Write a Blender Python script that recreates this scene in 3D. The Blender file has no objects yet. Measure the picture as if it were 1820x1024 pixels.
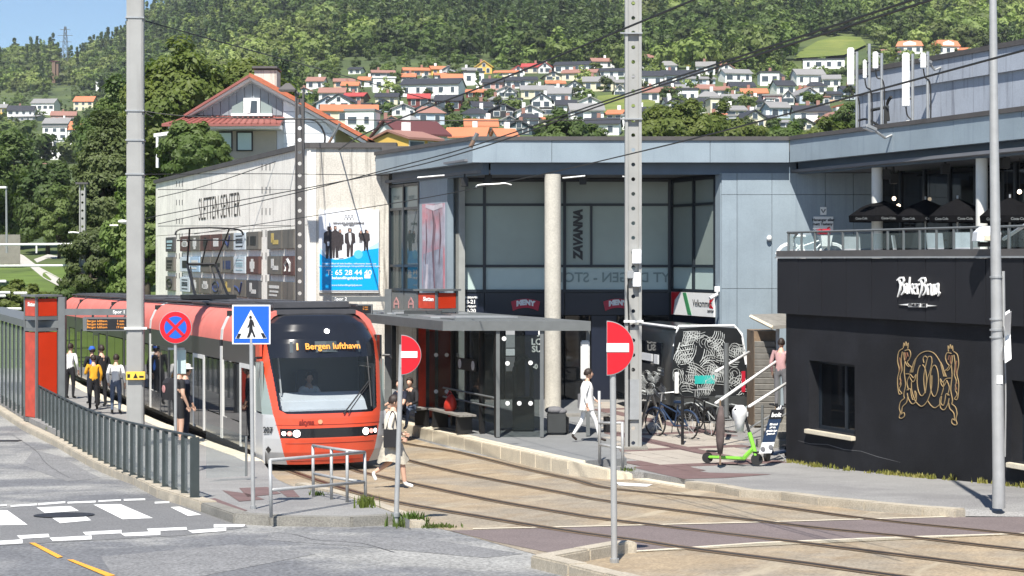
import bpy, bmesh, math, random
import numpy as np
from mathutils import Vector, Matrix

SC = bpy.context.scene
C = SC.collection
random.seed(11)
RNG = np.random.default_rng(11)
R = math.radians

# ---------------------------------------------------------------- camera, sky, sun, exposure
CZ = 4.5                      # camera height above the datum
F, CX, HY = 3000.0, 910.0, 462.0
cam_d = bpy.data.cameras.new('camera')
cam = bpy.data.objects.new('camera', cam_d)
C.objects.link(cam)
cam.location = (0, 0, CZ)
cam.rotation_euler = (R(90), 0, 0)
cam_d.sensor_width = 36.0
cam_d.lens = F / 1820 * 36
cam_d.shift_y = -50.0 / 1820
cam_d.clip_start = 0.1
cam_d.clip_end = 6000
SC.camera = cam

SUN_EL = R(54)
SUN_TRAVEL = Vector((0.17, 1.0, 0)).normalized()
w = bpy.data.worlds.new('World')
SC.world = w
w.use_nodes = True
nt = w.node_tree
bg = nt.nodes['Background']
sky = nt.nodes.new('ShaderNodeTexSky')
sky.sky_type = 'NISHITA'
sky.sun_disc = False
sky.sun_elevation = SUN_EL
sky.sun_rotation = math.pi + math.atan2(-0.17, 1)
sky.air_density = 1.0
sky.dust_density = 0.15
sky.ozone_density = 6.0
nt.links.new(sky.outputs[0], bg.inputs[0])
bg.inputs[1].default_value = 0.080
sun_d = bpy.data.lights.new('sun', 'SUN')
sun_d.energy = 5.0
sun_d.angle = R(0.6)
sun_d.color = (1.0, 0.95, 0.87)
sun = bpy.data.objects.new('sun', sun_d)
C.objects.link(sun)
d_ = Vector((SUN_TRAVEL.x * math.cos(SUN_EL), SUN_TRAVEL.y * math.cos(SUN_EL), -math.sin(SUN_EL)))
sun.rotation_euler = d_.to_track_quat('-Z', 'Y').to_euler()
sun.location = (0, -20, 60)
SC.view_settings.view_transform = 'Standard'
SC.view_settings.look = 'None'
SC.view_settings.exposure = 0.74
SC.view_settings.gamma = 1
SC.view_settings.use_curve_mapping = False
SC.cycles.max_bounces = 8
SC.cycles.transparent_max_bounces = 16
SC.cycles.use_denoising = True

# ---------------------------------------------------------------- ground height and projection helpers
_hk = [(-60, 0.6), (0, 2.06), (18.4, 3.30), (31, 4.14), (34, 4.33), (37, 4.46), (41, 4.58), (47, 4.72), (60, 4.88), (100, 5.0), (2000, 5.0)]
GY = [-60.0, -30.0, 0.0, 10.0] + [float(k) for k in range(12, 72, 1)] + [76.0, 84.0, 92.0, 100.0, 130.0, 400.0, 2000.0]
def _hs(y):
    a = [p[0] for p in _hk]; b = [p[1] for p in _hk]
    return float(np.mean([np.interp(y + o, a, b) for o in (-1.5, -.75, 0, .75, 1.5)])) if 15 < y < 90 else float(np.interp(y, a, b))
_gz = [CZ - _hs(y) for y in GY]
def g(y):
    return float(np.interp(y, GY, _gz))
def at(px, py, Y):
    return Vector(((px - CX) / F * Y, Y, CZ - (py - HY) / F * Y))
def gp(px, py, dz=0.0):
    """point of the ground (raised by dz) seen at photo pixel px, py"""
    lo, hi = 8.0, 300.0
    for _ in range(60):
        m = (lo + hi) / 2
        if (CZ - g(m) - dz) * F / m + HY > py: lo = m
        else: hi = m
    Y = (lo + hi) / 2
    return Vector(((px - CX) / F * Y, Y, g(Y) + dz))
def X_(px, Y): return (px - CX) / F * Y
def Z_(py, Y): return CZ - (py - HY) / F * Y

# ---------------------------------------------------------------- object helpers
def tag(o, label=None, cat=None, group=None, kind=None):
    if label: o['label'] = label
    if cat: o['category'] = cat
    if group: o['group'] = group
    if kind: o['kind'] = kind
    return o
def empty(name, loc=(0, 0, 0), rz=0.0, label=None, cat=None, group=None, kind=None, parent=None):
    o = bpy.data.objects.new(name, None)
    C.objects.link(o)
    o.empty_display_size = .3
    o.location = loc
    o.rotation_euler = (0, 0, rz)
    o.parent = parent
    return tag(o, label, cat, group, kind)
def wm(o):
    m = o.matrix_basis.copy()
    while o.parent:
        o = o.parent
        m = o.matrix_basis @ m
    return m
def copy_tree(o, parent=None):
    c = o.copy()
    C.objects.link(c)
    c.parent = parent
    for ch in list(o.children): copy_tree(ch, c)
    return c

class MB:
    """collects shapes, then links them as one mesh object"""
    def __init__(s): s.v = []; s.f = []; s.m = []; s.mi = 0
    def add(s, vs, fs):
        b = len(s.v)
        s.v += [tuple(p) for p in vs]
        s.f += [tuple(i + b for i in f) for f in fs]
        s.m += [s.mi] * len(fs)
        return s
    def poly(s, pts): return s.add(pts, [tuple(range(len(pts)))])
    def hexa(s, p):   # p: 4 bottom (ccw) + 4 top
        return s.add(p, [(3, 2, 1, 0), (4, 5, 6, 7), (0, 1, 5, 4), (1, 2, 6, 5), (2, 3, 7, 6), (3, 0, 4, 7)])
    def box(s, c, d, rz=0.0, M=None):
        x, y, z = d[0] / 2, d[1] / 2, d[2] / 2
        ps = [Vector(q) for q in ((-x, -y, -z), (x, -y, -z), (x, y, -z), (-x, y, -z), (-x, -y, z), (x, -y, z), (x, y, z), (-x, y, z))]
        if rz: ps = [Matrix.Rotation(rz, 3, 'Z') @ q for q in ps]
        if M: ps = [M @ q for q in ps]
        c = Vector(c)
        return s.hexa([q + c for q in ps])
    def prism(s, pts, z0, z1):
        n = len(pts)
        vs = [(p[0], p[1], z0) for p in pts] + [(p[0], p[1], z1) for p in pts]
        fs = [tuple(reversed(range(n))), tuple(range(n, 2 * n))] + [(i, (i + 1) % n, n + (i + 1) % n, n + i) for i in range(n)]
        return s.add(vs, fs)
    def loft(s, rings, caps=True):
        n = len(rings[0]); vs = [p for r in rings for p in r]; fs = []
        for k in range(len(rings) - 1):
            for i in range(n):
                fs.append((k * n + i, k * n + (i + 1) % n, (k + 1) * n + (i + 1) % n, (k + 1) * n + i))
        if caps:
            fs.append(tuple(reversed(range(n))))
            fs.append(tuple(range((len(rings) - 1) * n, len(rings) * n)))
        return s.add(vs, fs)
    def tube(s, pts, r, n=6, caps=True, flat=None):
        pts = [Vector(p) for p in pts]
        rings = []
        up = Vector((0, 0, 1))
        for i, p in enumerate(pts):
            t = (pts[min(i + 1, len(pts) - 1)] - pts[max(i - 1, 0)])
            if t.length < 1e-9: t = Vector((0, 0, 1))
            t.normalize()
            a = t.cross(up if abs(t.z) < .98 else Vector((1, 0, 0))).normalized()
            b = a.cross(t).normalized()
            rr = r[i] if isinstance(r, (list, tuple)) else r
            rings.append([p + (a * math.cos(2 * math.pi * k / n) + b * math.sin(2 * math.pi * k / n)) * rr for k in range(n)])
        return s.loft(rings, caps)
    def cyl(s, p0, p1, r0, r1=None, n=12): return s.tube([p0, p1], [r0, r0 if r1 is None else r1], n)
    def ball(s, c, r, nu=12, nv=8):
        if not isinstance(r, (tuple, list)): r = (r, r, r)
        rings = []
        for j in range(nv + 1):
            t = math.pi * (j + .02 if j == 0 else j - .02 if j == nv else j) / nv
            rings.append([(c[0] + r[0] * math.sin(t) * math.cos(2 * math.pi * k / nu), c[1] + r[1] * math.sin(t) * math.sin(2 * math.pi * k / nu), c[2] - r[2] * math.cos(t)) for k in range(nu)])
        return s.loft(rings)
    def build(s, name, mat, parent=None, local=False, smooth=False, bevel=0.0, link=True):
        if parent is not None and not local:
            im = wm(parent).inverted()
            vs = [tuple(im @ Vector(p)) for p in s.v]
        else: vs = s.v
        me = bpy.data.meshes.new(name)
        me.from_pydata(vs, [], s.f)
        mats = mat if isinstance(mat, (list, tuple)) else [mat]
        for m in mats: me.materials.append(m)
        if len(mats) > 1: me.polygons.foreach_set('material_index', s.m)
        if bevel:
            bm = bmesh.new(); bm.from_mesh(me)
            bmesh.ops.remove_doubles(bm, verts=bm.verts, dist=1e-5)
            es = [e for e in bm.edges if len(e.link_faces) == 2 and e.calc_face_angle(0) > R(30)]
            bmesh.ops.bevel(bm, geom=es, offset=bevel, segments=2, affect='EDGES', clamp_overlap=True)
            bm.to_mesh(me); bm.free()
        if smooth:
            me.polygons.foreach_set('use_smooth', [True] * len(me.polygons))
            if smooth != 'all':
                try: me.set_sharp_from_angle(angle=R(40))
                except Exception: pass
        me.update()
        o = bpy.data.objects.new(name, me)
        if link: C.objects.link(o)
        o.parent = parent
        return o

def raw_mesh(name, V, Q, mat):
    """numpy arrays of vertices and quads"""
    me = bpy.data.meshes.new(name)
    n, q = len(V), len(Q)
    me.vertices.add(n); me.vertices.foreach_set('co', np.asarray(V, dtype=np.float32).ravel())
    me.loops.add(q * 4); me.loops.foreach_set('vertex_index', np.asarray(Q, dtype=np.int32).ravel())
    me.polygons.add(q); me.polygons.foreach_set('loop_start', np.arange(0, q * 4, 4, dtype=np.int32))
    me.polygons.foreach_set('loop_total', np.full(q, 4, dtype=np.int32))
    for m in (mat if isinstance(mat, list) else [mat]): me.materials.append(m)
    me.update(calc_edges=True)
    return me

def crv(pts, n=8):
    """Catmull-Rom through points"""
    P = [Vector(p) for p in pts]
    out = []
    for i in range(len(P) - 1):
        a, b, c, d = P[max(i - 1, 0)], P[i], P[i + 1], P[min(i + 2, len(P) - 1)]
        for k in range(n):
            t = k / n
            out.append(0.5 * ((2 * b) + (c - a) * t + (2 * a - 5 * b + 4 * c - d) * t * t + (3 * b - a - 3 * c + d) * t ** 3))
    out.append(P[-1])
    return out

_fonts = {}
def text(s, size, mat, parent, org, u, v, depth=.012, name='lettering', align='CENTER', sx=1.0, shear=0.0, bold=0.0, curve=None):
    """lettering as a mesh: org centre, u reading direction, v up (world)"""
    cu = bpy.data.curves.new('t', 'FONT')
    cu.body = s; cu.size = size; cu.align_x = align; cu.align_y = 'CENTER'
    cu.extrude = depth / 2; cu.shear = shear; cu.offset = bold; cu.resolution_u = 3
    t = bpy.data.objects.new('t', cu)
    C.objects.link(t)
    me = bpy.data.meshes.new_from_object(t.evaluated_get(bpy.context.evaluated_depsgraph_get()))
    bpy.data.objects.remove(t); bpy.data.curves.remove(cu)
    me.name = name
    u = Vector(u).normalized(); v = Vector(v).normalized(); n = u.cross(v)
    im = wm(parent).inverted() if parent else Matrix.Identity(4)
    n_ = len(me.vertices)
    a = np.empty(n_ * 3); me.vertices.foreach_get('co', a); a = a.reshape(-1, 3)
    if curve:  # bend upwards like an arch
        a[:, 1] -= curve * a[:, 0] ** 2
    W = np.array(org) + np.outer(a[:, 0] * sx, u) + np.outer(a[:, 1], v) + np.outer(a[:, 2], n)
    W = np.c_[W, np.ones(n_)] @ np.array(im).T
    me.vertices.foreach_set('co', W[:, :3].ravel())
    me.materials.clear(); me.materials.append(mat)
    me.update()
    o = bpy.data.objects.new(name, me)
    C.objects.link(o); o.parent = parent
    return o

# ---------------------------------------------------------------- materials
M = {}
def _n(nt, t, **k):
    n = nt.nodes.new(t)
    for a, b in k.items(): setattr(n, a, b)
    return n
def _noise(nt, scale, detail=5, rough=.6, stretch=None):
    geo = _n(nt, 'ShaderNodeNewGeometry')
    vec = geo.outputs['Position']
    if stretch and len(stretch) == 4:
        vr = _n(nt, 'ShaderNodeVectorRotate', rotation_type='Z_AXIS'); vr.inputs['Angle'].default_value = stretch[3]
        nt.links.new(vec, vr.inputs['Vector']); vec = vr.outputs[0]; stretch = stretch[:3]
    if stretch:
        m = _n(nt, 'ShaderNodeVectorMath', operation='MULTIPLY')
        m.inputs[1].default_value = stretch
        nt.links.new(vec, m.inputs[0]); vec = m.outputs[0]
    t = _n(nt, 'ShaderNodeTexNoise')
    t.inputs['Scale'].default_value = scale; t.inputs['Detail'].default_value = detail; t.inputs['Roughness'].default_value = rough
    nt.links.new(vec, t.inputs['Vector'])
    return t.outputs['Fac']
def _range(nt, sock, a, b, c, d, smooth=False):
    m = _n(nt, 'ShaderNodeMapRange')
    if smooth: m.interpolation_type = 'SMOOTHSTEP'
    for i, x in enumerate((a, b, c, d)): m.inputs[i + 1].default_value = x
    nt.links.new(sock, m.inputs[0])
    return m.outputs[0]
def _mix(nt, fac, a, b, blend='MIX'):
    m = _n(nt, 'ShaderNodeMix', data_type='RGBA', blend_type=blend)
    for s_, x in ((m.inputs[0], fac), (m.inputs[6], a), (m.inputs[7], b)):
        if hasattr(x, 'is_output'): nt.links.new(x, s_)
        elif isinstance(x, (int, float)): s_.default_value = x
        else: s_.default_value = (*x, 1) if len(x) == 3 else x
    return m.outputs[2]
def mat(name, col, rough=.6, metal=0.0, var=.15, scale=2.0, bump=0.0, bscale=40.0, spec=.5, streak=0.0, streak_col=None, col2=None, c2=(.45, .62), c2scale=.6, grain=0.0, gscale=120.0, emit=None, estr=0.0, coat=0.0, along=None):
    m = bpy.data.materials.new(name)
    m.use_nodes = True
    nt = m.node_tree
    p = nt.nodes['Principled BSDF']
    p.inputs['Roughness'].default_value = rough
    p.inputs['Metallic'].default_value = metal
    p.inputs['Specular IOR Level'].default_value = spec
    if coat: p.inputs['Coat Weight'].default_value = coat; p.inputs['Coat Roughness'].default_value = .08
    c = (*col, 1)
    if col2:
        c = _mix(nt, _range(nt, _noise(nt, c2scale, 7, .62), c2[0], c2[1], 0, 1, True), col, col2)
    if var:
        v = _range(nt, _noise(nt, scale, 6, .6), .25, .75, 1 - var, 1 + var)
        cc = _n(nt, 'ShaderNodeCombineColor')
        for i in range(3): nt.links.new(v, cc.inputs[i])
        c = _mix(nt, 1.0, c if not isinstance(c, tuple) else col, cc.outputs[0], 'MULTIPLY')
    if grain:
        v = _range(nt, _noise(nt, gscale, 3, .65), .36, .64, 1 - grain, 1 + grain)
        cc = _n(nt, 'ShaderNodeCombineColor')
        for i in range(3): nt.links.new(v, cc.inputs[i])
        c = _mix(nt, 1.0, c if not isinstance(c, tuple) else col, cc.outputs[0], 'MULTIPLY')
    if along:
        f = _range(nt, _noise(nt, 1.0, 6, .7, along[0]), along[1], along[2], 0, along[3], True)
        c = _mix(nt, f, c if not isinstance(c, tuple) else col, along[4])
        f = _range(nt, _noise(nt, .7, 5, .6, along[0]), .56, .70, 0, .7, True)
        c = _mix(nt, f, c, along[5])
    if streak:
        f = _range(nt, _noise(nt, 1.0, 5, .7, (5.0, 5.0, .22)), .5, .72, 0, streak, True)
        c = _mix(nt, f, c if not isinstance(c, tuple) else col, streak_col or tuple(x * .35 for x in col))
    if isinstance(c, tuple): p.inputs['Base Color'].default_value = c
    else: nt.links.new(c, p.inputs['Base Color'])
    if bump:
        b = _n(nt, 'ShaderNodeBump')
        b.inputs['Strength'].default_value = bump; b.inputs['Distance'].default_value = .02
        nt.links.new(_noise(nt, bscale, 4), b.inputs['Height'])
        nt.links.new(b.outputs[0], p.inputs['Normal'])
    if emit:
        p.inputs['Emission Color'].default_value = (*emit, 1); p.inputs['Emission Strength'].default_value = estr
    M[name] = m
    return m
def glass(name, tint=(.5, .55, .55), mixf=.35, rough=.03, body=(.02, .025, .03), facing=.5):
    """window glass: partly see-through, partly mirror, a little body colour"""
    m = bpy.data.materials.new(name)
    m.use_nodes = True
    nt = m.node_tree
    nt.nodes.remove(nt.nodes['Principled BSDF'])
    out = nt.nodes['Material Output']
    tr = _n(nt, 'ShaderNodeBsdfTransparent'); tr.inputs[0].default_value = (*tint, 1)
    pb = _n(nt, 'ShaderNodeBsdfPrincipled')
    pb.inputs['Base Color'].default_value = (*body, 1); pb.inputs['Roughness'].default_value = rough; pb.inputs['Specular IOR Level'].default_value = .9
    lw = _n(nt, 'ShaderNodeFresnel'); lw.inputs[0].default_value = 1.5
    f = _n(nt, 'ShaderNodeMath', operation='ADD', use_clamp=True); f.inputs[1].default_value = mixf
    ge = _n(nt, 'ShaderNodeNewGeometry'); iv = _n(nt, 'ShaderNodeMath', operation='SUBTRACT'); iv.inputs[0].default_value = 1; nt.links.new(ge.outputs['Backfacing'], iv.inputs[1])
    ml_ = _n(nt, 'ShaderNodeMath', operation='MULTIPLY'); nt.links.new(lw.outputs[0], ml_.inputs[0]); nt.links.new(iv.outputs[0], ml_.inputs[1]); nt.links.new(ml_.outputs[0], f.inputs[0])
    mx = _n(nt, 'ShaderNodeMixShader')
    nt.links.new(f.outputs[0], mx.inputs[0]); nt.links.new(tr.outputs[0], mx.inputs[1]); nt.links.new(pb.outputs[0], mx.inputs[2])
    nt.links.new(mx.outputs[0], out.inputs[0])
    M[name] = m
    return m
def leaf(name, col, col2, trans=.35, pscale=.25, rnd=.35, patch=0.0):
    m = bpy.data.materials.new(name)
    m.use_nodes = True
    nt = m.node_tree
    nt.nodes.remove(nt.nodes['Principled BSDF'])
    out = nt.nodes['Material Output']
    oi = _n(nt, 'ShaderNodeObjectInfo')
    c = _mix(nt, _range(nt, _noise(nt, pscale, 4), .38, .62, 0, 1), col, col2)
    if patch:
        c = _mix(nt, _range(nt, _noise(nt, patch, 3), .42, .58, 0, 1, True), c, tuple(x * k for x, k in zip(col, (.55, .6, .65))))
    v = _range(nt, oi.outputs['Random'], 0, 1, 1 - rnd, 1 + rnd)
    cc = _n(nt, 'ShaderNodeCombineColor')
    for i in range(3): nt.links.new(v, cc.inputs[i])
    c = _mix(nt, 1.0, c, cc.outputs[0], 'MULTIPLY')
    d = _n(nt, 'ShaderNodeBsdfPrincipled'); d.inputs['Roughness'].default_value = .55; d.inputs['Specular IOR Level'].default_value = .3
    t = _n(nt, 'ShaderNodeBsdfTranslucent')
    nt.links.new(c, d.inputs['Base Color'])
    nt.links.new(_mix(nt, 1.0, c, (1.1, 1.25, .5), 'MULTIPLY'), t.inputs[0])
    mx = _n(nt, 'ShaderNodeMixShader'); mx.inputs[0].default_value = trans
    nt.links.new(d.outputs[0], mx.inputs[1]); nt.links.new(t.outputs[0], mx.inputs[2])
    nt.links.new(mx.outputs[0], out.inputs[0])
    M[name] = m
    return m

mat('asphalt', (.140, .143, .150), .85, var=.16, scale=.9, grain=.38, gscale=22, bump=.3, bscale=60, col2=(.285, .282, .268), c2scale=.26, c2=(.42, .57))
mat('asphalt_dark', (.160, .160, .160), .85, var=.14, scale=.6, grain=.3, gscale=40, bump=.2)
mat('pavement', (.255, .25, .24), .85, var=.12, scale=.8, grain=.25, gscale=45, bump=.2, col2=(.21, .205, .20), c2scale=.5)
mat('track_bed', (.315, .245, .16), .9, var=.22, scale=1.6, grain=.25, gscale=26, bump=.3, col2=(.27, .23, .175), c2scale=.5, c2=(.4, .6), along=((3.0, .5, 1, 0.43), .50, .74, .55, (.19, .13, .07), (.42, .36, .26)))
mat('rust', (.145, .098, .056), .9, var=.3, scale=3, grain=.2, gscale=30)
mat('rail_steel', (.055, .043, .036), .45, metal=.6, var=.2)
mat('purple_asphalt', (.165, .132, .126), .88, var=.13, scale=1.0, grain=.25, gscale=40, bump=.2)
mat('kerb_stone', (.40, .355, .28), .85, var=.18, scale=2.5, grain=.15, gscale=40, bump=.2)
mat('kerb_light', (.60, .54, .42), .85, var=.12, scale=2.5, grain=.1, gscale=40, bump=.15)
mat('kerb_grey', (.215, .205, .18), .85, var=.18, scale=2.5, grain=.2, gscale=40, bump=.2)
mat('road_paint', (.78, .78, .76), .7, var=.1, scale=4, col2=(.40, .40, .39), c2=(.60, .70), c2scale=3)
mat('orange_paint', (.80, .36, .035), .7, var=.1, scale=4, col2=(.5, .27, .08), c2=(.6, .7), c2scale=3)
mat('red_paver', (.15, .095, .09), .85, var=.2, scale=3, grain=.2)
mat('plaza_tile', (.36, .325, .28), .8, var=.13, scale=1.4, grain=.1, gscale=40)
mat('platform_grey', (.20, .205, .205), .8, var=.13, scale=1.0, grain=.15, gscale=40)
mat('iron', (.04, .04, .042), .55, metal=.5, var=.2)
mat('steel', (.42, .43, .43), .45, metal=.55, var=.12, scale=5, streak=.3)
mat('steel_post', (.40, .405, .40), .5, metal=.3, var=.12, scale=5, streak=.25)
mat('mast_grey', (.34, .34, .325), .55, metal=.2, var=.10, scale=2, streak=.4, streak_col=(.22, .21, .20))
mat('dark_mast', (.095, .09, .088), .55, metal=.2, var=.15)
mat('dark_metal', (.058, .062, .062), .5, metal=.3, var=.15, scale=4)
mat('grey_metal', (.155, .165, .165), .5, metal=.25, var=.12, scale=4)
mat('fence_post', (.05, .062, .062), .5, metal=.3, var=.18, scale=4)
mat('black', (.012, .012, .013), .5, var=.1)
mat('rubber', (.018, .018, .018), .8, var=.15)
mat('white_paint', (.78, .78, .77), .45, var=.05)
mat('wire', (.02, .02, .02), .6, var=0)
mat('concrete', (.80, .77, .70), .85, var=.13, scale=.9, grain=.10, gscale=20, streak=.35, streak_col=(.30, .27, .225))
mat('concrete_stained', (.56, .53, .47), .85, var=.16, scale=1.2, grain=.14, gscale=20, streak=.95, streak_col=(.12, .105, .085))
mat('concrete_column', (.50, .475, .41), .8, var=.12, scale=1.5, grain=.1, gscale=20, streak=.25)
mat('roof_cap', (.075, .07, .068), .7, var=.2)
mat('cladding_blue', (.25, .305, .345), .5, var=.12, scale=.9, grain=.04, gscale=30, streak=.35, streak_col=(.16, .20, .24))
mat('cladding_grey', (.36, .395, .45), .6, var=.1, scale=.9, grain=.08, gscale=30, streak=.8, streak_col=(.12, .125, .15))
mat('beam_blue', (.10, .14, .19), .5, var=.12)
mat('soffit', (.16, .165, .18), .7, var=.1)
mat('mullion', (.016, .022, .03), .4, var=.1)
mat('navy_panel', (.010, .014, .028), .35, var=.15)
mat('frosted_pane', (.29, .355, .325), .22, var=.16, scale=.35, spec=.6)
mat('frosted_upper', (.23, .275, .26), .22, var=.14, scale=.4, spec=.6)
mat('frosted_pale', (.46, .57, .545), .25, var=.12, scale=.5, spec=.6)
mat('bakery_wall', (.013, .0135, .016), .8, var=.28, scale=.9, grain=.16, gscale=60, bump=.15, spec=.25, col2=(.017, .018, .022), c2scale=.7)
mat('bakery_panel', (.016, .0165, .020), .65, var=.18, scale=.7, grain=.05, spec=.25)
mat('seam', (.13, .13, .135), .7, var=.2)
mat('gold', (.42, .30, .15), .5, metal=.25, var=.15, scale=8)
mat('gold_dark', (.25, .12, .07), .5, metal=.2, var=.2, scale=8)
mat('sign_white', (.82, .82, .80), .4, var=.03)
mat('sign_red', (.60, .008, .018), .38, var=.05)
mat('sign_blue', (.012, .11, .52), .38, var=.05)
mat('sign_yellow', (.78, .52, .07), .45, var=.1)
mat('sign_black', (.014, .014, .016), .4, var=.05)
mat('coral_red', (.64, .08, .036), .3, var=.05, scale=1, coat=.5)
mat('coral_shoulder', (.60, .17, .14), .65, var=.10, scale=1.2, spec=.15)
mat('tram_black', (.012, .013, .016), .16, var=.1, coat=.4)
mat('tram_dark', (.035, .037, .042), .35, var=.12)
mat('tram_grey', (.42, .43, .44), .35, var=.06, coat=.3)
mat('tram_light', (.62, .62, .60), .4, var=.06)
mat('roof_gear', (.06, .06, .066), .6, var=.25, scale=2.5)
mat('ad_red', (.52, .035, .008), .35, var=.12, scale=1.5)
mat('ad_maroon', (.46, .055, .03), .3, var=.35, scale=3)
mat('headlight', (.9, .9, .9), .3, var=0, emit=(1, .98, .93), estr=3.5)
mat('led_orange', (.9, .35, .05), .4, var=0, emit=(1, .42, .10), estr=.12)
mat('bulb', (1, 1, 1), .4, var=0, emit=(1, .82, .6), estr=4)
mat('wood', (.20, .14, .09), .7, var=.3, scale=6)
mat('grey_wood', (.22, .21, .19), .8, var=.25, scale=5)
mat('skin', (.58, .36, .26), .5, var=.06, scale=8)
mat('hair', (.025, .015, .011), .6, var=.3, scale=30)
mat('cream_cloth', (.70, .64, .54), .85, var=.1, scale=7)
mat('white_cloth', (.78, .78, .76), .85, var=.07, scale=7)
mat('black_cloth', (.014, .014, .017), .85, var=.2, scale=7)
mat('navy_cloth', (.014, .017, .034), .85, var=.2, scale=7)
mat('grey_cloth', (.15, .15, .16), .85, var=.15, scale=7)
mat('denim', (.09, .12, .18), .85, var=.2, scale=9)
mat('khaki_cloth', (.22, .20, .16), .85, var=.25, scale=9)
mat('blue_cloth', (.02, .10, .45), .8, var=.15, scale=7)
mat('yellow_cloth', (.75, .38, .02), .8, var=.15, scale=7)
mat('red_cloth', (.50, .03, .015), .6, var=.2, scale=7)
mat('red_gloss', (.45, .02, .04), .3, var=.1)
mat('lime', (.22, .55, .06), .35, var=.06)
mat('scooter_blue', (.018, .035, .075), .35, var=.1)
mat('cloudy_plastic', (.72, .74, .76), .35, var=.08)
mat('poster_blue', (.0, .35, .78), .35, var=.03)
mat('poster_white', (.78, .80, .84), .35, var=.03)
mat('poster_pale', (.42, .60, .80), .35, var=.03)
mat('poster_print', (.035, .028, .03), .5, var=.5, scale=14)
mat('poster_skin', (.42, .26, .2), .5, var=.2, scale=10)
mat('soil', (.09, .07, .05), .9, var=.3)
glass('clear_glass', (.72, .78, .76), .05)
glass('fence_glass', (.95, .97, .97), .03, body=(.32, .35, .35), rough=.15)
glass('shelter_glass', (.62, .66, .66), .10, body=(.06, .07, .07))
glass('windscreen_glass', (.80, .84, .86), .16, body=(.06, .075, .085), rough=.02)
glass('dark_glass', (.05, .06, .07), .55, body=(.010, .012, .015), rough=.03)
glass('rail_glass', (.86, .92, .92), .04, body=(.30, .36, .36))
mat('canopy_black', (.008, .008, .009), .95, var=.2, spec=.05)
leaf('leaf_dark', (.066, .106, .03), (.105, .15, .042), rnd=.2)
leaf('leaf_olive', (.085, .12, .022), (.14, .17, .04), rnd=.2)
leaf('leaf_light', (.095, .15, .034), (.16, .215, .065), rnd=.2)
leaf('leaf_birch', (.075, .10, .034), (.11, .14, .05), rnd=.2)
leaf('wood_broad', (.165, .225, .056), (.255, .295, .10), pscale=.014, rnd=.5, patch=.008)
leaf('wood_conifer', (.10, .15, .06), (.15, .20, .085), pscale=.015, rnd=.45)
leaf('grass_blade', (.07, .12, .022), (.14, .17, .05), rnd=.2, pscale=2)
leaf('dry_grass', (.20, .21, .045), (.30, .27, .08), rnd=.2, pscale=2)
mat('bark', (.075, .06, .045), .9, var=.3, scale=4)
mat('hill_soil', (.055, .080, .024), .95, var=.3, scale=.05, col2=(.09, .12, .03), c2scale=.02)
mat('meadow', (.13, .17, .030), .95, var=.2, scale=.1, col2=(.17, .19, .04), c2scale=.05)
mat('lawn', (.10, .155, .022), .95, var=.2, scale=.6, col2=(.075, .115, .02), c2scale=.2)
mat('gravel_path', (.45, .43, .39), .9, var=.1)
mat('asphalt_patch', (.19, .19, .19), .88, var=.15, scale=2, grain=.4, gscale=26, bump=.3)
mat('tar', (.10, .10, .102), .7, var=.3, scale=6)
# ================================================================ GROUND
TR = Vector((-3.69, 34.7, 0)); TRA = math.atan2(.361, .933)          # tram nose on the track and its heading
def tl(x, y, z=0):   # tram frame (x to the right of the nose seen from the front, y back along the tram) to world
    c, s = math.cos(TRA), math.sin(TRA)
    return Vector((TR.x + c * x - s * y, TR.y + s * x + c * y, z))
def tl_inv(p):
    c, s = math.cos(TRA), math.sin(TRA)
    dx, dy = p[0] - TR.x, p[1] - TR.y
    return c * dx + s * dy, -s * dx + c * dy

def drape(name, pts, dz, mat_, parent=None, skirt=0.0, cuts=(), kind='structure', build=True):
    fz = dz if callable(dz) else (lambda x, y: dz)
    bm = bmesh.new()
    f = bm.faces.new([bm.verts.new((p[0], p[1], 0)) for p in pts])
    bmesh.ops.triangulate(bm, faces=[f])
    ys = [p[1] for p in pts]
    for k in GY:
        if min(ys) < k < max(ys):
            bmesh.ops.bisect_plane(bm, geom=bm.verts[:] + bm.edges[:] + bm.faces[:], dist=1e-5, plane_co=(0, k, 0), plane_no=(0, 1, 0))
    for co, no in cuts:
        bmesh.ops.bisect_plane(bm, geom=bm.verts[:] + bm.edges[:] + bm.faces[:], dist=1e-5, plane_co=co, plane_no=no)
    bmesh.ops.remove_doubles(bm, verts=bm.verts, dist=1e-4)
    for v in bm.verts: v.co.z = g(v.co.y) + fz(v.co.x, v.co.y)
    bmesh.ops.recalc_face_normals(bm, faces=bm.faces)
    if bm.faces and sum(f.normal.z for f in bm.faces) < 0: bmesh.ops.reverse_faces(bm, faces=bm.faces)
    if skirt:
        es = [e for e in bm.edges if e.is_boundary]
        r = bmesh.ops.extrude_edge_only(bm, edges=es)
        for v in [q for q in r['geom'] if isinstance(q, bmesh.types.BMVert)]: v.co.z -= skirt
    me = bpy.data.meshes.new(name); bm.to_mesh(me); bm.free()
    me.materials.append(mat_)
    o = bpy.data.objects.new(name, me); C.objects.link(o); o.parent = parent
    if kind and not parent: o['kind'] = kind
    return o
def W2(px, py, dz=0.0):
    p = gp(px, py, dz); return (p.x, p.y)
def PX(*ps, dz=0.0): return [W2(a, b, dz) for a, b in ps]

drape('ground', [(-160, -40), (160, -40), (160, 130), (-160, 130)], 0.0, M['asphalt'])

# worn darker asphalt round the crossing
drape('road_surface', PX((0, 905), (110, 893), (300, 890), (430, 926), (440, 938), (330, 952), (0, 970)), .004, M['asphalt_dark'])

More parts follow.
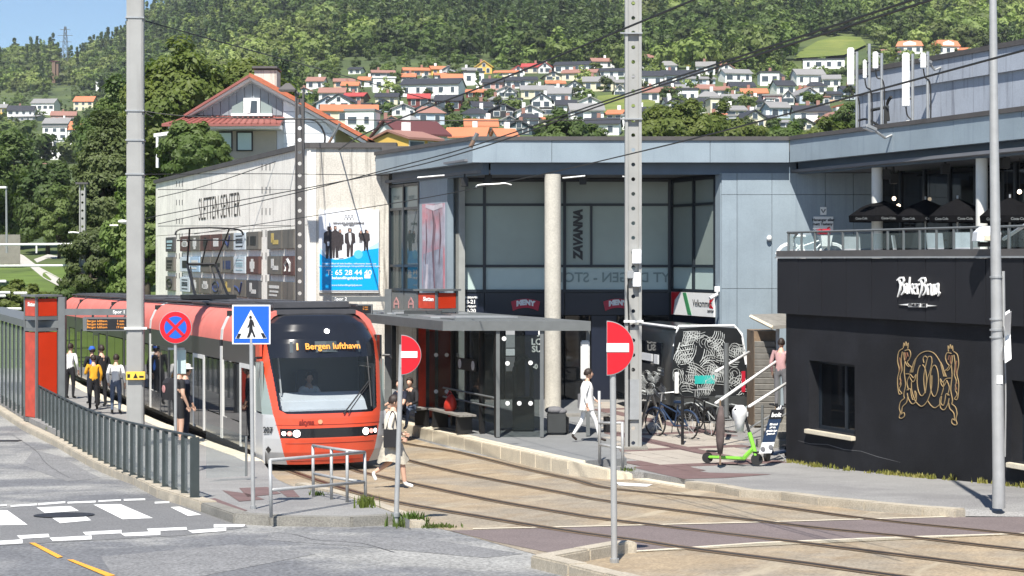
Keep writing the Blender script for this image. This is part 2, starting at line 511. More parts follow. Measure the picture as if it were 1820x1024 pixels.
# the two tracks' bed
bed = [tl(-1.40, 46)[:2], tl(-1.40, 0)[:2]] + PX((560, 882), (640, 905), (735, 931), (800, 944), (960, 988), (1010, 1030)) + [(1.2, 12), (14, 12)] + \
      PX((1860, 935), (1700, 921), (1536, 908), (1387, 890), (1216, 868), (1120, 846), (1005, 837), (825, 804), (721, 776)) + [tl(5.25, 12)[:2], tl(5.25, 46)[:2]]
drape('track_bed', bed, .004, M['track_bed'])
band = PX((800, 944), (1000, 939), (1333, 931), (1540, 925), (1694, 920)) + [(11.5, 24.2), (11.5, 21.6)] + PX((1830, 948), (1568, 956), (1351, 965), (1194, 976), (1108, 981), (990, 986), (880, 964))
drape('crossing_band', band, .008, M['purple_asphalt'])
for edge in (((840, 942), (1000, 938.5), (1333, 930.5), (1540, 924.5), (1694, 920)), ((1118, 983), (1194, 978), (1351, 967), (1568, 958), (1830, 950))):
    e = [Vector((*W2(*p), 0)) for p in edge]
    drape('edge_line', [p[:2] for p in e] + [(p.x, p.y + .12) for p in reversed(e)], .012, M['kerb_light'])

# rails, each one a groove of dark steel with rusty stains beside it
RAILS = [[(717, 788), (825, 807), (1000, 849), (1086, 869), (1300, 890), (1532, 922), (1820, 952)],
         [(725, 819), (875, 853), (1000, 877), (1086, 892.5), (1405, 934), (1608, 955), (1820, 979)],
         [(640, 839), (686, 850), (863, 888), (1000, 912), (1086, 925), (1383, 961), (1820, 1015)],
         [(528, 842), (671, 886), (863, 921), (1017, 946), (1140, 963), (1225, 976), (1405, 999), (1563, 1021)]]
stain = MB()
def ribbon(mb, pts, w, dz, y0=12):
    L, Rr = [], []
    for i, p in enumerate(pts):
        t = (pts[min(i + 1, len(pts) - 1)] - pts[max(i - 1, 0)]).normalized()
        n = Vector((-t.y, t.x, 0))
        L.append(p + n * w / 2); Rr.append(p - n * w / 2)
    vs = [(q.x, q.y, g(q.y) + dz) for pr in zip(L, Rr) for q in pr]
    mb.add(vs, [(2 * i, 2 * i + 1, 2 * i + 3, 2 * i + 2) for i in range(len(pts) - 1)])
for ri, rp in enumerate(RAILS):
    ps = [Vector((*W2(*p), 0)) for p in rp]
    e = (ps[-1] - ps[-2]).normalized()
    ps.append(ps[-1] + e * 6)
    if ri < 2:
        x0, y0 = tl_inv(ps[0]); back = [tl(x0 - .0, y0 + k) for k in (46, 36, 24, 14, 6)]
    else:
        x0 = .7175 * (1 if ri == 2 else -1); back = [tl(x0, k) for k in (46, 30, 15, 6, 2)]
    line = crv([Vector((p[0], p[1], 0)) for p in back] + ps, 10)
    dense = []
    for a, b in zip(line, line[1:]):
        k = max(1, int((b - a).length / .6))
        dense += [a.lerp(b, i / k) for i in range(k)]
    dense.append(line[-1])
    mb = MB(); ribbon(mb, dense, .085, .016)
    tag(mb.build('rail', M['rail_steel']), kind='structure')
    m2 = MB(); ribbon(m2, [p + Vector((.0, 0, 0)) for p in dense], .24, .0125)
    tag(m2.build('rail_stain', M['rust']), kind='structure')

# ---------------------------------------------------------------- raised surfaces
cut0 = ((tl(0, 1.0)), (tl(0, 1) - tl(0, 0))); cut1 = ((tl(0, -3.2)), (tl(0, 1) - tl(0, 0)))
def plat_dz(x, y):
    v = tl_inv((x, y))[1]
    t = min(1, max(0, (v + 3.2) / 4.2))
    return .13 + .17 * t
KERB_L = [(0, 738), (39, 764), (104, 797), (166, 833), (237, 862), (279, 885), (320, 898), (356, 910), (415, 931), (480, 935), (625, 937), (717, 932)]
kl = [Vector((*W2(*p), 0)) for p in KERB_L]
far = kl[0] + (kl[0] - kl[1]).normalized() * 26
inner = [tl(-1.47, 44)[:2], tl(-1.47, 0)[:2]] + PX((507, 862), (600, 878), (690, 908), (728, 924), dz=.13)
def off(pts, dist):
    out = []
    for i, p in enumerate(pts):
        t = (pts[min(i + 1, len(pts) - 1)] - pts[max(i - 1, 0)]).normalized()
        out.append(p + Vector((-t.y, t.x, 0)) * dist)
    return out
kl_in = off([far] + kl, .26)
drape('platform', [p[:2] for p in kl_in] + list(reversed(inner)), plat_dz, M['pavement'], skirt=.35, cuts=(cut0, cut1))

def kerb(name, pts, width, top, m, length=1.15, label=None, gap=.012, side=1, topm=None):
    """a kerb of separate stones along pts; top(x, y) is its height above the ground"""
    root = tag(empty(name, (pts[0].x, pts[0].y, g(pts[0].y))), label, kind='structure')
    ft = top if callable(top) else (lambda x, y: top)
    d = []
    for a, b in zip(pts, pts[1:]):
        k = max(1, round((b - a).length / length))
        d += [(a.lerp(b, i / k), a.lerp(b, (i + 1) / k)) for i in range(k)]
    for a, b in d:
        t = (b - a).normalized(); n = Vector((-t.y, t.x, 0)) * width * side
        a2, b2 = a + t * gap / 2, b - t * gap / 2
        j = random.uniform(-.006, .006)
        q = [a2, b2, b2 + n, a2 + n]
        if side < 0: q = [a2 + n, b2 + n, b2, a2]
        mb = MB(); mb.hexa([(p.x, p.y, g(p.y) - .15) for p in q] + [(p.x, p.y, g(p.y) + ft(p.x, p.y) + j) for p in q])
        mb.build('kerb_stone', m, root, bevel=.018)
    return root
KD = lambda x, y: plat_dz(x, y) - .13 + .15
kerb('kerb', [far] + kl[:8], .26, lambda x, y: .16 + .0 * x, M['kerb_stone'])
kerb('kerb', kl[7:], .26, lambda x, y: .135, M['kerb_grey'], 1.5)
# pale edge stones along the left platform and the island's track side
pe = [tl(-1.42, k) for k in (44, 30, 15, 5, 1.0, 0)]
kerb('platform_edge', pe, .42, lambda x, y: plat_dz(x, y) + .006, M['kerb_light'], 1.2, side=-1)
isl = [Vector((*p, 0)) for p in PX((545, 868), (600, 880), (690, 908), (735, 926), (757, 938))]
kerb('kerb', isl, .22, .10, M['kerb_stone'], 1.2, side=-1)
# pavers of the island
for q in (((355, 889), (382, 886), (440, 908), (408, 911)), ((425, 868), (475, 866), (500, 878), (440, 884)), ((494, 872), (520, 870), (533, 884), (510, 884)), ((395, 872), (440, 878), (470, 888), (425, 892))):
    drape('paver_field', PX(*q, dz=.13), lambda x, y: plat_dz(x, y) + .006, M['red_paver'])

# right platform and pavement
PR = [(719, 753), (825, 778), (925, 801), (1009, 819)]
pr = [Vector((*W2(*p, dz=.29), 0)) for p in PR]
ext = [tl(5.55, k) for k in (46, 30, 18)]
RT = [p for p in ext] + pr
R_END = Vector((*W2(1080, 840, dz=.14), 0)); R_END2 = Vector((*W2(1125, 847, dz=.06), 0))
kerb('platform_edge', RT, .40, .29, M['kerb_light'], 1.25)
kerb('kerb', [pr[-1], R_END, R_END2], .34, lambda x, y: .29 - .17 * min(1, max(0, (x - pr[-1].x) / (R_END2.x - pr[-1].x))), M['kerb_light'], 1.1)
RK = [Vector((*W2(*p), 0)) for p in ((1216, 868.5), (1270, 875), (1315, 884), (1387, 889.5), (1455, 899), (1536, 907), (1640, 917), (1698, 921))]
kerb('kerb', [R_END2] + RK[:1], .30, .03, M['kerb_light'], 1.1)
kerb('kerb', RK, .30, .13, M['kerb_stone'], 1.3)
def pave_dz(x, y):
    if y < 26: return max(.012, .125 * min(1, (y - 24.3) / 1.6)) if x > 6.5 or y < 24.3 else .125
    base = .125 + .0245 * max(0, y - 34)
    if y < 33.4: return .125
    return base
plat_r = [p[:2] for p in off(RT, .38)]
sidewalk = [p[:2] for p in off([R_END2] + RK, .28)]
def rdz(x, y):   # platform level near the track edge, pavement level further away
    u, v = tl_inv((x, y))
    return max(.285 if u < 10.5 and y > 33 else .0, pave_dz(x, y))
drape('platform', plat_r + [(2.35, 34.6), (2.35, 50.2), tl(9.2, 40)[:2], tl(9.2, 46)[:2]], lambda x, y: max(.286, .125 + .0245 * max(0, y - 34)), M['platform_grey'], skirt=.4)
drape('pavement', [(2.35, 50.5), (2.35, 34.6), pr[-1][:2]] + [off([pr[-1], R_END2], .32)[1][:2]] + sidewalk + [W2(1735, 909), (8.2, 24.0), (16, 20), (30, 20), (30, 60), (2.35, 60)], pave_dz, M['pavement'], skirt=.4)
# plaza tiles: separate slabs with dark red bands between, laid on the pavement
pz = empty('plaza_paving', (4, 38, g(38)), kind='structure')
tile_meshes = []
ax, ay = Vector((.93, .36, 0)), Vector((-.36, .93, 0))
for i in range(-1, 22):
    for j in range(0, 36):
        c = Vector((2.9, 34.3, 0)) + ax * (i * .46) + ay * (j * .46)
        if not (2.45 < c.x < 7.6 and 34.4 < c.y < 50.0): continue
        if c.x > 5.2 + (c.y - 35.6) * -.42 + .0 and c.y < 46 and c.x > 5.0 - .42 * (c.y - 37): 
            if c.x > 5.3: continue
        m = M['red_paver'] if (i % 5 == 0 or j % 7 == 0) else M['plaza_tile']
        mb = MB()
        q = [c - ax * .224 - ay * .224, c + ax * .224 - ay * .224, c + ax * .224 + ay * .224, c - ax * .224 + ay * .224]
        jz = random.uniform(.010, .016)
        mb.hexa([(p.x, p.y, g(p.y) + pave_dz(p.x, p.y) - .03) for p in q] + [(p.x, p.y, g(p.y) + pave_dz(p.x, p.y) + jz) for p in q])
        mb.build('paving_slab', m, pz)
# dark patches of the pavement in front of it
drape('paver_field', PX((1125, 842), (1180, 838), (1260, 852), (1372, 855), (1290, 862), (1215, 864)), lambda x, y: pave_dz(x, y) + .006, M['red_paver'])
drape('paver_field', PX((1100, 812), (1112, 811), (1255, 848), (1225, 850)), lambda x, y: pave_dz(x, y) + .010, M['red_paver'])

# kerb island bottom right
bi = [Vector((*p, 0)) for p in PX((1120, 980), (1090, 981), (1015, 995), (942, 1009), (1010, 1026), (1140, 1060))]
kerb('kerb', bi, .24, .13, M['kerb_stone'], .95, side=1)
# tar lines, patches and a worn strip of the road
for q in ([(480, 948), (760, 958), (930, 985), (860, 992), (640, 972), (470, 960)], [(180, 990), (420, 968), (560, 985), (330, 1030), (200, 1024)], [(60, 800), (110, 812), (180, 850), (120, 856), (40, 826)]):
    drape('road_patch', PX(*q), .003, M['asphalt_patch'])
for q in ([(455, 945), (520, 950), (560, 960), (640, 966), (700, 982)], [(20, 772), (62, 800), (82, 824), (124, 850)]):
    mb = MB(); ribbon(mb, crv([Vector((*W2(*p), 0)) for p in q], 6), .016, .0065); tag(mb.build('tar_line', M['tar']), kind='structure')
# ---------------------------------------------------------------- paint
def paint(pts, m='road_paint', name='road_marking', dz=.009):
    drape(name, PX(*pts), dz, M[m])
for q in ([(-30, 908), (13, 908), (49, 934), (-30, 935)], [(65, 903), (125, 900.5), (140, 909), (80, 913)], [(93, 922), (152, 918), (162, 926), (107, 931)],
          [(166, 898), (214, 897), (272, 922), (218, 924)], [(303, 902.5), (319, 901.5), (358, 916), (334, 918)],
          [(-30, 900), (12, 897.5), (12, 900), (-30, 903)], [(19, 899), (66, 896), (66, 899), (19, 902)], [(68, 895.5), (116, 892), (116, 895), (68, 899)], [(120, 893), (170, 891), (170, 894), (120, 896)], [(175, 890.5), (215, 888.5), (215, 891), (175, 893)], [(220, 888), (258, 887), (258, 890), (220, 891)], [(275, 893), (301, 892), (301, 895), (275, 896)],
          [(-10, 963), (40, 960), (40, 967), (-10, 970)], [(88, 957), (163, 953), (163, 960), (94, 963)], [(214, 949), (285, 945), (285, 952), (222, 954.5)], [(334, 944), (402, 939), (402, 945), (343, 949)],
          [(30, 953), (86, 950), (88, 956), (36, 959)], [(147, 947), (216, 943), (216, 949), (152, 952)], [(261, 941), (331, 938), (333, 943), (264, 945.5)], [(380, 933), (436, 933), (434, 937), (380, 939)]):
    paint(q)
for q in ([(52, 966), (62, 966), (112, 991), (102, 993)], [(119, 996), (130, 996), (205, 1024), (190, 1026)]):
    paint(q, 'orange_paint')
for q in ([(1095, 858), (1160, 862), (1150, 866), (1100, 864)], [(566, 873), (612, 880), (606, 886), (570, 878)]):
    paint(q, dz=.011)
mc = gp(114, 917)
mh = MB()
ring = [(mc.x + .43 * math.cos(a), mc.y + .43 * math.sin(a)) for a in np.linspace(0, 2 * math.pi, 28, endpoint=False)]
mh.add([(x, y, g(y) + .016) for x, y in ring], [tuple(range(28))])
tag(mh.build('manhole_cover', M['iron']), 'round dark iron manhole cover lying across a zebra crossing stripe', 'manhole')
gc = gp(12, 784); mh = MB()
mh.add([(gc.x + a * .35, gc.y + b * .22, g(gc.y + b * .22) + .012) for a, b in ((-1, -1), (1, -1), (1, 1), (-1, 1))], [(0, 1, 2, 3)])
tag(mh.build('drain_cover', M['iron']), 'small flat iron drain cover in the road by the left kerb', 'drain')
# ================================================================ HILL, FOREST, HILLSIDE HOUSES
_sx = [60, 70, 85, 110, 150, 200, 250, 330, 470, 650, 850, 1150, 1400, 1900]
_sy = [-.66, -.5, -.235, -.10, .03, .16, .28, .40, .52, .65, .80, 1.0, 1.02, .95]
_cx = [-400, -100, 0, 60, 95, 105, 130, 200, 250, 290, 400, 600, 900, 1400, 1900, 2400]
_cy = [145, 122, 114, 109, 105, 126, 124, 88, 58, 34, -36, -110, -130, -150, -160, -160]
def hrow(px, Y):
    return HY - (HY - float(np.interp(px, _cx, _cy))) * float(np.interp(Y, _sx, _sy))
def hz(px, Y): return CZ - (hrow(px, Y) - HY) / F * Y
def hp(px, py):
    lo, hi = 70.0, 1150.0
    for _ in range(50):
        m = (lo + hi) / 2
        if hrow(px, m) > py: lo = m
        else: hi = m
    Y = (lo + hi) / 2
    return at(px, py, Y)
def hill_z(x, y): return hz(CX + F * x / y, y)
mb = MB()
PXS = [-900, -600] + list(range(-400, 2401, 50)) + [2600, 3000]
YS = [70, 76, 85, 95, 110, 130, 150, 175, 200, 225, 250, 290, 330, 400, 470, 560, 650, 750, 850, 1000, 1150, 1250, 1400, 1900]
for Y in YS:
    for px in PXS:
        mb.v.append(((px - CX) / F * Y, Y, hz(px, Y) if Y > 70 else -0.6))
nx = len(PXS)
for j in range(len(YS) - 1):
    for i in range(nx - 1):
        mb.f.append((j * nx + i, j * nx + i + 1, (j + 1) * nx + i + 1, (j + 1) * nx + i)); mb.m.append(1 if YS[j] < 130 and -150 < PXS[i] < 260 else 0)
tag(mb.build('hill', [M['hill_soil'], M['lawn']]), kind='structure')

def hill_patch(name, pix, m, dz=.25, n=8):
    """a patch of other ground cover lying on the hill: pixel outline filled as a fan"""
    c = np.mean(np.array(pix), axis=0)
    mb = MB(); rings = [[(c[0] + (p[0] - c[0]) * t, c[1] + (p[1] - c[1]) * t) for p in pix] for t in (.01, .35, .7, 1)]
    mb.loft([[tuple(hp(*q) + Vector((0, 0, dz))) for q in r] for r in rings], caps=False)
    o = mb.build(name, m); tag(o, kind='structure'); return o
hill_patch('meadow', [(1410, 110), (1425, 95), (1455, 78), (1490, 70), (1530, 72), (1540, 85), (1500, 104), (1450, 108)], M['meadow'], 1.2)
hill_patch('meadow', [(1058, 205), (1062, 176), (1110, 172), (1165, 186), (1160, 206), (1110, 212)], M['meadow'], .8)
hill_patch('path', [(-40, 444), (20, 446), (42, 455), (70, 476), (100, 492), (130, 508), (108, 512), (78, 496), (58, 474), (34, 456), (-40, 452)], M['gravel_path'], .05)
hill_patch('path', [(60, 462), (85, 453), (108, 457), (108, 461), (84, 458), (66, 468)], M['gravel_path'], .05)

# ---- leaf clouds
def leaf_cloud(rx, ry, rz, clusters, per, size, seed, shape='round', spread=.26):
    r = np.random.default_rng(seed)
    cs = []
    while len(cs) < clusters:
        d = r.normal(size=3); d /= np.linalg.norm(d)
        rad = r.uniform(.35, 1) ** .5
        if shape == 'cone':
            z = r.uniform(-1, 1) ** 1; k = (1 - z) / 2 * .95 + .05
            a = r.uniform(0, 2 * math.pi); q = k * r.uniform(.6, 1)
            cs.append((rx * q * math.cos(a), ry * q * math.sin(a), rz * z))
        else:
            p = d * rad
            if p[2] < -.75: continue
            wob = 1 + .22 * math.sin(d[0] * 5 + seed) * math.cos(d[1] * 4 + seed * 2) + .12 * math.sin(d[2] * 7)
            cs.append((rx * p[0] * wob, ry * p[1] * wob, rz * p[2] * wob))
    cs = np.array(cs)
    ctr = np.repeat(cs, per, axis=0)
    n = len(ctr)
    sg = np.array([rx, ry, rz]).mean() * spread
    if shape == 'cone': sg *= .7
    cl = r.normal(size=(n, 3)); cl /= np.maximum(np.linalg.norm(cl, axis=1, keepdims=True), 1e-6)
    P = ctr + cl * (r.uniform(.3, 1, size=(n, 1)) ** .5) * sg * np.array([1, 1, .75])
    out_ = ctr / np.array([rx, ry, rz]); nrm = cl * 1.0 + out_ * .8 + r.normal(size=(n, 3)) * .42 + np.array([0, 0, .35])
    if shape == 'cone': nrm = cl * .4 + r.normal(size=(n, 3)) * .4 + np.array([0, 0, .7])
    nrm /= np.linalg.norm(nrm, axis=1, keepdims=True)
    a = np.cross(nrm, r.normal(size=(n, 3))); a /= np.maximum(np.linalg.norm(a, axis=1, keepdims=True), 1e-6)
    b = np.cross(nrm, a)
    s = size * r.uniform(.55, 1.35, size=(n, 1))
    V = np.stack([P - a * s, P - b * s * .55, P + a * s, P + b * s * .55], axis=1).reshape(-1, 3)
    return V, np.arange(n * 4).reshape(n, 4), cs

def tree(name, label, base, h, rx, lm, seed, cl=60, per=90, leafs=.28, group=None, cat='tree', trunk_h=.3, ry=None, shape='round', crown_h=None, lean=0, bark='bark', spread=.26):
    """trunk, limbs and an open crown of many leaf faces"""
    root = empty(name, base, 0, label, cat, group)
    ch = crown_h or h * (1 - trunk_h * .6)
    V, Q, cs = leaf_cloud(rx, ry or rx, ch / 2, cl, per, leafs, seed, shape, spread)
    zc = h - ch / 2
    V = V + np.array([lean, 0, zc])
    o = bpy.data.objects.new('crown', raw_mesh('crown', V, Q, M[lm])); C.objects.link(o); o.parent = root
    mb = MB()
    t = max(.10, h * .022)
    mb.tube([(0, 0, -.4), (lean * .1, 0, h * .2), (lean * .5, 0.05, h * .5), (lean, 0, h * .82)], [t * 1.25, t, t * .7, t * .2], 8)
    for k in range(0, len(cs), max(1, len(cs) // 12)):
        c = cs[k] + np.array([lean, 0, zc]); z0 = h * .22 + .35 * max(0, c[2] - h * .3)
        mb.tube([(0, 0, z0), (c[0] * .45, c[1] * .45, z0 + (c[2] - z0) * .45), tuple(c)], [t * .5, t * .3, t * .08], 5)
    mb.build('trunk', M[bark], root, local=True, smooth='all')
    return root

# ---- forest on the hillside: one mass, instanced by geometry nodes
protos = bpy.data.collections.new('forest_tree_kinds')
def proto(name, parts):
    vs, qs, n = [], [], 0
    for V, Q in parts: vs.append(V); qs.append(Q + n); n += len(V)
    return np.concatenate(vs), np.concatenate(qs)
for k in range(5):
    V, Q, _ = leaf_cloud(2.9 + .3 * (k % 3), 2.9, 3.0, 20, 22, .62, 40 + k, spread=.34)
    me = raw_mesh('broadleaf', V + np.array([0, 0, 4.2]), Q, M['wood_broad'])
    protos.objects.link(bpy.data.objects.new('a_broadleaf_%d' % k, me))
for k in range(3):
    V, Q, _ = leaf_cloud(1.9, 1.9, 5.8, 34, 15, .55, 60 + k, 'cone', .2)
    me = raw_mesh('conifer', V + np.array([0, 0, 5.0]), Q, M['wood_conifer'])
    protos.objects.link(bpy.data.objects.new('b_conifer_%d' % k, me))

def scatter(name, pts, idx, rot, scl):
    me = bpy.data.meshes.new(name)
    me.vertices.add(len(pts)); me.vertices.foreach_set('co', np.asarray(pts, dtype=np.float32).ravel())
    for nm, ty, dat in (('idx', 'INT', idx), ('rotz', 'FLOAT', rot), ('scl', 'FLOAT', scl)):
        at_ = me.attributes.new(nm, ty, 'POINT'); at_.data.foreach_set('value', dat)
    o = bpy.data.objects.new(name, me); C.objects.link(o)
    ng = bpy.data.node_groups.new(name, 'GeometryNodeTree')
    ng.interface.new_socket('Geometry', in_out='INPUT', socket_type='NodeSocketGeometry')
    ng.interface.new_socket('Geometry', in_out='OUTPUT', socket_type='NodeSocketGeometry')
    N = ng.nodes.new; L = ng.links.new
    gi, go = N('NodeGroupInput'), N('NodeGroupOutput')
    ip = N('GeometryNodeInstanceOnPoints'); ci = N('GeometryNodeCollectionInfo')
    ci.inputs['Collection'].default_value = protos; ci.inputs['Separate Children'].default_value = True; ci.inputs['Reset Children'].default_value = True
    def attr(nm, ty):
        a = N('GeometryNodeInputNamedAttribute'); a.data_type = ty; a.inputs['Name'].default_value = nm
        return [s for s in a.outputs if s.enabled and s.name == 'Attribute'][0]
    m2p = N('GeometryNodeMeshToPoints')
    L(gi.outputs[0], m2p.inputs['Mesh']); L(m2p.outputs[0], ip.inputs['Points']); L(ci.outputs[0], ip.inputs['Instance'])
    ip.inputs['Pick Instance'].default_value = True
    L(attr('idx', 'INT'), ip.inputs['Instance Index'])
    cx = N('ShaderNodeCombineXYZ'); L(attr('rotz', 'FLOAT'), cx.inputs[2]); L(cx.outputs[0], ip.inputs['Rotation'])
    L(attr('scl', 'FLOAT'), ip.inputs['Scale'])
    L(ip.outputs[0], go.inputs[0])
    md = o.modifiers.new('scatter', 'NODES'); md.node_group = ng
    return tag(o, kind='stuff')

# ---- houses: photo outline (x0, x1, y top, y ground), wall, roof, kind
PAL = {'white': (.82, .82, .79), 'cream': (.66, .60, .44), 'yellow': (.68, .44, .10), 'peach': (.66, .42, .27), 'pink': (.52, .30, .27), 'grey': (.33, .34, .35), 'pale blue': (.46, .53, .60), 'dark red': (.15, .035, .03), 'dark teal': (.045, .075, .085), 'black': (.03, .03, .034), 'brown': (.17, .11, .075),
       'orange': (.52, .18, .085), 'red': (.40, .06, .055), 'brick brown': (.30, .155, .12), 'slate grey': (.24, .235, .23), 'charcoal': (.035, .037, .045), 'maroon': (.11, .035, .035)}
for k, v in PAL.items(): mat('house_' + k, v, .7, var=.08, scale=.25)
mat('house_window', (.06, .075, .09), .15, var=.3, scale=.3)
mat('window_trim', (.70, .70, .68), .5, var=.03)
Z2 = lambda a, b, c, d: (440 + a / 3.792, 440 + b / 3.792, c / 3.792, d / 3.792)
Z3 = lambda a, b, c, d: (900 + a / 3.792, 900 + b / 3.792, c / 3.792, d / 3.792)
Z4 = lambda a, b, c, d: (1360 + a / 3.793, 1360 + b / 3.793, c / 3.793, d / 3.793)
Z1 = lambda a, b, c, d: (a / 1.9696, b / 1.9696, c / 1.9696, d / 1.9696)
HOUSES = [
 (Z2(1042, 1225, 452, 518), 'peach', 'orange', 'e'), (Z2(1228, 1330, 442, 512), 'yellow', 'orange', 'e'), (Z2(1318, 1425, 444, 520), 'grey', 'slate grey', 'g'), (Z2(1256, 1372, 488, 542), 'white', 'orange', 'e'), (Z2(1522, 1634, 412, 506), 'yellow', 'yellow', 'g'),
 (Z2(1668, 1825, 472, 524), 'cream', 'orange', 'e'), (Z2(830, 985, 470, 530), 'grey', 'brick brown', 'e'), (Z2(400, 518, 516, 604), 'white', 'brick brown', 'e'), (Z2(575, 715, 526, 596), 'peach', 'brick brown', 'e'), (Z2(745, 862, 514, 590), 'white', 'orange', 'e'), (Z2(632, 745, 548, 632), 'cream', 'orange', 'e'),
 (Z2(480, 655, 588, 694), 'white', 'brick brown', 'e'), (Z2(655, 795, 622, 700), 'brown', 'red', 'e'), (Z2(836, 985, 520, 624), 'white', 'white', 'f'), (Z2(1048, 1445, 522, 654), 'white', 'charcoal', 'e'), (Z2(1448, 1585, 482, 578), 'white', 'charcoal', 'f'), (Z2(862, 1012, 624, 712), 'cream', 'charcoal', 'e'),
 (Z2(1078, 1222, 628, 728), 'dark red', 'red', 'e'), (Z2(484, 862, 698, 842), 'cream', 'orange', 'e'), (Z2(960, 1115, 702, 784), 'white', 'slate grey', 'g'), (Z2(1156, 1334, 692, 792), 'white', 'charcoal', 'g'), (Z2(1268, 1445, 636, 754), 'dark red', 'charcoal', 'e'), (Z2(1505, 1632, 682, 792), 'white', 'charcoal', 'e'), (Z2(1630, 1805, 702, 800), 'black', 'charcoal', 'g'),
 (Z2(1588, 1724, 526, 612), 'pink', 'charcoal', 'e'), (Z2(1722, 1830, 516, 600), 'white', 'charcoal', 'e'), (Z2(1668, 1805, 582, 664), 'white', 'slate grey', 'g'), (Z2(1476, 1594, 600, 664), 'dark red', 'orange', 'e'), (Z2(330, 450, 590, 660), 'white', 'brick brown', 'g'),
 (Z3(18, 106, 444, 516), 'white', 'red', 'g'), (Z3(108, 230, 424, 500), 'cream', 'red', 'e'), (Z3(228, 316, 418, 500), 'white', 'red', 'g'), (Z3(338, 574, 408, 496), 'white', 'charcoal', 'e'), (Z3(572, 724, 388, 464), 'white', 'brick brown', 'e'), (Z3(388, 622, 462, 548), 'cream', 'brick brown', 'e'), (Z3(618, 806, 456, 524), 'white', 'charcoal', 'e'), (Z3(522, 726, 512, 620), 'cream', 'slate grey', 'e'),
 (Z3(-2, 206, 512, 592), 'white', 'charcoal', 'e'), (Z3(266, 392, 540, 608), 'white', 'orange', 'e'), (Z3(98, 316, 572, 672), 'cream', 'slate grey', 'e'), (Z3(-4, 64, 588, 664), 'white', 'slate grey', 'g'), (Z3(904, 1054, 474, 584), 'white', 'charcoal', 'e'), (Z3(1050, 1180, 470, 574), 'white', 'charcoal', 'e'), (Z3(1176, 1304, 468, 560), 'white', 'charcoal', 'e'),
 (Z3(956, 1144, 362, 440), 'grey', 'brick brown', 'e'), (Z3(1222, 1350, 342, 450), 'yellow', 'red', 'h'), (Z3(904, 958, 382, 466), 'white', 'charcoal', 'e'), (Z3(732, 812, 572, 660), 'white', 'slate grey', 'g'), (Z3(908, 1034, 584, 694), 'white', 'brick brown', 'e'), (Z3(1056, 1156, 584, 684), 'cream', 'brick brown', 'e'), (Z3(1150, 1284, 566, 646), 'pale blue', 'slate grey', 'e'), (Z3(1278, 1404, 566, 660), 'white', 'brick brown', 'e'),
 (Z3(1396, 1514, 580, 660), 'white', 'brick brown', 'e'), (Z3(1506, 1672, 548, 654), 'white', 'charcoal', 'e'), (Z3(1592, 1762, 594, 690), 'peach', 'orange', 'e'), (Z3(1252, 1372, 656, 774), 'white', 'charcoal', 'e'), (Z3(1368, 1492, 656, 784), 'cream', 'slate grey', 'f'), (Z3(1628, 1744, 652, 744), 'grey', 'charcoal', 'e'), (Z3(1740, 1840, 662, 742), 'white', 'slate grey', 'f'), (Z3(1456, 1644, 462, 556), 'white', 'slate grey', 'e'), (Z3(1712, 1840, 484, 582), 'white', 'charcoal', 'f'), (Z3(1190, 1400, 512, 572), 'pale blue', 'slate grey', 'e'),
 (Z3(428, 652, 694, 832), 'white', 'slate grey', 'e'), (Z3(58, 234, 712, 808), 'white', 'slate grey', 'g'), (Z3(540, 774, 792, 916), 'white', 'charcoal', 'e'), (Z3(232, 352, 788, 842), 'cream', 'orange', 'e'), (Z3(28, 206, 814, 916), 'dark teal', 'charcoal', 'g'), (Z3(1308, 1424, 822, 910), 'white', 'slate grey', 'g'), (Z3(1506, 1574, 778, 866), 'white', 'slate grey', 'f'),
 (Z4(272, 548, 398, 470), 'white', 'charcoal', 'f'), (Z4(-4, 134, 476, 580), 'white', 'charcoal', 'h'), (Z4(202, 398, 462, 580), 'white', 'slate grey', 'e'), (Z4(66, 194, 538, 650), 'white', 'charcoal', 'e'), (Z4(282, 416, 544, 640), 'white', 'charcoal', 'h'), (Z4(138, 214, 612, 710), 'white', 'slate grey', 'g'), (Z4(-4, 118, 640, 742), 'pink', 'slate grey', 'f'), (Z4(204, 440, 708, 830), 'white', 'charcoal', 'e'),
 (Z4(778, 914, 330, 396), 'white', 'brick brown', 'e'), (Z4(902, 1070, 266, 366), 'white', 'orange', 'm'), (Z4(1148, 1304, 262, 372), 'white', 'orange', 'm'), (Z4(1300, 1400, 318, 372), 'peach', 'orange', 'e'),
 (Z1(-12, 20, 364, 402), 'yellow', 'slate grey', 'e'), (Z1(22, 112, 368, 424), 'white', 'charcoal', 'e'), (Z1(110, 192, 344, 394), 'white', 'slate grey', 'e'), (Z1(172, 258, 388, 436), 'pink', 'brick brown', 'e'), (Z1(150, 240, 412, 470), 'grey', 'slate grey', 'e'), (Z1(258, 328, 336, 390), 'cream', 'orange', 'e'), (Z1(150, 236, 442, 492), 'white', 'slate grey', 'f'), (Z1(240, 292, 424, 504), 'white', 'orange', 'e'), (Z1(128, 242, 486, 550), 'white', 'white', 'f'), (Z1(338, 406, 284, 308), 'white', 'slate grey', 'f'), (Z1(30, 140, 402, 424), 'grey', 'slate grey', 'e'),
 (Z1(92, 150, 572, 598), 'peach', 'brick brown', 'e'),
]
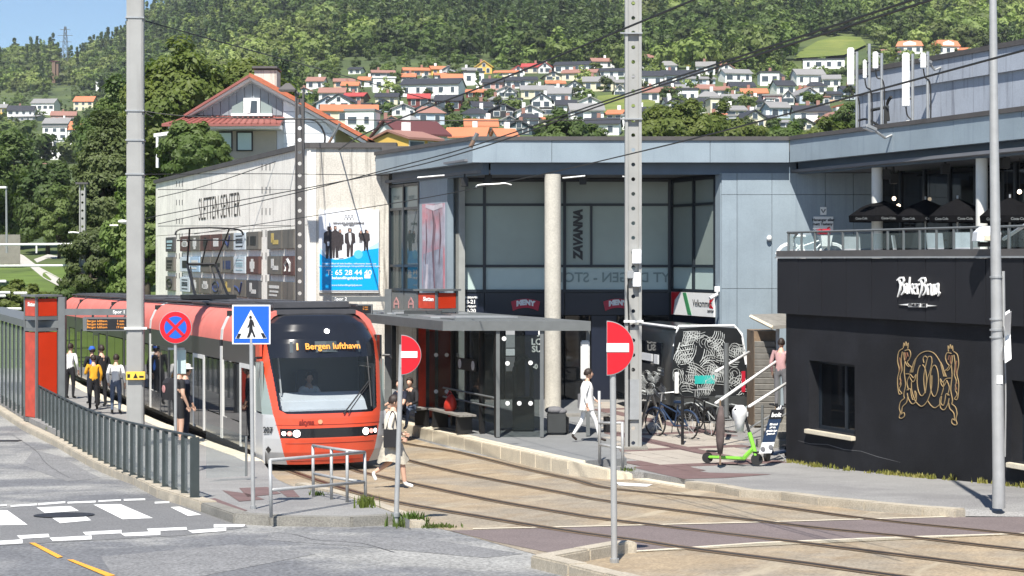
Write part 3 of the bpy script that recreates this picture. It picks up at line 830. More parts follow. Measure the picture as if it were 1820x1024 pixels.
# further houses filling the rows
_r = random.Random(21)
_ex = 0
for _ in range(4000):
    if _ex >= 62: break
    y1 = _r.uniform(132, 236); x0 = _r.uniform(535, 1500); w_ = _r.uniform(20, 44) * (.8 + (y1 - 130) / 260); h_ = w_ * _r.uniform(.55, .85)
    if 1050 < x0 + w_ / 2 < 1168 and 168 < y1 < 214: continue
    if y1 < 150 and x0 > 1330: continue
    if any(min(x0 + w_, b) - max(x0, a) > .22 * min(w_, b - a) and abs(y1 - d) < 12 for (a, b, c, d), *_q in HOUSES): continue
    HOUSES.append(((x0, x0 + w_, y1 - h_, y1), _r.choice(['white'] * 5 + ['cream', 'cream', 'pale blue', 'grey', 'peach']), _r.choice(['charcoal', 'charcoal', 'slate grey', 'slate grey', 'brick brown', 'brick brown', 'orange']), _r.choice('eeeggfh'))); _ex += 1
foot = []
def house(x0, x1, yt, yb, wall, roof, kind, i):
    xm = (x0 + x1) / 2
    p = hp(xm, yb); Y = p.y; s = F / Y
    wd = (x1 - x0) / s; H = (yb - yt) / s
    dp = min(9.0, max(6.0, wd * .8)) if kind != 'g' else 9.0
    foot.append((p.x, p.y, max(wd, dp) * .62))
    rz = random.uniform(-.22, .22)
    root = empty('hillside_house', (p.x, p.y + dp / 2, p.z), rz)
    wmt, rmt = M['house_' + wall], M['house_' + roof]
    rh = H * {'e': .34, 'g': .40, 'f': .06, 'h': .36, 'm': .44}[kind]
    wh = H - rh; a, b = wd / 2, dp / 2
    mb = MB()
    mb.prism([(-a, -b), (a, -b), (a, b), (-a, b)], -5, wh)
    if kind == 'g': mb.loft([[(-a, -b, wh), (a, -b, wh), (0, -b, H - .12)], [(-a, b, wh), (a, b, wh), (0, b, H - .12)]])
    if kind == 'e': mb.loft([[(-a, -b, wh), (-a, b, wh), (-a, 0, H - .12)], [(a, -b, wh), (a, b, wh), (a, 0, H - .12)]])
    mb.build('wall', wmt, root, local=True)
    r = MB(); o_ = .45; th = .22
    def slab(q):   # a sloping roof slab of thickness th
        q = [Vector(v) for v in q]; r.hexa([v for v in q] + [v + Vector((0, 0, th)) for v in q])
    if kind == 'e':
        k = o_ * rh / b
        slab([(-a - .3, -b - o_, wh - k), (a + .3, -b - o_, wh - k), (a + .3, 0, H), (-a - .3, 0, H)]); slab([(-a - .3, 0, H), (a + .3, 0, H), (a + .3, b + o_, wh - k), (-a - .3, b + o_, wh - k)])
    elif kind == 'g':
        k = o_ * rh / a
        slab([(-a - o_, -b - .4, wh - k), (0, -b - .4, H), (0, b + .4, H), (-a - o_, b + .4, wh - k)]); slab([(0, -b - .4, H), (a + o_, -b - .4, wh - k), (a + o_, b + .4, wh - k), (0, b + .4, H)])
    elif kind == 'f':
        r.box((0, 0, wh + rh / 2 + .1), (wd + .5, dp + .5, rh + .15))
    elif kind == 'h':
        q = a * .45
        r.loft([[(-a - o_, -b - o_, wh - .1), (a + o_, -b - o_, wh - .1), (a + o_, b + o_, wh - .1), (-a - o_, b + o_, wh - .1)], [(-q, -.2, H), (q, -.2, H), (q, .2, H), (-q, .2, H)]])
    elif kind == 'm':
        r.loft([[(-a - o_, -b - o_, wh - .1), (a + o_, -b - o_, wh - .1), (a + o_, b + o_, wh - .1), (-a - o_, b + o_, wh - .1)], [(-a + .4, -b + .6, wh + rh * .75), (a - .4, -b + .6, wh + rh * .75), (a - .4, b - .6, wh + rh * .75), (-a + .4, b - .6, wh + rh * .75)], [(-a * .6, -.2, H), (a * .6, -.2, H), (a * .6, .2, H), (-a * .6, .2, H)]])
        d = MB(); d.prism([(-a * .5, -b - .25), (a * .5, -b - .25), (a * .5, 0), (-a * .5, 0)], wh * .98, wh + rh * .45)
        d.loft([[(-a * .5, -b - .25, wh + rh * .45), (a * .5, -b - .25, wh + rh * .45), (0, -b - .25, wh + rh * .78)], [(-a * .5, 0, wh + rh * .45), (a * .5, 0, wh + rh * .45), (0, 0, wh + rh * .78)]])
        d.build('dormer', wmt, root, local=True)
    ro = r.build('roof', rmt, root, local=True)
    if kind in 'egh' and i % 3 != 2:
        c = MB(); cxx = a * random.uniform(-.5, .5); c.box((cxx, .5, H + .35), (.7, .6, 1.5)); c.build('chimney', M['house_white' if i % 2 else 'house_brick brown'], ro, local=True)
    # windows: rows on the front, each a dark pane in a pale frame
    nrow = max(1, round(wh / 2.9)); ncol = max(2, round(wd / 2.9))
    pane_me = None
    for rr in range(nrow):
        if ncol > 4 and rr == nrow - 1 and nrow > 1 and i % 2 == 0:
            bal = MB(); bal.box((-a * .4, -b - .55, wh * (rr + .12) / nrow), (wd * .25, 1.1, .95)); bal.box((a * .45, -b - .55, wh * (rr + .12) / nrow), (wd * .25, 1.1, .95)); bal.build('balcony', M['house_white'] if wall != 'white' else M['house_grey'], root, local=True)
        for cc_ in range(ncol):
            cx_ = -a + wd * (cc_ + .5) / ncol; cz = wh * (rr + .56) / nrow
            ww = random.choice((.9, 1.2, 1.7)); hh = min(1.35, wh / nrow * .5)
            f = MB(); f.box((cx_, -b - .02, cz), (ww + .22, .12, hh + .22)); fo = f.build('window', M['window_trim'], root, local=True)
            q = MB(); q.box((cx_, -b - .08, cz), (ww, .08, hh)); q.build('pane', M['house_window'], fo, local=True)
    if kind == 'g':
        f = MB(); f.box((0, -b - .03, wh + rh * .3), (1.1, .12, 1.2)); fo = f.build('window', M['window_trim'], root, local=True)
        q = MB(); q.box((0, -b - .09, wh + rh * .3), (.9, .08, 1.0)); q.build('pane', M['house_window'], fo, local=True)
    tag(root, cat='house', group='houses on the hillside')
    return root, xm, yb
KN = {'e': 'house', 'g': 'gable-fronted house', 'f': 'flat-roofed house', 'h': 'hip-roofed house', 'm': 'mansard villa'}
hs = []
for i, ((a, b, c, d), wall, roof, kind) in enumerate(HOUSES):
    hs.append((*house(a, b, c, d, wall, roof, kind, i), wall, roof, kind, b - a))
bands = [(0, 128, 'top row'), (128, 152, 'second row'), (152, 178, 'middle rows'), (178, 205, 'lower rows'), (205, 400, 'lowest row')]
cnt = {}
ORD = ['leftmost', 'second from left', 'third from left', 'fourth from left', 'fifth from left', 'sixth from left', 'seventh from left', 'eighth from left', 'ninth from left'] + [n + ' from left' for n in ('tenth', 'eleventh', 'twelfth', 'thirteenth', 'fourteenth', 'fifteenth', 'sixteenth', 'seventeenth', 'eighteenth')]
for o, xm, yb, wall, roof, kind, wpx in sorted(hs, key=lambda t: t[1]):
    bnd = 'left hamlet' if xm < 226 else [n for a, b, n in bands if a <= yb < b][0]
    k = (bnd, wall, roof, kind); cnt[k] = cnt.get(k, []) + [o]
for (bnd, wall, roof, kind), os_ in cnt.items():
    for j, o in enumerate(os_):
        o['label'] = f"{wall} {KN[kind]} with {roof} roof in {bnd} of hillside" + (f", {ORD[j]}" if len(os_) > 1 else '')

# individual trees standing among the hillside houses
SPOTS = [(1075, 165, 30), (1190, 192, 40), (1230, 225, 48), (1180, 232, 50), (1205, 200, 34), (1260, 240, 42), (1010, 245, 36), (960, 243, 26), (1025, 175, 22), (1435, 190, 30), (1452, 190, 26), (1500, 225, 34), (1480, 235, 30), (1375, 242, 34), (1330, 244, 36), (1420, 238, 30), (690, 205, 26), (672, 208, 24), (760, 180, 22), (800, 205, 24), (830, 215, 30), (886, 190, 20), (870, 178, 22), (1060, 135, 26), (1130, 118, 34), (1175, 116, 36), (1330, 130, 34), (1370, 140, 26), (1250, 148, 18), (705, 150, 24), (710, 175, 22), (880, 108, 22), (620, 180, 20), (560, 185, 24), (640, 240, 20), (790, 245, 24), (1295, 210, 40), (1510, 180, 28), (100, 200, 26), (128, 215, 22), (1545, 132, 30), (1590, 110, 26)]
tree_protos = []
for j, (lm, nm) in enumerate((('leaf_light', 'bright green'), ('leaf_olive', 'olive green'), ('leaf_dark', 'dark green'), ('leaf_birch', 'grey green'))):
    V, Q, cs = leaf_cloud(3.0, 3.0, 3.3, 30, 36, .5, 80 + j, spread=.34)
    cm = raw_mesh('crown', V + np.array([0, 0, 4.6]), Q, M[lm])
    t = MB(); t.tube([(0, 0, -1), (0, 0, 2), (.1, 0, 5)], [.28, .2, .06], 6)
    tree_protos.append((cm, t, nm))
SPOTS.sort()
for j, (px, py, hpx) in enumerate(SPOTS):
    p = hp(px, py); s = F / p.y; sc = hpx / s / 7.8
    k = (j * 7 + int(px)) % 4
    cm, t, nm = tree_protos[k]
    root = empty('hillside_tree', p, random.uniform(0, 6), None, 'tree', 'trees among the hillside houses')
    root.scale = (sc * 1.05, sc * 1.05, sc)
    near = min(hs, key=lambda h: (h[1] - px) ** 2 + (h[2] - py) ** 2)
    root['label'] = f"{nm} round tree beside the {near[3]} {KN[near[5]]} ({near[0]['label'].split(' roof in ')[1].split(' of hillside')[0]})"
    root['_k'] = 0; del root['_k']
    o = bpy.data.objects.new('crown', cm); C.objects.link(o); o.parent = root
    if j < 4: tree_protos[k] = (cm, t, nm)
    tm = t.build('trunk', M['bark'], root, local=True)
# make tree labels single
seen = {}
for o in [x for x in C.objects if x.name.startswith('hillside_tree')]:
    seen.setdefault(o['label'], []).append(o)
for l, os_ in seen.items():
    if len(os_) > 1:
        for j, o in enumerate(os_): o['label'] = l.replace(' round tree', f" round tree {ORD[j]}")

# forest points
pts, idx, rot, scl = [], [], [], []
rr = random.Random(5)
fx = np.array([f[0] for f in foot]); fy = np.array([f[1] for f in foot]); fr = np.array([f[2] for f in foot])
tries = 0
while len(pts) < 12500 and tries < 80000:
    tries += 1
    Y = 160 + 1080 * rr.random() ** .62
    px = rr.uniform(-160, 2000)
    x = (px - CX) / F * Y
    row = hrow(px, Y)
    if Y > 1165 and px > 320: continue
    if row > 252 and px > 330: continue
    if row > 300: continue
    town = False
    if px > 520 and 100 < row < 262: town = row > 118 + 26 * math.sin(px / 150.0) * .6 - (30 if px > 1500 else 0)
    if px < 190 and 165 < row < 290: town = True
    if town and rr.random() > (.38 if row < 200 else .34): continue
    if abs(px - 98) < 16 and row > 90 and Y < 1000: continue
    if 1405 < px < 1550 and 66 < row < 115: continue
    if 1050 < px < 1168 and 168 < row < 214: continue
    dd = (fx - x) ** 2 + (fy - Y + 2) ** 2
    if (dd < (fr + (2.4 if not town else 2.0)) ** 2).any(): continue
    # keep the houses' fronts free
    if ((np.abs(fx - x) < fr) & (fy > Y) & (fy - Y < 20)).any() and (town or Y < 700): continue
    con = .92 if (630 < px < 1110 and row < 92 - 20 * math.sin(px / 90)) else .45 if row < 45 else .07
    if px < 420 and row < 120: con = .5
    is_con = rr.random() < con * (0.7 + .5 * (math.sin(px * .013 + Y * .02) > -.2))
    pts.append((x, Y, hz(px, Y) - .5)); idx.append(5 + rr.randrange(3) if is_con else rr.randrange(5))
    rot.append(rr.uniform(0, 6.28))
    sc = rr.choice((rr.uniform(.55, .9), rr.uniform(.8, 1.25), rr.uniform(1.0, 1.75))) * (.48 if town else 1.0)
    scl.append(sc)
scatter('forest', pts, np.array(idx, dtype=np.int32), np.array(rot, dtype=np.float32), np.array(scl, dtype=np.float32))
tag(C.objects['forest'], 'dense mixed forest covering the hillside above the houses', 'forest')

# pylon and tower on the left ridge
p = at(116, 112, 1130); s = F / p.y
py_ = empty('pylon', (p.x, p.y, p.z - 6), 0, 'thin steel lattice power pylon on the left ridge against the sky', 'pylon')
hgt = (112 - 47) / s + 6; mb = MB()
for sx in (-1, 1):
    for sy in (-1, 1):
        mb.tube([(sx * 2.6, sy * 2.6, 0), (sx * .5, sy * .5, hgt)], .16, 4)
for k in range(9):
    z = hgt * k / 9; z2 = hgt * (k + 1) / 9; q = lambda zz: 2.6 - 2.1 * zz / hgt
    for sy in (-1, 1):
        mb.tube([(-q(z), sy * q(z), z), (q(z2), sy * q(z2), z2)], .1, 4); mb.tube([(q(z), sy * q(z), z), (-q(z2), sy * q(z2), z2)], .1, 4)
mb.build('lattice', M['grey_metal'], py_, local=True)
mb = MB()
for k, ww in ((.66, 4.2), (.80, 5.0), (.93, 3.4)):
    mb.box((0, 0, hgt * k), (ww * 2, .3, .3)); 
mb.build('crossarm', M['grey_metal'], py_, local=True)
p = hp(98, 148)
tw = empty('tower', p, 0, 'narrow rust brown tower rising from the trees below the left ridge', 'tower')
s = F / p.y; mb = MB(); hh = 38 / s
mb.box((-.55, 0, hh / 2), (6 / s, 3, hh)); mb.box((4.5 / s, .6, hh / 2 - .5), (4 / s, 3, hh - 1)); mb.build('shaft', M['house_brown'], tw, local=True)
mb = MB(); mb.box((0, .2, hh + .2), (14 / s, 4, .5)); mb.build('cap', M['house_maroon'], tw, local=True)

hz_ = MB(); hz_.box((0, 960, 225), (3000, 2060, 456))
hm = bpy.data.materials.new('haze_air'); hm.use_nodes = True
hm.node_tree.nodes.remove(hm.node_tree.nodes['Principled BSDF'])
pv = hm.node_tree.nodes.new('ShaderNodeVolumePrincipled'); pv.inputs['Color'].default_value = (.86, .92, 1, 1); pv.inputs['Density'].default_value = .00012; pv.inputs['Anisotropy'].default_value = .2
hm.node_tree.links.new(pv.outputs[0], hm.node_tree.nodes['Material Output'].inputs['Volume'])
tag(hz_.build('haze', hm), 'thin pale haze over the valley', 'haze', kind='stuff')
# ================================================================ BUILDINGS
class Fr:
    """frame of a wall: a along it (left to right as seen), o outwards, z up"""
    def __init__(s, O, u, n=None):
        s.O = Vector((O[0], O[1], 0)); s.u = Vector((u[0], u[1], 0)).normalized()
        s.n = Vector((s.u.y, -s.u.x, 0))
    def P(s, a, o, z): 
        p = s.O + s.u * a + s.n * o
        return Vector((p.x, p.y, z))
    def box(s, mb, a0, a1, o0, o1, z0, z1):
        return mb.hexa([s.P(a0, o1, z0), s.P(a1, o1, z0), s.P(a1, o0, z0), s.P(a0, o0, z0), s.P(a0, o1, z1), s.P(a1, o1, z1), s.P(a1, o0, z1), s.P(a0, o0, z1)])
    def a(s, px, o=0.0):    # position along the wall seen at photo column px
        k = (px - CX) / F; q = s.O + s.n * o
        return (k * q.y - q.x) / (s.u.x - k * s.u.y)
    def az(s, px, py, o=0.0):
        a = s.a(px, o); p = s.P(a, o, 0)
        return a, Z_(py, p.y)
    def pt(s, px, py, o=0.0):
        a, z = s.az(px, py, o); return s.P(a, o, z)
    def poly(s, mb, pix, o, th=.01):
        """a flat print or plate outlined in photo pixels, th thick"""
        q = [s.pt(x, y, o) for x, y in pix]
        ar = sum(pix[i][0] * pix[(i + 1) % len(pix)][1] - pix[(i + 1) % len(pix)][0] * pix[i][1] for i in range(len(pix)))
        if ar > 0: q = q[::-1]
        k = len(q); back = [p - s.n * th for p in q]
        mb.add(back + q, [tuple(range(k, 2 * k)), tuple(reversed(range(k)))] + [(i, (i + 1) % k, k + (i + 1) % k, k + i) for i in range(k)])
    def stroke(s, mb, pix, w, o, th=.01, taper=None):
        """a ribbon along photo pixels, w wide in metres (list allowed)"""
        pts = [s.pt(x, y, o) for x, y in pix]
        n = len(pts); L, Rr = [], []
        for i, p in enumerate(pts):
            t = (pts[min(i + 1, n - 1)] - pts[max(i - 1, 0)]).normalized()
            b = t.cross(s.n).normalized() * ((w[i] if isinstance(w, (list, tuple)) else w) / 2)
            L.append(p + b); Rr.append(p - b)
        for i in range(n - 1):
            f = [L[i], Rr[i], Rr[i + 1], L[i + 1]]
            mb.add([q - s.n * th for q in f] + f, [(0, 1, 2, 3), (7, 6, 5, 4), (0, 4, 5, 1), (1, 5, 6, 2), (2, 6, 7, 3), (3, 7, 4, 0)])

# ---------------------------------------------------------------- shopping centre
CN = Vector((7.82, 47.6, 0)); AN = Vector((-1.11, 47.6, 0)); BN = Vector((-4.41, 54.5, 0))
FrF = Fr(AN, (1, 0)); FrL = Fr(BN, AN - BN); FrW = Fr(CN, (.374, -.927))
ZB, ZT = 7.25, 7.87
sc = empty('shopping_centre', (3, 52, 0), 0, 'blue grey two storey shopping centre with frosted glass front and flat roof', 'building')
def panels(fr, L, z0, z1, o0, o1, step, m, parent, name, gap=.012, a0=0.0, jit=.004):
    k = max(1, round((L - a0) / step)); st = (L - a0) / k
    for i in range(k):
        mb = MB(); j = random.uniform(-jit, jit)
        fr.box(mb, a0 + i * st + gap / 2, a0 + (i + 1) * st - gap / 2, o0, o1 + j, z0, z1)
        mb.build(name, m, parent)
LW = 15.0
panels(FrF, 8.93, ZB, ZT, -.25, 0, 2.0, M['cladding_blue'], sc, 'fascia_panel', a0=.0)
panels(FrL, (AN - BN).length, ZB, ZT, -.25, 0, 2.4, M['cladding_blue'], sc, 'fascia_panel')
panels(FrW, LW, ZB, ZT, -.25, 0, 2.6, M['cladding_blue'], sc, 'fascia_panel', a0=.02)
mb = MB()
FrF.box(mb, -.02, 8.95, -.5, .05, ZT, ZT + .11); FrL.box(mb, 0, (AN - BN).length - .02, -.5, .05, ZT + .001, ZT + .112); FrW.box(mb, .06, LW, -.5, .05, ZT + .002, ZT + .113)
mb.build('roof_cap', M['roof_cap'], sc)
mb = MB()
FrF.box(mb, .5, 9.2, -.62, -.42, 6.93, ZB + .1); FrL.box(mb, .4, (AN - BN).length - .25, -.62, -.42, 6.931, ZB + .1); FrW.box(mb, -.22, LW, -.62, -.42, 6.932, ZB + .1)
mb.build('beam', M['beam_blue'], sc)
mb = MB()
mb.prism([(-4.2, 54.8), (-1.0, 48.1), (7.9, 48.1), (12.4, 36), (18, 36), (18, 62), (-3, 62)], 6.98, 7.06)
mb.prism([(-1.35, 47.9), (8.0, 48.0), (12.95, 35.6), (13.6, 34.6), (20, 36), (20, 62), (-4.2, 62), (-4.2, 54.7)], 7.30, 7.36)
mb.build('soffit', M['soffit'], sc)
mb = MB()
mb.prism([(-1.0, 47.9), (8.0, 48.0), (13.5, 34.4), (24, 38), (24, 84), (-4, 84), (-4.2, 54.7)], ZT - .3, ZT - .05)
mb.build('roof', M['roof_cap'], sc)
# frontal glass front, one pane per field
FrG = Fr((-1.6, 51), (1, 0))
XS = [816, 861, 1003.5, 1190]; ZS = [Z_(y, 51) for y in (517, 473, 364, 321)]
def glazing(fr, cols, zs, mats, parent, depth=.05):
    for i in range(len(cols) - 1):
        for k in range(len(zs) - 1):
            mb = MB(); fr.box(mb, cols[i] + .035, cols[i + 1] - .035, -.05 - depth, -.05 + random.uniform(-.004, .004), zs[k] + .035, zs[k + 1] - .035)
            mb.build('pane', M[mats[k]], parent)
    mb = MB()
    for c in cols: fr.box(mb, c - .045, c + .045, -.16, .02, zs[0] - .05, zs[-1] + .05)
    mb.build('mullion', M['mullion'], parent)
    for k, z in enumerate(zs):
        mb = MB(); fr.box(mb, cols[0] + .046, cols[-1] - .046, -.15, .008 + .001 * k, z - .04, z + .04)
        mb.build('transom', M['mullion'], parent)
cols = [FrG.a(x) for x in XS]
glazing(FrG, cols, ZS, ['frosted_pale', 'frosted_pane', 'frosted_upper'], sc)
mb = MB(); c1 = FrG.a(1051); FrG.box(mb, c1 - .035, c1 + .035, -.1, .012, ZS[1] + .04, ZS[2] - .04); mb.build('mullion', M['mullion'], sc)
mb = MB(); FrG.box(mb, cols[0], cols[-1] + .3, -.1, -.02, ZS[3] + .05, 6.97); mb.build('header', M['mullion'], sc)
GZ = -.35
for i in range(len(cols) - 1):
    mb = MB(); FrG.box(mb, cols[i] + .01, cols[i + 1] - .01, -.1, -.03, Z_(560, 51), ZS[0] - .055); mb.build('sign_panel', M['navy_panel'], sc)
    n_ = 2 if i == 0 else 4
    for k in range(n_):
        a0 = cols[i] + (cols[i + 1] - cols[i]) * k / n_; a1 = cols[i] + (cols[i + 1] - cols[i]) * (k + 1) / n_
        mb = MB(); FrG.box(mb, a0 + .02, a1 - .02, -.12, -.04, GZ, Z_(560, 51) - .02); mb.build('shop_pane', M['dark_glass'] if (i + k) % 3 else M['navy_panel'], sc)
# backing behind the panes
mb = MB(); FrG.box(mb, -.3, 6.6, -.5, -.3, GZ, 6.95); mb.build('backing', M['black'], sc)
# mirrored window lettering
text('NYT DAGEN - STOR', .42, mat('faint_print', (.20, .27, .26), .4, var=.1), sc, FrG.P(FrG.a(1098), -.035, Z_(494, 51)), -FrG.u, (0, 0, 1), .004, 'window_lettering', bold=.006)
za = FrG.P(FrG.a(1028), -.03, Z_(417, 51))
text('ZAVANNA', .36, M['sign_black'], sc, za, (0, 0, 1), -FrG.u, .02, 'lettering', bold=.022, shear=.15, sx=.86)
for px in (934, 1098):
    sg = empty('shop_sign', FrG.P(FrG.a(px), .0, Z_(541, 51)), 0, None, 'sign', 'red arched shop signs')
    sg['label'] = 'red arched MENY sign left of the concrete column' if px < 1000 else 'red arched MENY sign partly behind the tall steel mast'
    c, z = FrG.a(px), Z_(541, 51)
    mb = MB(); up, lo = [], []
    for t in np.linspace(-1, 1, 13):
        up.append(FrG.P(c + t * .44, .05, z + .17 - .09 * t * t)); lo.append(FrG.P(c + t * .38, .05, z - .10 - .10 * t * t))
    q = lo + up[::-1]; k = len(q)
    mb.add([p - FrG.n * .07 for p in q] + q, [tuple(range(k, 2 * k)), tuple(reversed(range(k)))] + [(i, (i + 1) % k, k + (i + 1) % k, k + i) for i in range(k)])
    mb.build('board', M['sign_red'] if 0 else mat('meny_red', (.46, .02, .05), .4), sg)
    text('MENY', .205, M['sign_white'], sg, FrG.P(c, .06, z + .055), FrG.u, (0, 0, 1), .02, 'lettering', bold=.016, curve=.62)
hr = empty('opening_hours', FrG.P(FrG.a(838), 0, Z_(540, 51)), 0, 'white opening hours lettering on the dark navy panel by the corner', 'sign')
for s_, y, sz in (('HVERDAGER', 529, .075), ('8-21', 536.8, .165), ('LØRDAG', 545, .075), ('9-20', 552.8, .165)):
    text(s_, sz, M['sign_white'], hr, FrG.P(FrG.a(837), -.01, Z_(y, 51)), FrG.u, (0, 0, 1), .01, 'lettering', bold=.006)
for s_, px, y, sz in (('LO', 954, 608, .26), ('SU', 954, 621, .26), ('L ST', 1150, 607, .26), ('TY', 1147, 624, .26), ('J', 958, 590, .26), ('-0', 951, 652, .20)):
    text(s_, sz, M['sign_white'], sc, FrG.P(FrG.a(px), -.02, Z_(y, 51)), FrG.u, (0, 0, 1), .01, 'window_lettering', bold=.008)
# angled glass bay and welcome sign
FrS = Fr((4.80, 51.0), (1.12, -3.0)); LS = math.hypot(1.12, 3.0)
cs_ = [.03, FrS.a(1232), FrS.a(1270)]
glazing(FrS, cs_, [3.60, 4.32, 6.12, 6.86], ['frosted_pale', 'frosted_upper', 'frosted_upper'], sc)
mb = MB(); FrS.box(mb, cs_[2] + .05, LS - .0, -.3, .0, GZ, 6.97); mb.build('corner_post', M['cladding_blue'], sc)
mb = MB(); FrS.box(mb, 0, cs_[2] + .04, -.3, -.13, GZ, 6.96); mb.build('backing', M['navy_panel'], sc)
mb = MB(); FrS.box(mb, .0, cs_[2], -.12, -.06, GZ, 2.82); mb.build('sign_panel', M['navy_panel'], sc)
wl = empty('welcome_sign', FrS.P(1, 0, 3.2), 0, 'white welcome sign with red and green swooshes under the angled glass bay', 'sign')
mb = MB(); FrS.box(mb, .08, cs_[2], -.06, .03, 2.86, 3.54); mb.build('board', M['sign_white'], wl)
mb = MB(); FrS.poly(mb, [(1193, 519), (1209, 519), (1199, 533), (1196, 558), (1193, 559)], .037); mb.build('red_swoosh', M['sign_red'], wl)
mb = MB(); FrS.poly(mb, [(1213, 520), (1219, 520), (1229, 560), (1222, 559)], .037); mb.build('green_swoosh', mat('swoosh_green', (.05, .25, .10), .4), wl)
text('Velkommen', .30, M['sign_black'], wl, FrS.pt(1248, 540, .035), FrS.u, (0, 0, 1), .006, 'lettering', sx=.85)
text('senter', .16, M['sign_black'], wl, FrS.pt(1263, 553, .035), FrS.u, (0, 0, 1), .006, 'lettering')
mb = MB(); FrS.stroke(mb, [(1268, 531), (1262, 536), (1262, 545), (1267, 548)], [.03, .12, .12, .03], .036); mb.build('swoosh', M['sign_red'], wl)
# blue wall of single panels
FrB2 = Fr((5.94, 47.95), (1, 0))
bxs = [5.95, X_(1310, 47.95), X_(1372, 47.95), 8.9, 9.7, 10.4]; bzs = [GZ + .2, Z_(513, 47.95), Z_(346, 47.95), 6.97]
for i in range(5):
    for k in range(3):
        mb = MB(); FrB2.box(mb, bxs[i] - 5.94 + .006, bxs[i + 1] - 5.94 - .006, -.12, random.uniform(-.003, .003), bzs[k] + .006, bzs[k + 1] - .006); mb.build('wall_panel', M['cladding_blue'], sc)
mb = MB(); FrB2.box(mb, .05, 4.5, -.4, -.13, GZ, 6.96); mb.build('backing', M['mullion'], sc)
# left return: window bay, poster panel, corner
FrR = Fr((-4.02, 54.7), Vector((-1.93, 50.3)) - Vector((-4.02, 54.7))); LR = (Vector((-1.93, 50.3)) - Vector((-4.02, 54.7))).length
ca = [FrR.a(x) for x in (692, 717, 744)]
glass('mirror_pane', (.3, .35, .36), .45, body=(.10, .13, .13), rough=.02)
glazing(FrR, ca, [3.55, 4.31, 6.12, 6.86], ['mirror_pane', 'mirror_pane', 'frosted_pane'], sc)
mb = MB(); FrR.box(mb, .05, LR - .05, -.6, -.4, GZ, 6.95); mb.build('backing', mat('pale_inside', (.35, .36, .34), .8), sc)
for k in range(2):
    mb = MB(); FrR.box(mb, ca[k] + .03, ca[k + 1] - .03, -.1, -.02, 2.4, 3.48); mb.build('sign_panel', M['grey_metal'], sc)
    e = MB(); cpx = (704, 730)[k]
    FrR.stroke(e, [(cpx - 4, 548), (cpx - 4, 538), (cpx, 530), (cpx + 4, 538), (cpx + 4, 548)], .07, -.008); FrR.stroke(e, [(cpx - 3, 540), (cpx + 3, 540)], .07, -.008); e.build('emblem', mat('emblem_pink', (.5, .25, .24), .5), sc)
mb = MB(); FrR.box(mb, 0, LR, -.14, -.12, GZ, 2.38); mb.build('shop_pane', M['dark_glass'], sc)
text('SPAR', .2, M['faint_print'], sc, FrR.pt(704, 352, -.03), FrR.u, (0, 0, 1), .004, 'window_lettering')
text('VIPPS', .2, M['faint_print'], sc, FrR.pt(730, 352, -.03), FrR.u, (0, 0, 1), .004, 'window_lettering')
mb = MB(); FrR.box(mb, ca[2] + .06, LR, -.2, 0, GZ, 6.95); mb.build('wall_panel', M['cladding_blue'], sc)
FrK2 = Fr((-1.93, 50.3), (.33, .70))
FrK2 = Fr((-1.92, 50.3), (.32, .68))
mb = MB(); mb.prism([(-1.93, 50.32), (-1.62, 50.98), (-1.62, 51.3), (-2.2, 50.9)], GZ, 6.955); mb.build('corner_panel', M['cladding_blue'], sc)
po = empty('fashion_poster', FrR.pt(770, 430, 0), 0, 'tall pink and grey fashion poster on the blue corner panel', 'poster')
mb = MB(); FrR.poly(mb, [(750, 363), (789, 361), (789, 516), (750, 516)], .03, .03); mb.build('board', mat('poster_pink', (.42, .17, .20), .4, var=.4, scale=1.2, streak=.8, streak_col=(.16, .05, .08), col2=(.32, .30, .36), c2=(.4, .6), c2scale=.9), po)
mb = MB(); FrR.poly(mb, [(752, 452), (787, 440), (787, 514), (752, 514)], .033, .003); mb.build('lower_print', mat('poster_lilac', (.26, .27, .33), .5, var=.4, scale=3, streak=.9, streak_col=(.07, .07, .10)), po)
for pts, ww in (([(768, 374), (772, 400), (769, 440), (772, 512)], [.06, .20, .16, .10]), ([(781, 378), (783, 420), (780, 470)], [.05, .12, .04]), ([(757, 390), (758, 430), (756, 470)], [.03, .10, .04])):
    mb = MB(); FrR.stroke(mb, pts, ww, .037, .003); mb.build('figure', M['poster_dusk'] if 'poster_dusk' in M else mat('poster_dusk', (.12, .07, .09), .5, var=.5, scale=3, streak=.8, streak_col=(.30, .14, .17)), po)
mb = MB(); FrR.stroke(mb, [(756, 366), (770, 370), (786, 365)], [.1, .16, .12], .037); FrR.stroke(mb, [(759, 470), (757, 515)], [.1, .2], .037); mb.build('white_print', mat('poster_mist', (.5, .46, .5), .5, var=.3, scale=3), po)
# concrete column under the overhang
def column(x, y, r, z0, z1, label, m='concrete_column'):
    o = tag(MB().cyl((x, y, z0), (x, y, z1), r, r, 28).build('column', M[m], None, smooth=True), label, 'column', 'round columns of the shopping centre')
    return o
column(X_(982.5, 47.95), 47.95, .235, GZ, 6.93, 'thick round bare concrete column in front of the frosted glass')
mat('white_column', (.66, .66, .62), .6, var=.08, scale=2)
column(9.64, 44.56, .145, 4.03, 6.93, 'slim round white column on the terrace right of the white notice', 'white_column')
column(11.27, 40.5, .14, 4.03, 6.93, 'slim round white column half behind the tapered lamp pole', 'white_column')
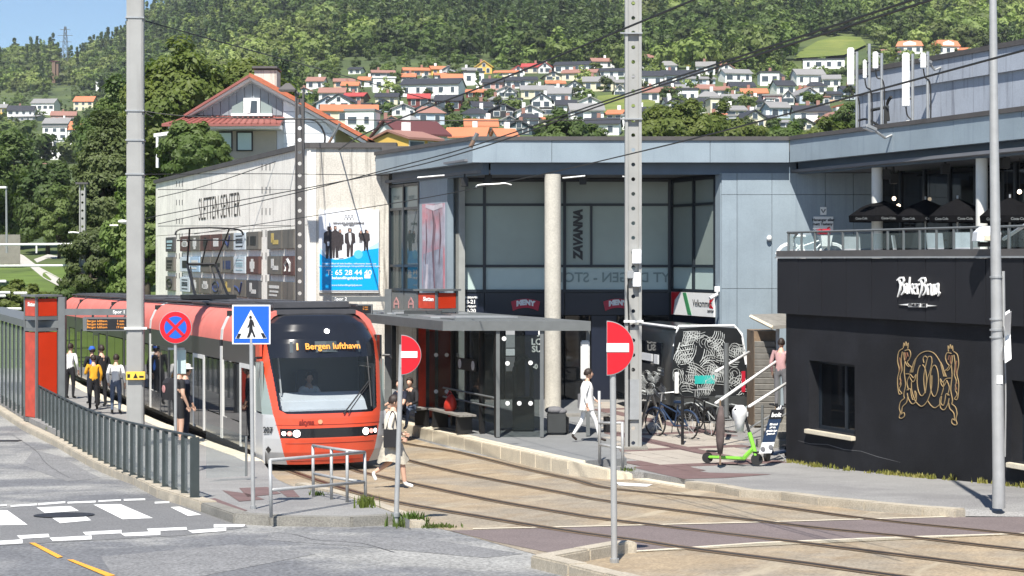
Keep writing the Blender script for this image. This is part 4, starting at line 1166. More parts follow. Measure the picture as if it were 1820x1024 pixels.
# wing: dark glass behind the terrace
FrT = Fr((10.38, 47.9), (.374, -.927))
ct = [0, 1.1, 2.2, 3.3, 4.4, 4.6, 6.0, 7.4, 8.8, 10.2, 12]
for i in range(len(ct) - 1):
    for z0, z1 in ((4.02, 5.75), (5.75, 6.95)):
        mb = MB(); FrT.box(mb, ct[i] + .03, ct[i + 1] - .03, -.08, -.02, z0 + .03, z1 - .03); mb.build('pane', M['dark_glass'], sc)
mb = MB()
for a in ct: FrT.box(mb, a - .045, a + .045, -.12, .03, 4.02, 6.96)
FrT.box(mb, 0, 12, -.11, .02, 5.71, 5.79)
mb.build('mullion', M['mullion'], sc)
mb = MB(); FrT.box(mb, 0, 12, -3.2, -3.0, 4.5, 6.95); mb.build('inner_wall', mat('inner_grey', (.10, .11, .12), .8), sc)
for k in (1, 4, 7):
    mb = MB(); FrT.box(mb, k * 1.3, k * 1.3 + .9, -1.6, -1.5, 4.5, 6.4); mb.build('inner_blind', mat('blind', (.22, .25, .25), .8) if 'blind' not in M else M['blind'], sc)
# upper storey with streaked panels
uo = CN + Vector((.927, .374, 0)) * 4.0 + FrW.u * -2.75
FrU = Fr(uo, FrW.u)
LU = 20
mb = MB(); FrU.box(mb, 0.0, LU, -9, -.10, ZT - .3, 9.6); mb.build('upper_storey', M['cladding_grey'], sc)
panels(FrU, LU, 9.52, 10.16, -.3, 0, 2.9, M['cladding_grey'], sc, 'upper_panel', gap=.03)
mb = MB(); FrU.box(mb, -.08, LU, -9, .06, 10.16, 10.30); mb.build('roof_cap', M['roof_cap'], sc)
mb = MB(); FrU.box(mb, -.01, .02, -9, -.3, 9.6, 10.16); mb.build('end_panel', M['cladding_grey'], sc)

# roof antennas, floodlights
def antenna(px, y0, y1, wpx, pole, label, o=.7):
    a = FrU.a(px, o); p = FrU.P(a, o, 0); s = F / p.y
    root = empty('antenna', (p.x, p.y, ZT), 0, label, 'antenna', 'mobile antennas on the roof')
    z0, z1 = Z_(y1, p.y), Z_(y0, p.y); ww = wpx / s
    mb = MB(); mb.box((p.x, p.y, (z0 + z1) / 2), (ww * .8, ww * .55, z1 - z0), -.25); mb.build('radome', M['white_paint'], root, bevel=.03)
    px2, y2, y3 = pole; q = FrU.P(FrU.a(px2, o - .15), o - .15, 0)
    mb = MB(); mb.cyl((q.x, q.y, ZT - .1), (q.x, q.y, Z_(y2, q.y)), .045, .045, 8); mb.build('pole', M['steel'], root)
    mb = MB()
    for t in (.15, .85): mb.tube([(p.x, p.y, z0 + (z1 - z0) * t), (q.x, q.y, z0 + (z1 - z0) * t)], .03, 5)
    mb.build('bracket', M['dark_metal'], root)
    mb = MB(); mb.tube(crv([(p.x, p.y, z0), (p.x + .05, p.y, z0 - .25), (q.x + .06, q.y - .05, z0 - .5), (q.x + .06, q.y - .05, ZT)], 5), .022, 5); mb.build('cable', M['wire'], root)
antenna(1512, 85, 152, 15, (1523, 92, 0), 'tall white roof antenna at the far left end')
antenna(1537, 106, 140, 8, (1545, 78, 0), 'small white roof antenna beside the tall thin pole')
antenna(1556, 92, 123, 12, (1567, 95, 0), 'short wide white roof antenna raised between two poles')
antenna(1610, 94, 190, 16, (1622, 96, 0), 'tallest white roof antenna in front of the streaked wall', .9)
antenna(1641, 94, 122, 12, (1649, 92, 0), 'short white roof antenna on the rightmost pole')
a = FrU.a(1631, .5); p = FrU.P(a, .5, ZT)
cb = empty('roof_cabinet', p, 0, 'white equipment cabinet standing on the roof edge below the antennas', 'cabinet')
mb = MB(); mb.box((p.x, p.y, ZT + .28), (.55, .4, .5), -.3); mb.build('body', M['white_paint'], cb, bevel=.04)
mb = MB(); mb.box((p.x, p.y, ZT + .55), (.6, .46, .05), -.3); mb.build('lid', M['tram_light'], cb)
fr_ = empty('cable_rack', FrU.P(FrU.a(1560, .4), .4, ZT), 0, 'dark steel cable rack on the roof between antenna poles', 'rack')
mb = MB()
for px in (1550, 1575): mb.cyl(FrU.P(FrU.a(px, .4), .4, ZT), FrU.P(FrU.a(px, .4), .4, Z_(195, 50)), .03, .03, 6)
mb.tube([FrU.pt(1548, 196, .4), FrU.pt(1578, 190, .4)], .05, 6); mb.build('frame', M['dark_metal'], fr_)
mb = MB(); mb.tube(crv([FrU.pt(1579, 215, .35), FrU.pt(1577, 185, .35), FrU.pt(1584, 172, .35)], 5), .05, 6); mb.tube(crv([FrU.pt(1524, 215, .3), FrU.pt(1540, 212, .3), FrU.pt(1560, 222, .3)], 5), .035, 6); mb.build('cable', M['wire'], fr_)
def flood(fr, px, py, o, label, L=.55):
    p0 = fr.pt(px, py, 0); root = empty('floodlight', p0, 0, label, 'floodlight')
    mb = MB(); p1 = p0 + fr.n * L + Vector((0, 0, .12)); mb.tube([p0, p0 + fr.n * .2 + Vector((0, 0, -.08)), p1], .035, 6); mb.build('arm', M['steel'], root)
    t = (fr.n + Vector((0, 0, .35))).normalized()
    mb = MB(); rot = t.to_track_quat('Y', 'Z').to_matrix(); mb.box(p1 + t * .12, (.22, .34, .10), M=rot); mb.build('housing', M['steel'], root, bevel=.02)
    mb = MB(); mb.box(p1 + t * .14 + Vector((0, 0, -.055)), (.17, .27, .02), M=rot); mb.build('lens', M['cloudy_plastic'], root)
flood(FrW, 1585, 240, 0, 'grey floodlight on a short arm on the blue wing fascia')
flood(FrU, 1672, 120, 0, 'small grey floodlight high on the streaked upper storey', .4)
for k, (px, py, Y) in enumerate(((826, 324, 48.6), (868, 317, 48.6), (1036, 320, 48.6), (1575, 310, 44.5), (1680, 300, 42.5), (1588, 318, 45), (1786, 290, 40.2))):
    p = at(px, py, Y); root = empty('ceiling_lamp', p, 0, None, 'lamp', 'black box lamps under the overhang')
    root['label'] = f"black box lamp under the blue overhang, number {k + 1} from left" if 0 else ['black box lamp under the overhang nearest the left corner', 'black box lamp under the overhang above the white wire arm', 'black box lamp under the overhang right of the concrete column', 'black box lamp under the wing overhang right of the slim column', 'black box lamp under the wing overhang midway between columns', 'black box lamp under the wing overhang set back beside slim column', 'black box lamp under the wing overhang right of lamp pole'][k]
    mb = MB(); mb.box(p, (.20, .2, .26)); mb.build('housing', M['black'], root, bevel=.01)
    mb = MB(); mb.box((p.x, p.y, (p.z + .13 + 6.98) / 2), (.05, .05, max(.05, 6.98 - p.z - .13))); mb.build('stem', M['black'], root)
for k, (px, py, Y) in enumerate(((1589, 353, 46.2), (1597, 366, 46.4), (1790, 363, 41.2), (1812, 341, 41))):
    p = at(px, py, Y); root = empty('hanging_bulb', p, 0, ['lit round bulb hanging behind the slim column, upper of two', 'lit round bulb hanging behind the slim column, lower of two', 'lit round bulb hanging right of the lamp pole, lower of two', 'lit round bulb hanging right of the lamp pole, upper of two'][k], 'lamp', 'lit bulbs on the terrace')
    MB().ball(p, .055, 10, 6).build('bulb', M['bulb'], root, smooth='all')
    MB().cyl((p.x, p.y, p.z + .05), (p.x, p.y, 6.98), .008, .008, 5).build('cord', M['wire'], root)
cm = empty('security_camera', FrB2.pt(1367, 424, 0), 0, 'small white dome camera on the lit blue wall', 'camera')
MB().ball(FrB2.pt(1367, 424, .08), .075, 12, 8).build('dome', M['white_paint'], cm, smooth='all'); mb = MB(); p = FrB2.pt(1367, 421, 0); mb.cyl(p, p + FrB2.n * .1, .05, .05, 10); mb.build('mount', M['white_paint'], cm)
cm = empty('security_camera', FrS.pt(1275, 514, 0), 0, 'white bullet camera and junction box on the corner post', 'camera')
p = FrS.pt(1276, 514, .02); mb = MB(); mb.box(p, (.2, .12, .16)); mb.build('junction_box', M['white_paint'], cm, bevel=.01)
mb = MB(); q = FrS.pt(1275, 523, .25); mb.cyl(q, q + Vector((-.22, -.1, -.12)), .05, .05, 10); mb.tube([p, q], .02, 6); mb.build('body', M['white_paint'], cm)
nb = empty('notice_board', FrB2.pt(1463, 398, 0), 0, 'white notice with two dark lines of text on the shaded blue wall', 'sign')
mb = MB(); FrB2.poly(mb, [(1446, 385), (1481, 385), (1481, 412), (1446, 412)], .03, .03); mb.build('board', M['sign_white'], nb)
text('Hanenger eller', .105, M['sign_black'], nb, FrB2.pt(1463, 391, .034), FrB2.u, (0, 0, 1), .004, bold=.004); text('mett Tasteny', .105, M['sign_black'], nb, FrB2.pt(1462, 398.5, .034), FrB2.u, (0, 0, 1), .004, bold=.004)
mb = MB(); FrB2.stroke(mb, [(1475, 404), (1471, 406), (1471, 410), (1475, 411)], .05, .035); mb.build('swoosh', M['sign_red'], nb)
nb = empty('notice', FrB2.pt(1463, 375, 0), 0, 'small white sheet with a grey symbol above the notice', 'sign')
mb = MB(); FrB2.poly(mb, [(1458, 368), (1469, 368), (1469, 382), (1458, 382)], .02, .02); mb.build('sheet', M['sign_white'], nb)
mb = MB(); FrB2.stroke(mb, [(1460, 372), (1463, 378), (1467, 372)], .04, .024); mb.build('symbol', M['grey_metal'], nb)

# ---------------------------------------------------------------- concrete hall with shop sign panels
ch = empty('concrete_hall', (-8, 58, 0), 0, 'pale concrete hall with rows of shop sign panels and Sletten Senter lettering', 'building')
FrC = Fr((-6.63, 54.6), (1, 0)); KC = Vector((-6.63, 54.6)); FC = KC + Vector((-.373, .927)) * 27.6
FrD = Fr((FC.x, FC.y), KC - FC); LD = 27.6
ZC = 8.12
da = [0, 7.0, 13.6, 20.4, LD]
for i in range(4):
    mb = MB(); FrD.box(mb, da[i] + .01, da[i + 1] - (.01 if i < 3 else 0), -.3, 0, -.6, 5.62); FrD.box(mb, da[i] + .01, da[i + 1] - (.01 if i < 3 else 0), -.3, 0, 5.64, ZC); mb.build('wall_panel', M['concrete'], ch)
mb = MB(); FrC.box(mb, .31, 2.65, -.3, -.0, -.6, ZC - .002); mb.build('front_wall', M['concrete_stained'], ch)
mb = MB(); FrC.box(mb, .0, .30, -.3, .001, -.6, ZC - .001); mb.build('corner_pier', M['concrete'], ch)
mb = MB(); q = [FC, KC, Vector((-4.0, 54.6)), Vector((-3.2, 82))]
mb.prism([(FC.x + .3, FC.y + .1), (KC.x + .3, KC.y + .3), (-3.9, 54.9), (-3.6, 84), (-12, 84)], -.6, ZC - .05); mb.build('core', M['concrete'], ch)
mb = MB(); FrD.box(mb, -.1, LD + .06, -.5, .09, ZC, ZC + .17); FrC.box(mb, .1, 2.9, -.5, .10, ZC + .001, ZC + .171); mb.build('roof_cap', M['roof_cap'], ch)
mb = MB(); mb.box((-3.75, 54.9, 7.72), (.9, .9, .9)); mb.build('roof_upstand', M['dark_mast'], ch)
# slots
mb = MB()
for px in (466, 473, 480):
    for py in (297, 338, 376, 415, 455, 495):
        a, z = FrD.az(px, py); FrD.box(mb, a - .05, a + .05, -.01, .008, z - .12, z + .12)
for px in (314, 319, 324):
    for py in (327, 360, 393, 420, 455, 490):
        a, z = FrD.az(px, py); FrD.box(mb, a - .06, a + .06, -.01, .008, z - .12, z + .12)
for px, y0, y1 in ((325, 310, 392), (443, 300, 430), (376, 320, 340), (466, 352, 400)):
    a, z0 = FrD.az(px, y1); z1 = FrD.az(px, y0)[1]; FrD.box(mb, a - .012, a + .012, -.01, .004, z0, z1)
tag(mb.build('slot', M['dark_mast'], ch), kind='stuff')
# lettering
a0, a1 = FrD.a(353.5), FrD.a(427)
s1 = text('SLETTEN SENTER', 1.0, mat('letter_brown', (.05, .042, .035), .5), ch, FrD.P((a0 + a1) / 2, .008, FrD.az(392, 369)[1]), FrD.u, (0, 0, 1), .012, 'lettering', bold=-.012)
me = s1.data; v = np.empty(len(me.vertices) * 3); me.vertices.foreach_get('co', v); v = v.reshape(-1, 3)
uu = np.array(FrD.u); c = v.mean(0); al = (v - c) @ uu; k = (a1 - a0) / (al.max() - al.min()); v = v + np.outer(al * (k - 1), uu)
zz = v[:, 2]; zc = (zz.max() + zz.min()) / 2; zk = .92 / (zz.max() - zz.min()); v[:, 2] = zc + (zz - zc) * zk
me.vertices.foreach_set('co', v.ravel()); me.update()
# sign panels
CXS = [[(299, 313)], [(324.7, 341.5), (342.7, 359), (361, 378.4), (380, 398), (400, 419), (420.6, 441), (443, 465)], [(480.7, 505.6), (508, 528)]]
ROWZ = [(4.87, 5.52), (3.99, 4.63), (3.12, 3.76)]
PC = {'g': (.135, .125, .11), 'm': (.10, .05, .045), 'w': (.50, .56, .60), 'b': (.34, .47, .60), 'd': (.06, .06, .065), 'r': (.22, .03, .025)}
for k, v in PC.items(): mat('panel_' + k, v, .55, var=.15, scale=2)
for k, v in {'white': (.6, .6, .58), 'navy': (.03, .045, .12), 'yellow': (.5, .38, .12), 'dark': (.02, .02, .022), 'rose': (.5, .30, .30), 'red': (.35, .03, .03), 'teal': (.35, .5, .55)}.items(): mat('print_' + k, v, .5, var=.15, scale=5)
LAY = ['g mgmgmgdwg gg'.replace(' ', ''), 'ggwbgggwrgm', 'gwgggggmggg'.replace(' ', '')]
LAY = [['d', 'm', 'g', 'm', 'm', 'g', 'w', 'g', 'g', 'g'], ['g', 'w', 'b', 'g', 'g', 'g', 'w', 'm', 'g', 'm'], ['g', 'w', 'g', 'g', 'g', 'g', 'g', 'd', 'g', 'g']]
GFX = [['bars:teal', 'blob:white', 'fig:white', 'fig:dark', 'sq:white', 'sweep:navy', 'lines:dark', 'box:dark', 'fig2:yellow', ''], ['bars:dark', 'sq:dark', 'bars:white', 'bar:dark', 'bar:dark', 'box:navy', 'lines:teal', 'fig:white', 'fig2:white', 'arch:white'], ['ring:dark', 'lines:dark', 'fig:white', 'blob:white', 'ring:navy', 'fig2:yellow', 'sweep:navy', 'fig2:white', 'bars:white', '']]
for r in range(3):
    q = 0
    for grp in CXS:
        for x0, x1 in grp:
            b0, b1 = FrD.a(x0), FrD.a(x1); z0, z1 = ROWZ[r]
            mb = MB(); FrD.box(mb, b0, b1, -.02, .12, z0, z1); sp = mb.build('sign_panel', M['panel_' + LAY[r][q]], ch, bevel=.015)
            gx = GFX[r][q]
            if gx:
                kd, colr = gx.split(':'); e = MB(); o = .13; bw, bh = b1 - b0, z1 - z0; am, zm = (b0 + b1) / 2, (z0 + z1) / 2
                B = lambda x0, x1, y0, y1: FrD.box(e, b0 + bw * x0, b0 + bw * x1, .115, o, z0 + bh * y0, z0 + bh * y1)
                S_ = lambda pts, w_: [e.tube([FrD.P(b0 + bw * x, .125, z0 + bh * y) for x, y in pts], w_, 4)]
                if kd == 'bars': B(.15, .85, .62, .78); B(.2, .8, .40, .5); B(.15, .7, .2, .3)
                elif kd == 'bar': B(.1, .9, .38, .60)
                elif kd == 'lines': [B(.2, .8, y, y + .06) for y in (.78, .6, .5, .4, .18)]
                elif kd == 'sq': B(.25, .75, .25, .75)
                elif kd == 'box': B(.35, .8, .25, .75); B(.12, .2, .25, .75)
                elif kd == 'blob': B(.3, .7, .3, .8); B(.2, .8, .35, .6)
                elif kd == 'fig': B(.42, .6, .7, .85); B(.32, .68, .3, .7); B(.4, .6, .12, .3)
                elif kd == 'fig2': B(.3, .48, .35, .85); B(.42, .8, .25, .48)
                elif kd == 'sweep': S_([(.1, .6), (.4, .5), (.6, .25), (.75, .85)], .045)
                elif kd == 'arch': S_([(.3, .2), (.28, .6), (.5, .82), (.72, .6), (.7, .2)], .06)
                elif kd == 'ring': S_([(.5 + .32 * math.cos(t), .5 + .32 * math.sin(t)) for t in np.linspace(0, 6.28, 12)], .03); B(.25, .75, .42, .58)
                e.build('print', M['print_' + colr], sp)
            q += 1
# big poster on the stained front
pb = empty('billboard', FrC.P(2, 0, 4), 0, 'large white and blue billboard with walking people and a phone number', 'billboard')
PZ = lambda x, y: (560 + x / 6.023, 360 + y / 6.023)
O_ = .10
mb = MB(); FrC.poly(mb, [PZ(36, 78), PZ(688, 78), PZ(686, 965), PZ(40, 965)], O_ - .02, .08); mb.build('frame', M['tram_light'], pb)
mb = MB(); FrC.poly(mb, [PZ(44, 90), PZ(680, 88), PZ(678, 945), PZ(48, 945)], O_, .03); mb.build('sheet', M['poster_white'], pb)
mb = MB(); FrC.poly(mb, [PZ(48, 470), PZ(110, 560), PZ(220, 612), PZ(330, 600), PZ(440, 545), PZ(560, 490), PZ(680, 425), PZ(680, 640), PZ(48, 660)], O_ + .004, .003); mb.build('pale_wave', M['poster_pale'], pb)
mb = MB(); w_ = [PZ(48, 545), PZ(110, 590), PZ(200, 610), PZ(300, 608), PZ(370, 590), PZ(450, 545), PZ(540, 510), PZ(680, 490), PZ(678, 938), PZ(48, 938)]
FrC.poly(mb, w_, O_ + .008, .003); mb.build('blue_field', M['poster_blue'], pb)
mb = MB(); FrC.poly(mb, [PZ(463 + 48 * math.cos(t), 556 + 48 * math.sin(t)) for t in np.linspace(0, 6.28, 20, endpoint=False)], O_ + .012, .003); mb.build('roundel', mat('poster_cyan', (.10, .48, .80), .4, var=.02), pb)
mb = MB(); wpx = .011
def fig(x, top, bot, wd):
    h = bot - top
    FrC.poly(mb, [PZ(x - wd * .16 + 0, top), PZ(x + wd * .16, top), PZ(x + wd * .18, top + h * .09), PZ(x + wd * .1, top + h * .13), PZ(x + wd * .45, top + h * .20), PZ(x + wd * .5, top + h * .5), PZ(x + wd * .36, top + h * .52), PZ(x + wd * .30, top + h * .55), PZ(x + wd * .26, bot), PZ(x + wd * .06, bot), PZ(x + wd * .02, top + h * .62), PZ(x - wd * .08, bot + 3), PZ(x - wd * .28, bot), PZ(x - wd * .30, top + h * .55), PZ(x - wd * .46, top + h * .5), PZ(x - wd * .45, top + h * .20), PZ(x - wd * .1, top + h * .13), PZ(x - wd * .18, top + h * .09)], O_ + .016 + random.uniform(0, .002), .003)
fig(150, 255, 600, 125); fig(215, 250, 590, 95); fig(265, 288, 590, 85); fig(372, 275, 578, 120); fig(545, 290, 515, 85); fig(490, 300, 430, 55)
mb.build('figures', M['poster_print'], pb)
mb = MB(); FrC.poly(mb, [PZ(360, 325), PZ(385, 325), PZ(390, 400), PZ(378, 460), PZ(362, 400)], O_ + .024, .003); FrC.poly(mb, [PZ(250, 520), PZ(300, 510), PZ(305, 595), PZ(252, 598)], O_ + .024, .003); FrC.poly(mb, [PZ(128, 420), PZ(155, 420), PZ(150, 465), PZ(132, 465)], O_ + .024, .003); mb.build('shirts', M['poster_white'], pb)
for x, y in ((167, 275), (218, 268), (270, 305), (372, 295), (488, 312), (560, 310)):
    mb = MB(); FrC.poly(mb, [PZ(x - 12, y - 8), PZ(x + 12, y - 8), PZ(x + 10, y + 18), PZ(x - 8, y + 18)], O_ + .025, .003); mb.build('face', M['poster_skin'], pb)
mb = MB()
for x in (330, 362, 396): 
    FrC.poly(mb, [PZ(x + 9 * math.cos(t), 142 + 9 * math.sin(t)) for t in np.linspace(0, 6.28, 10, endpoint=False)], O_ + .006, .004)
    FrC.stroke(mb, [PZ(x - 18, 190), PZ(x - 10, 160), PZ(x + 10, 160), PZ(x + 18, 190)], .02, O_ + .006)
mb.build('logo', M['grey_cloth'], pb)
for s_, x, y, sz, m, sx in (('BEHANDLINGSHEIMENE', 360, 222, .085, 'grey_cloth', 1.1), ('RETT HJELP', 360, 243, .06, 'grey_cloth', 1.2), ('T: 65 28 44 40', 365, 752, .235, 'poster_white', 1.05), ('behandlingshjelpen', 345, 808, .12, 'poster_white', 1.1), ('Sommertilbud til hele familien, velkommen innom oss', 365, 655, .07, 'poster_pale', 1.15), ('Vi hjelper deg med fysioterapi, kiropraktikk og mer i byen', 365, 682, .07, 'poster_pale', 1.2), ('www.behandlingshjelpen.no', 340, 885, .08, 'poster_pale', 1.1)):
    text(s_, sz, M[m], pb, FrC.pt(*PZ(x, y), O_ + .016), FrC.u, (0, 0, 1), .004, 'print', sx=sx, bold=.004)
mb = MB(); FrC.poly(mb, [PZ(528, 770), PZ(592, 770), PZ(592, 812), PZ(528, 812)], O_ + .014, .004); mb.build('label_box', M['poster_white'], pb)

# ---------------------------------------------------------------- dark bakery annex with the terrace on top
bk = empty('bakery', (6.5, 34, g(34)), 0, 'matt black single storey bakery with gold emblem and white lettering', 'building')
FrK = Fr((5.78, 35.6), (.395, -.919)); LK = 15.0
ZW, ZL = 3.37, 4.53
w1 = (FrK.a(1438), FrK.a(1519)); w2 = (FrK.a(1798), FrK.a(1798) + 1.05)
zw0, zw1 = 1.02, 2.43
mb = MB()
FrK.box(mb, 0, LK, -.35, 0, -1.0, zw0); FrK.box(mb, 0, LK, -.35, .0, zw1, ZW + .1)
for a0, a1 in ((0, w1[0]), (w1[1], w2[0]), (w2[1], LK)): FrK.box(mb, a0, a1, -.35, 0, zw0, zw1)
mb.build('wall', M['bakery_wall'], bk)
mb = MB(); mb.prism([tuple(FrK.P(.3, -.36, 0))[:2], tuple(FrK.P(LK, -.36, 0))[:2], (22, 26), (22, 47.8), (7.95, 47.8), (6.2, 37)], -1, 4.22)
mb.v = mb.v; mb.build('terrace_floor', M['pavement'], bk)
mb = MB(); mb.prism([tuple(FrK.P(0.002, -.36, 0))[:2], tuple(FrK.P(.32, -.36, 0))[:2], (6.35, 37), (8.0, 47.9), (7.82, 47.9), (6.03, 36.9)], -1, 4.5); mb.build('side_wall', M['bakery_wall'], bk)
ba = [-.16] + [FrK.a(x, .12) for x in (1418.7, 1460, 1504, 1549, 1596, 1645, 1698, 1752)]
while ba[-1] < LK: ba.append(ba[-1] + .98)
for i in range(len(ba) - 1):
    mb = MB(); FrK.box(mb, ba[i] + .008, ba[i + 1] - .008, -.2, .12 + random.uniform(-.003, .003), ZW, ZL); mb.build('wall_panel', M['bakery_panel'], bk)
mb = MB()
for i in range(1, len(ba) - 1): FrK.box(mb, ba[i] - .007, ba[i] + .007, -.1, .095, ZW, ZL)
mb.build('seam', M['seam'], bk)
mb = MB(); FrK.box(mb, -.2, LK, -.3, .15, ZL + .004, ZL + .035); mb.build('ledge_strip', M['steel'], bk)
mb = MB(); FrK.box(mb, -.18, LK, -.3, .13, ZL + .036, ZL + .16); mb.build('coping', M['dark_mast'], bk)
for w in (w1, w2):
    f = MB(); d0, d1 = -.30, -.24
    FrK.box(f, w[0], w[1], d0, d1, zw0, zw0 + .07); FrK.box(f, w[0], w[1], d0, d1, zw1 - .07, zw1); FrK.box(f, w[0], w[0] + .06, d0, d1 + .001, zw0 + .07, zw1 - .07); FrK.box(f, w[1] - .06, w[1], d0, d1 + .001, zw0 + .07, zw1 - .07)
    mm = w[0] + (w[1] - w[0]) * .60; FrK.box(f, mm - .035, mm + .035, d0, d1 + .002, zw0 + .07, zw1 - .07)
    fo = f.build('window', M['mullion'], bk)
    for a0, a1 in ((w[0] + .06, mm - .035), (mm + .035, w[1] - .06)):
        p = MB(); FrK.box(p, a0, a1, d0 + .01, d0 + .03, zw0 + .07, zw1 - .07); p.build('pane', M['dark_glass'], fo)
    p = MB(); FrK.box(p, w[0] - .04, w[1] + .03, -.26, .10, zw0 - .09, zw0 - .002); p.build('sill', M['kerb_light'], fo, bevel=.01)
    # things seen through the pane
    p = MB(); FrK.box(p, w[0], w[1], -1.5, -1.45, zw0, zw1); p.build('inner_wall', M['panel_d'], fo)
# lettering, written with a broad pen
LZ = lambda x, y: (1570 + x / 11.377, 470 + y / 11.377)
lt = empty('bakery_lettering', FrK.pt(1631, 511, .13), 0, 'white blackletter BakerBrun lettering on the black upper panels', 'sign')
def pen(strokes, dx=0, dy=0, name='letter'):
    mb = MB()
    for k, (pts, ww) in enumerate(strokes):
        ww = ww if isinstance(ww, list) else [ww] * len(pts)
        c = []; cw = []
        cp = crv([(x, y, 0) for x, y in pts], 4)
        for i in range(len(cp)): cw.append(np.interp(i / (len(cp) - 1) * (len(pts) - 1), range(len(pts)), ww) / 11.377 / 122)
        FrK.stroke(mb, [LZ(p.x + dx, p.y + dy) for p in cp], cw, .165 + .0012 * k, .03)
    mb.build(name, M['sign_white'], lt)
B_ = [([(300, 290), (335, 400), (325, 520), (278, 662)], [62, 62, 62, 14]), ([(262, 325), (330, 272), (395, 268)], [18, 48, 36]), ([(385, 262), (405, 330), (372, 392)], [44, 48, 30]), ([(372, 392), (412, 450), (408, 540), (352, 618)], [36, 60, 60, 20])]
pen(B_); pen([(p, w) for p, w in B_], 437, 8)
pen([([(425, 405), (462, 388)], 30), ([(432, 430), (436, 580)], 44), ([(468, 392), (475, 600)], 44)])
pen([([(525, 255), (512, 430), (512, 590)], [26, 52, 44]), ([(540, 460), (578, 395)], [26, 34]), ([(540, 470), (565, 540), (585, 600)], [26, 44, 34])])
pen([([(604, 405), (604, 560), (645, 600)], [40, 46, 24]), ([(604, 405), (655, 402), (650, 470), (612, 496)], [30, 34, 34, 20])])
pen([([(680, 392), (680, 605)], 46), ([(690, 430), (725, 398)], [28, 44])])
pen([([(888, 392), (890, 615)], 48), ([(900, 430), (940, 400)], [28, 44])])
pen([([(958, 400), (958, 590), (990, 618)], [44, 48, 30]), ([(1010, 395), (1014, 620)], 46)])
pen([([(1048, 395), (1050, 605)], 40), ([(1050, 420), (1098, 398), (1098, 560), (1128, 578), (1094, 642)], [30, 44, 46, 40, 18])])
mb = MB()
FrK.poly(mb, [LZ(308, 815), LZ(490, 796), LZ(490, 832)], .15, .015); FrK.poly(mb, [LZ(498, 786), LZ(742, 790), LZ(738, 866), LZ(500, 862)], .15, .015); FrK.poly(mb, [LZ(754, 794), LZ(878, 798), LZ(876, 868), LZ(756, 866)], .15, .015); FrK.poly(mb, [LZ(884, 820), LZ(1072, 838), LZ(884, 852)], .15, .015)
mb.build('underline', M['sign_white'], lt)
text('ETABLERT', .075, M['bakery_panel'], lt, FrK.pt(*LZ(620, 826), .155), FrK.u, (0, 0, 1), .006, bold=.003); text('1893', .075, M['bakery_panel'], lt, FrK.pt(*LZ(816, 831), .155), FrK.u, (0, 0, 1), .006, bold=.003)
# gold emblem: pretzel between two crowned lions, drawn as thin raised lines
EZ = lambda x, y: (1580 + x / 5.387, 580 + y / 5.387)
em = empty('bakery_emblem', FrK.pt(1650, 680, .01), 0, 'large gold outline emblem of two crowned lions holding a pretzel', 'emblem')
def gline(paths, name, fx=lambda x, y: (x, y), m='gold', w=.0135):
    for k, p in enumerate(paths):
        mb = MB(); FrK.stroke(mb, [EZ(*fx(q.x, q.y)) for q in crv([(x, y, 0) for x, y in p], 5)], w, .014 + .0006 * (k % 7), .012)
        mb.build(name + '_line', M[m], em)
ell = lambda cx, cy, rx, ry, t0, t1, n=14, tilt=0: [(cx + rx * math.cos(t) + tilt * math.sin(t), cy + ry * math.sin(t)) for t in np.linspace(R(t0), R(t1), n)]
gline([[(225, 440), (250, 330), (290, 268), (358, 238), (425, 256), (475, 320), (510, 400), (530, 455)], ell(312, 515, 45, 150, -80, 250), ell(432, 522, 40, 150, -110, 250),
       [(332, 350), (325, 310), (342, 285), (362, 300)], [(410, 350), (405, 300), (385, 288), (368, 305), (345, 400), (330, 500), (340, 620)], [(410, 340), (392, 430), (365, 510), (345, 640)], [(408, 470), (405, 580), (385, 670), (350, 738), (305, 766), (255, 725)], [(368, 712), (400, 758), (440, 780), (488, 745)], [(213, 530), (215, 610), (238, 690), (258, 728)], [(522, 540), (518, 600), (500, 660)]], 'pretzel')
LION = [[(135, 208), (140, 160), (150, 188), (160, 150), (170, 188), (182, 160), (178, 214)], [(128, 214), (92, 245), (80, 330), (96, 420), (80, 500), (84, 600), (96, 650), (122, 642)], [(126, 245), (114, 330), (122, 420), (104, 480), (112, 560), (96, 605), (120, 640)], [(150, 232), (190, 226), (206, 270), (192, 318), (172, 342), (190, 372), (214, 396), (198, 442)],
        [(140, 250), (146, 320), (168, 370), (192, 388)], [(150, 340), (144, 440), (156, 560), (140, 650), (146, 690)], [(158, 455), (200, 460), (232, 494), (256, 462), (246, 512), (224, 532), (198, 490)], [(210, 442), (230, 360), (256, 308), (246, 350), (222, 440)],
        [(146, 690), (110, 722), (96, 780), (106, 830), (96, 872), (120, 880), (146, 860), (140, 826), (114, 842)], [(118, 838), (128, 772), (166, 730), (176, 680)], [(170, 612), (200, 598), (212, 660), (226, 702), (250, 682), (244, 620), (260, 652), (254, 722), (218, 742), (184, 694), (172, 640)], [(196, 474), (170, 540), (186, 612)]]
MAN = [[(100, 300), (108, 360), (100, 430)], [(96, 500), (112, 520), (100, 560)], [(150, 250), (160, 300), (150, 330)], [(170, 250), (180, 290)]]
mir = lambda x, y: (745 - x, y + 27 + max(0, y - 200) * .055)
gline(LION, 'lion'); gline(LION, 'lion', mir)
gline(MAN, 'mane', m='gold_dark', w=.02); gline(MAN, 'mane', mir, 'gold_dark', .02)
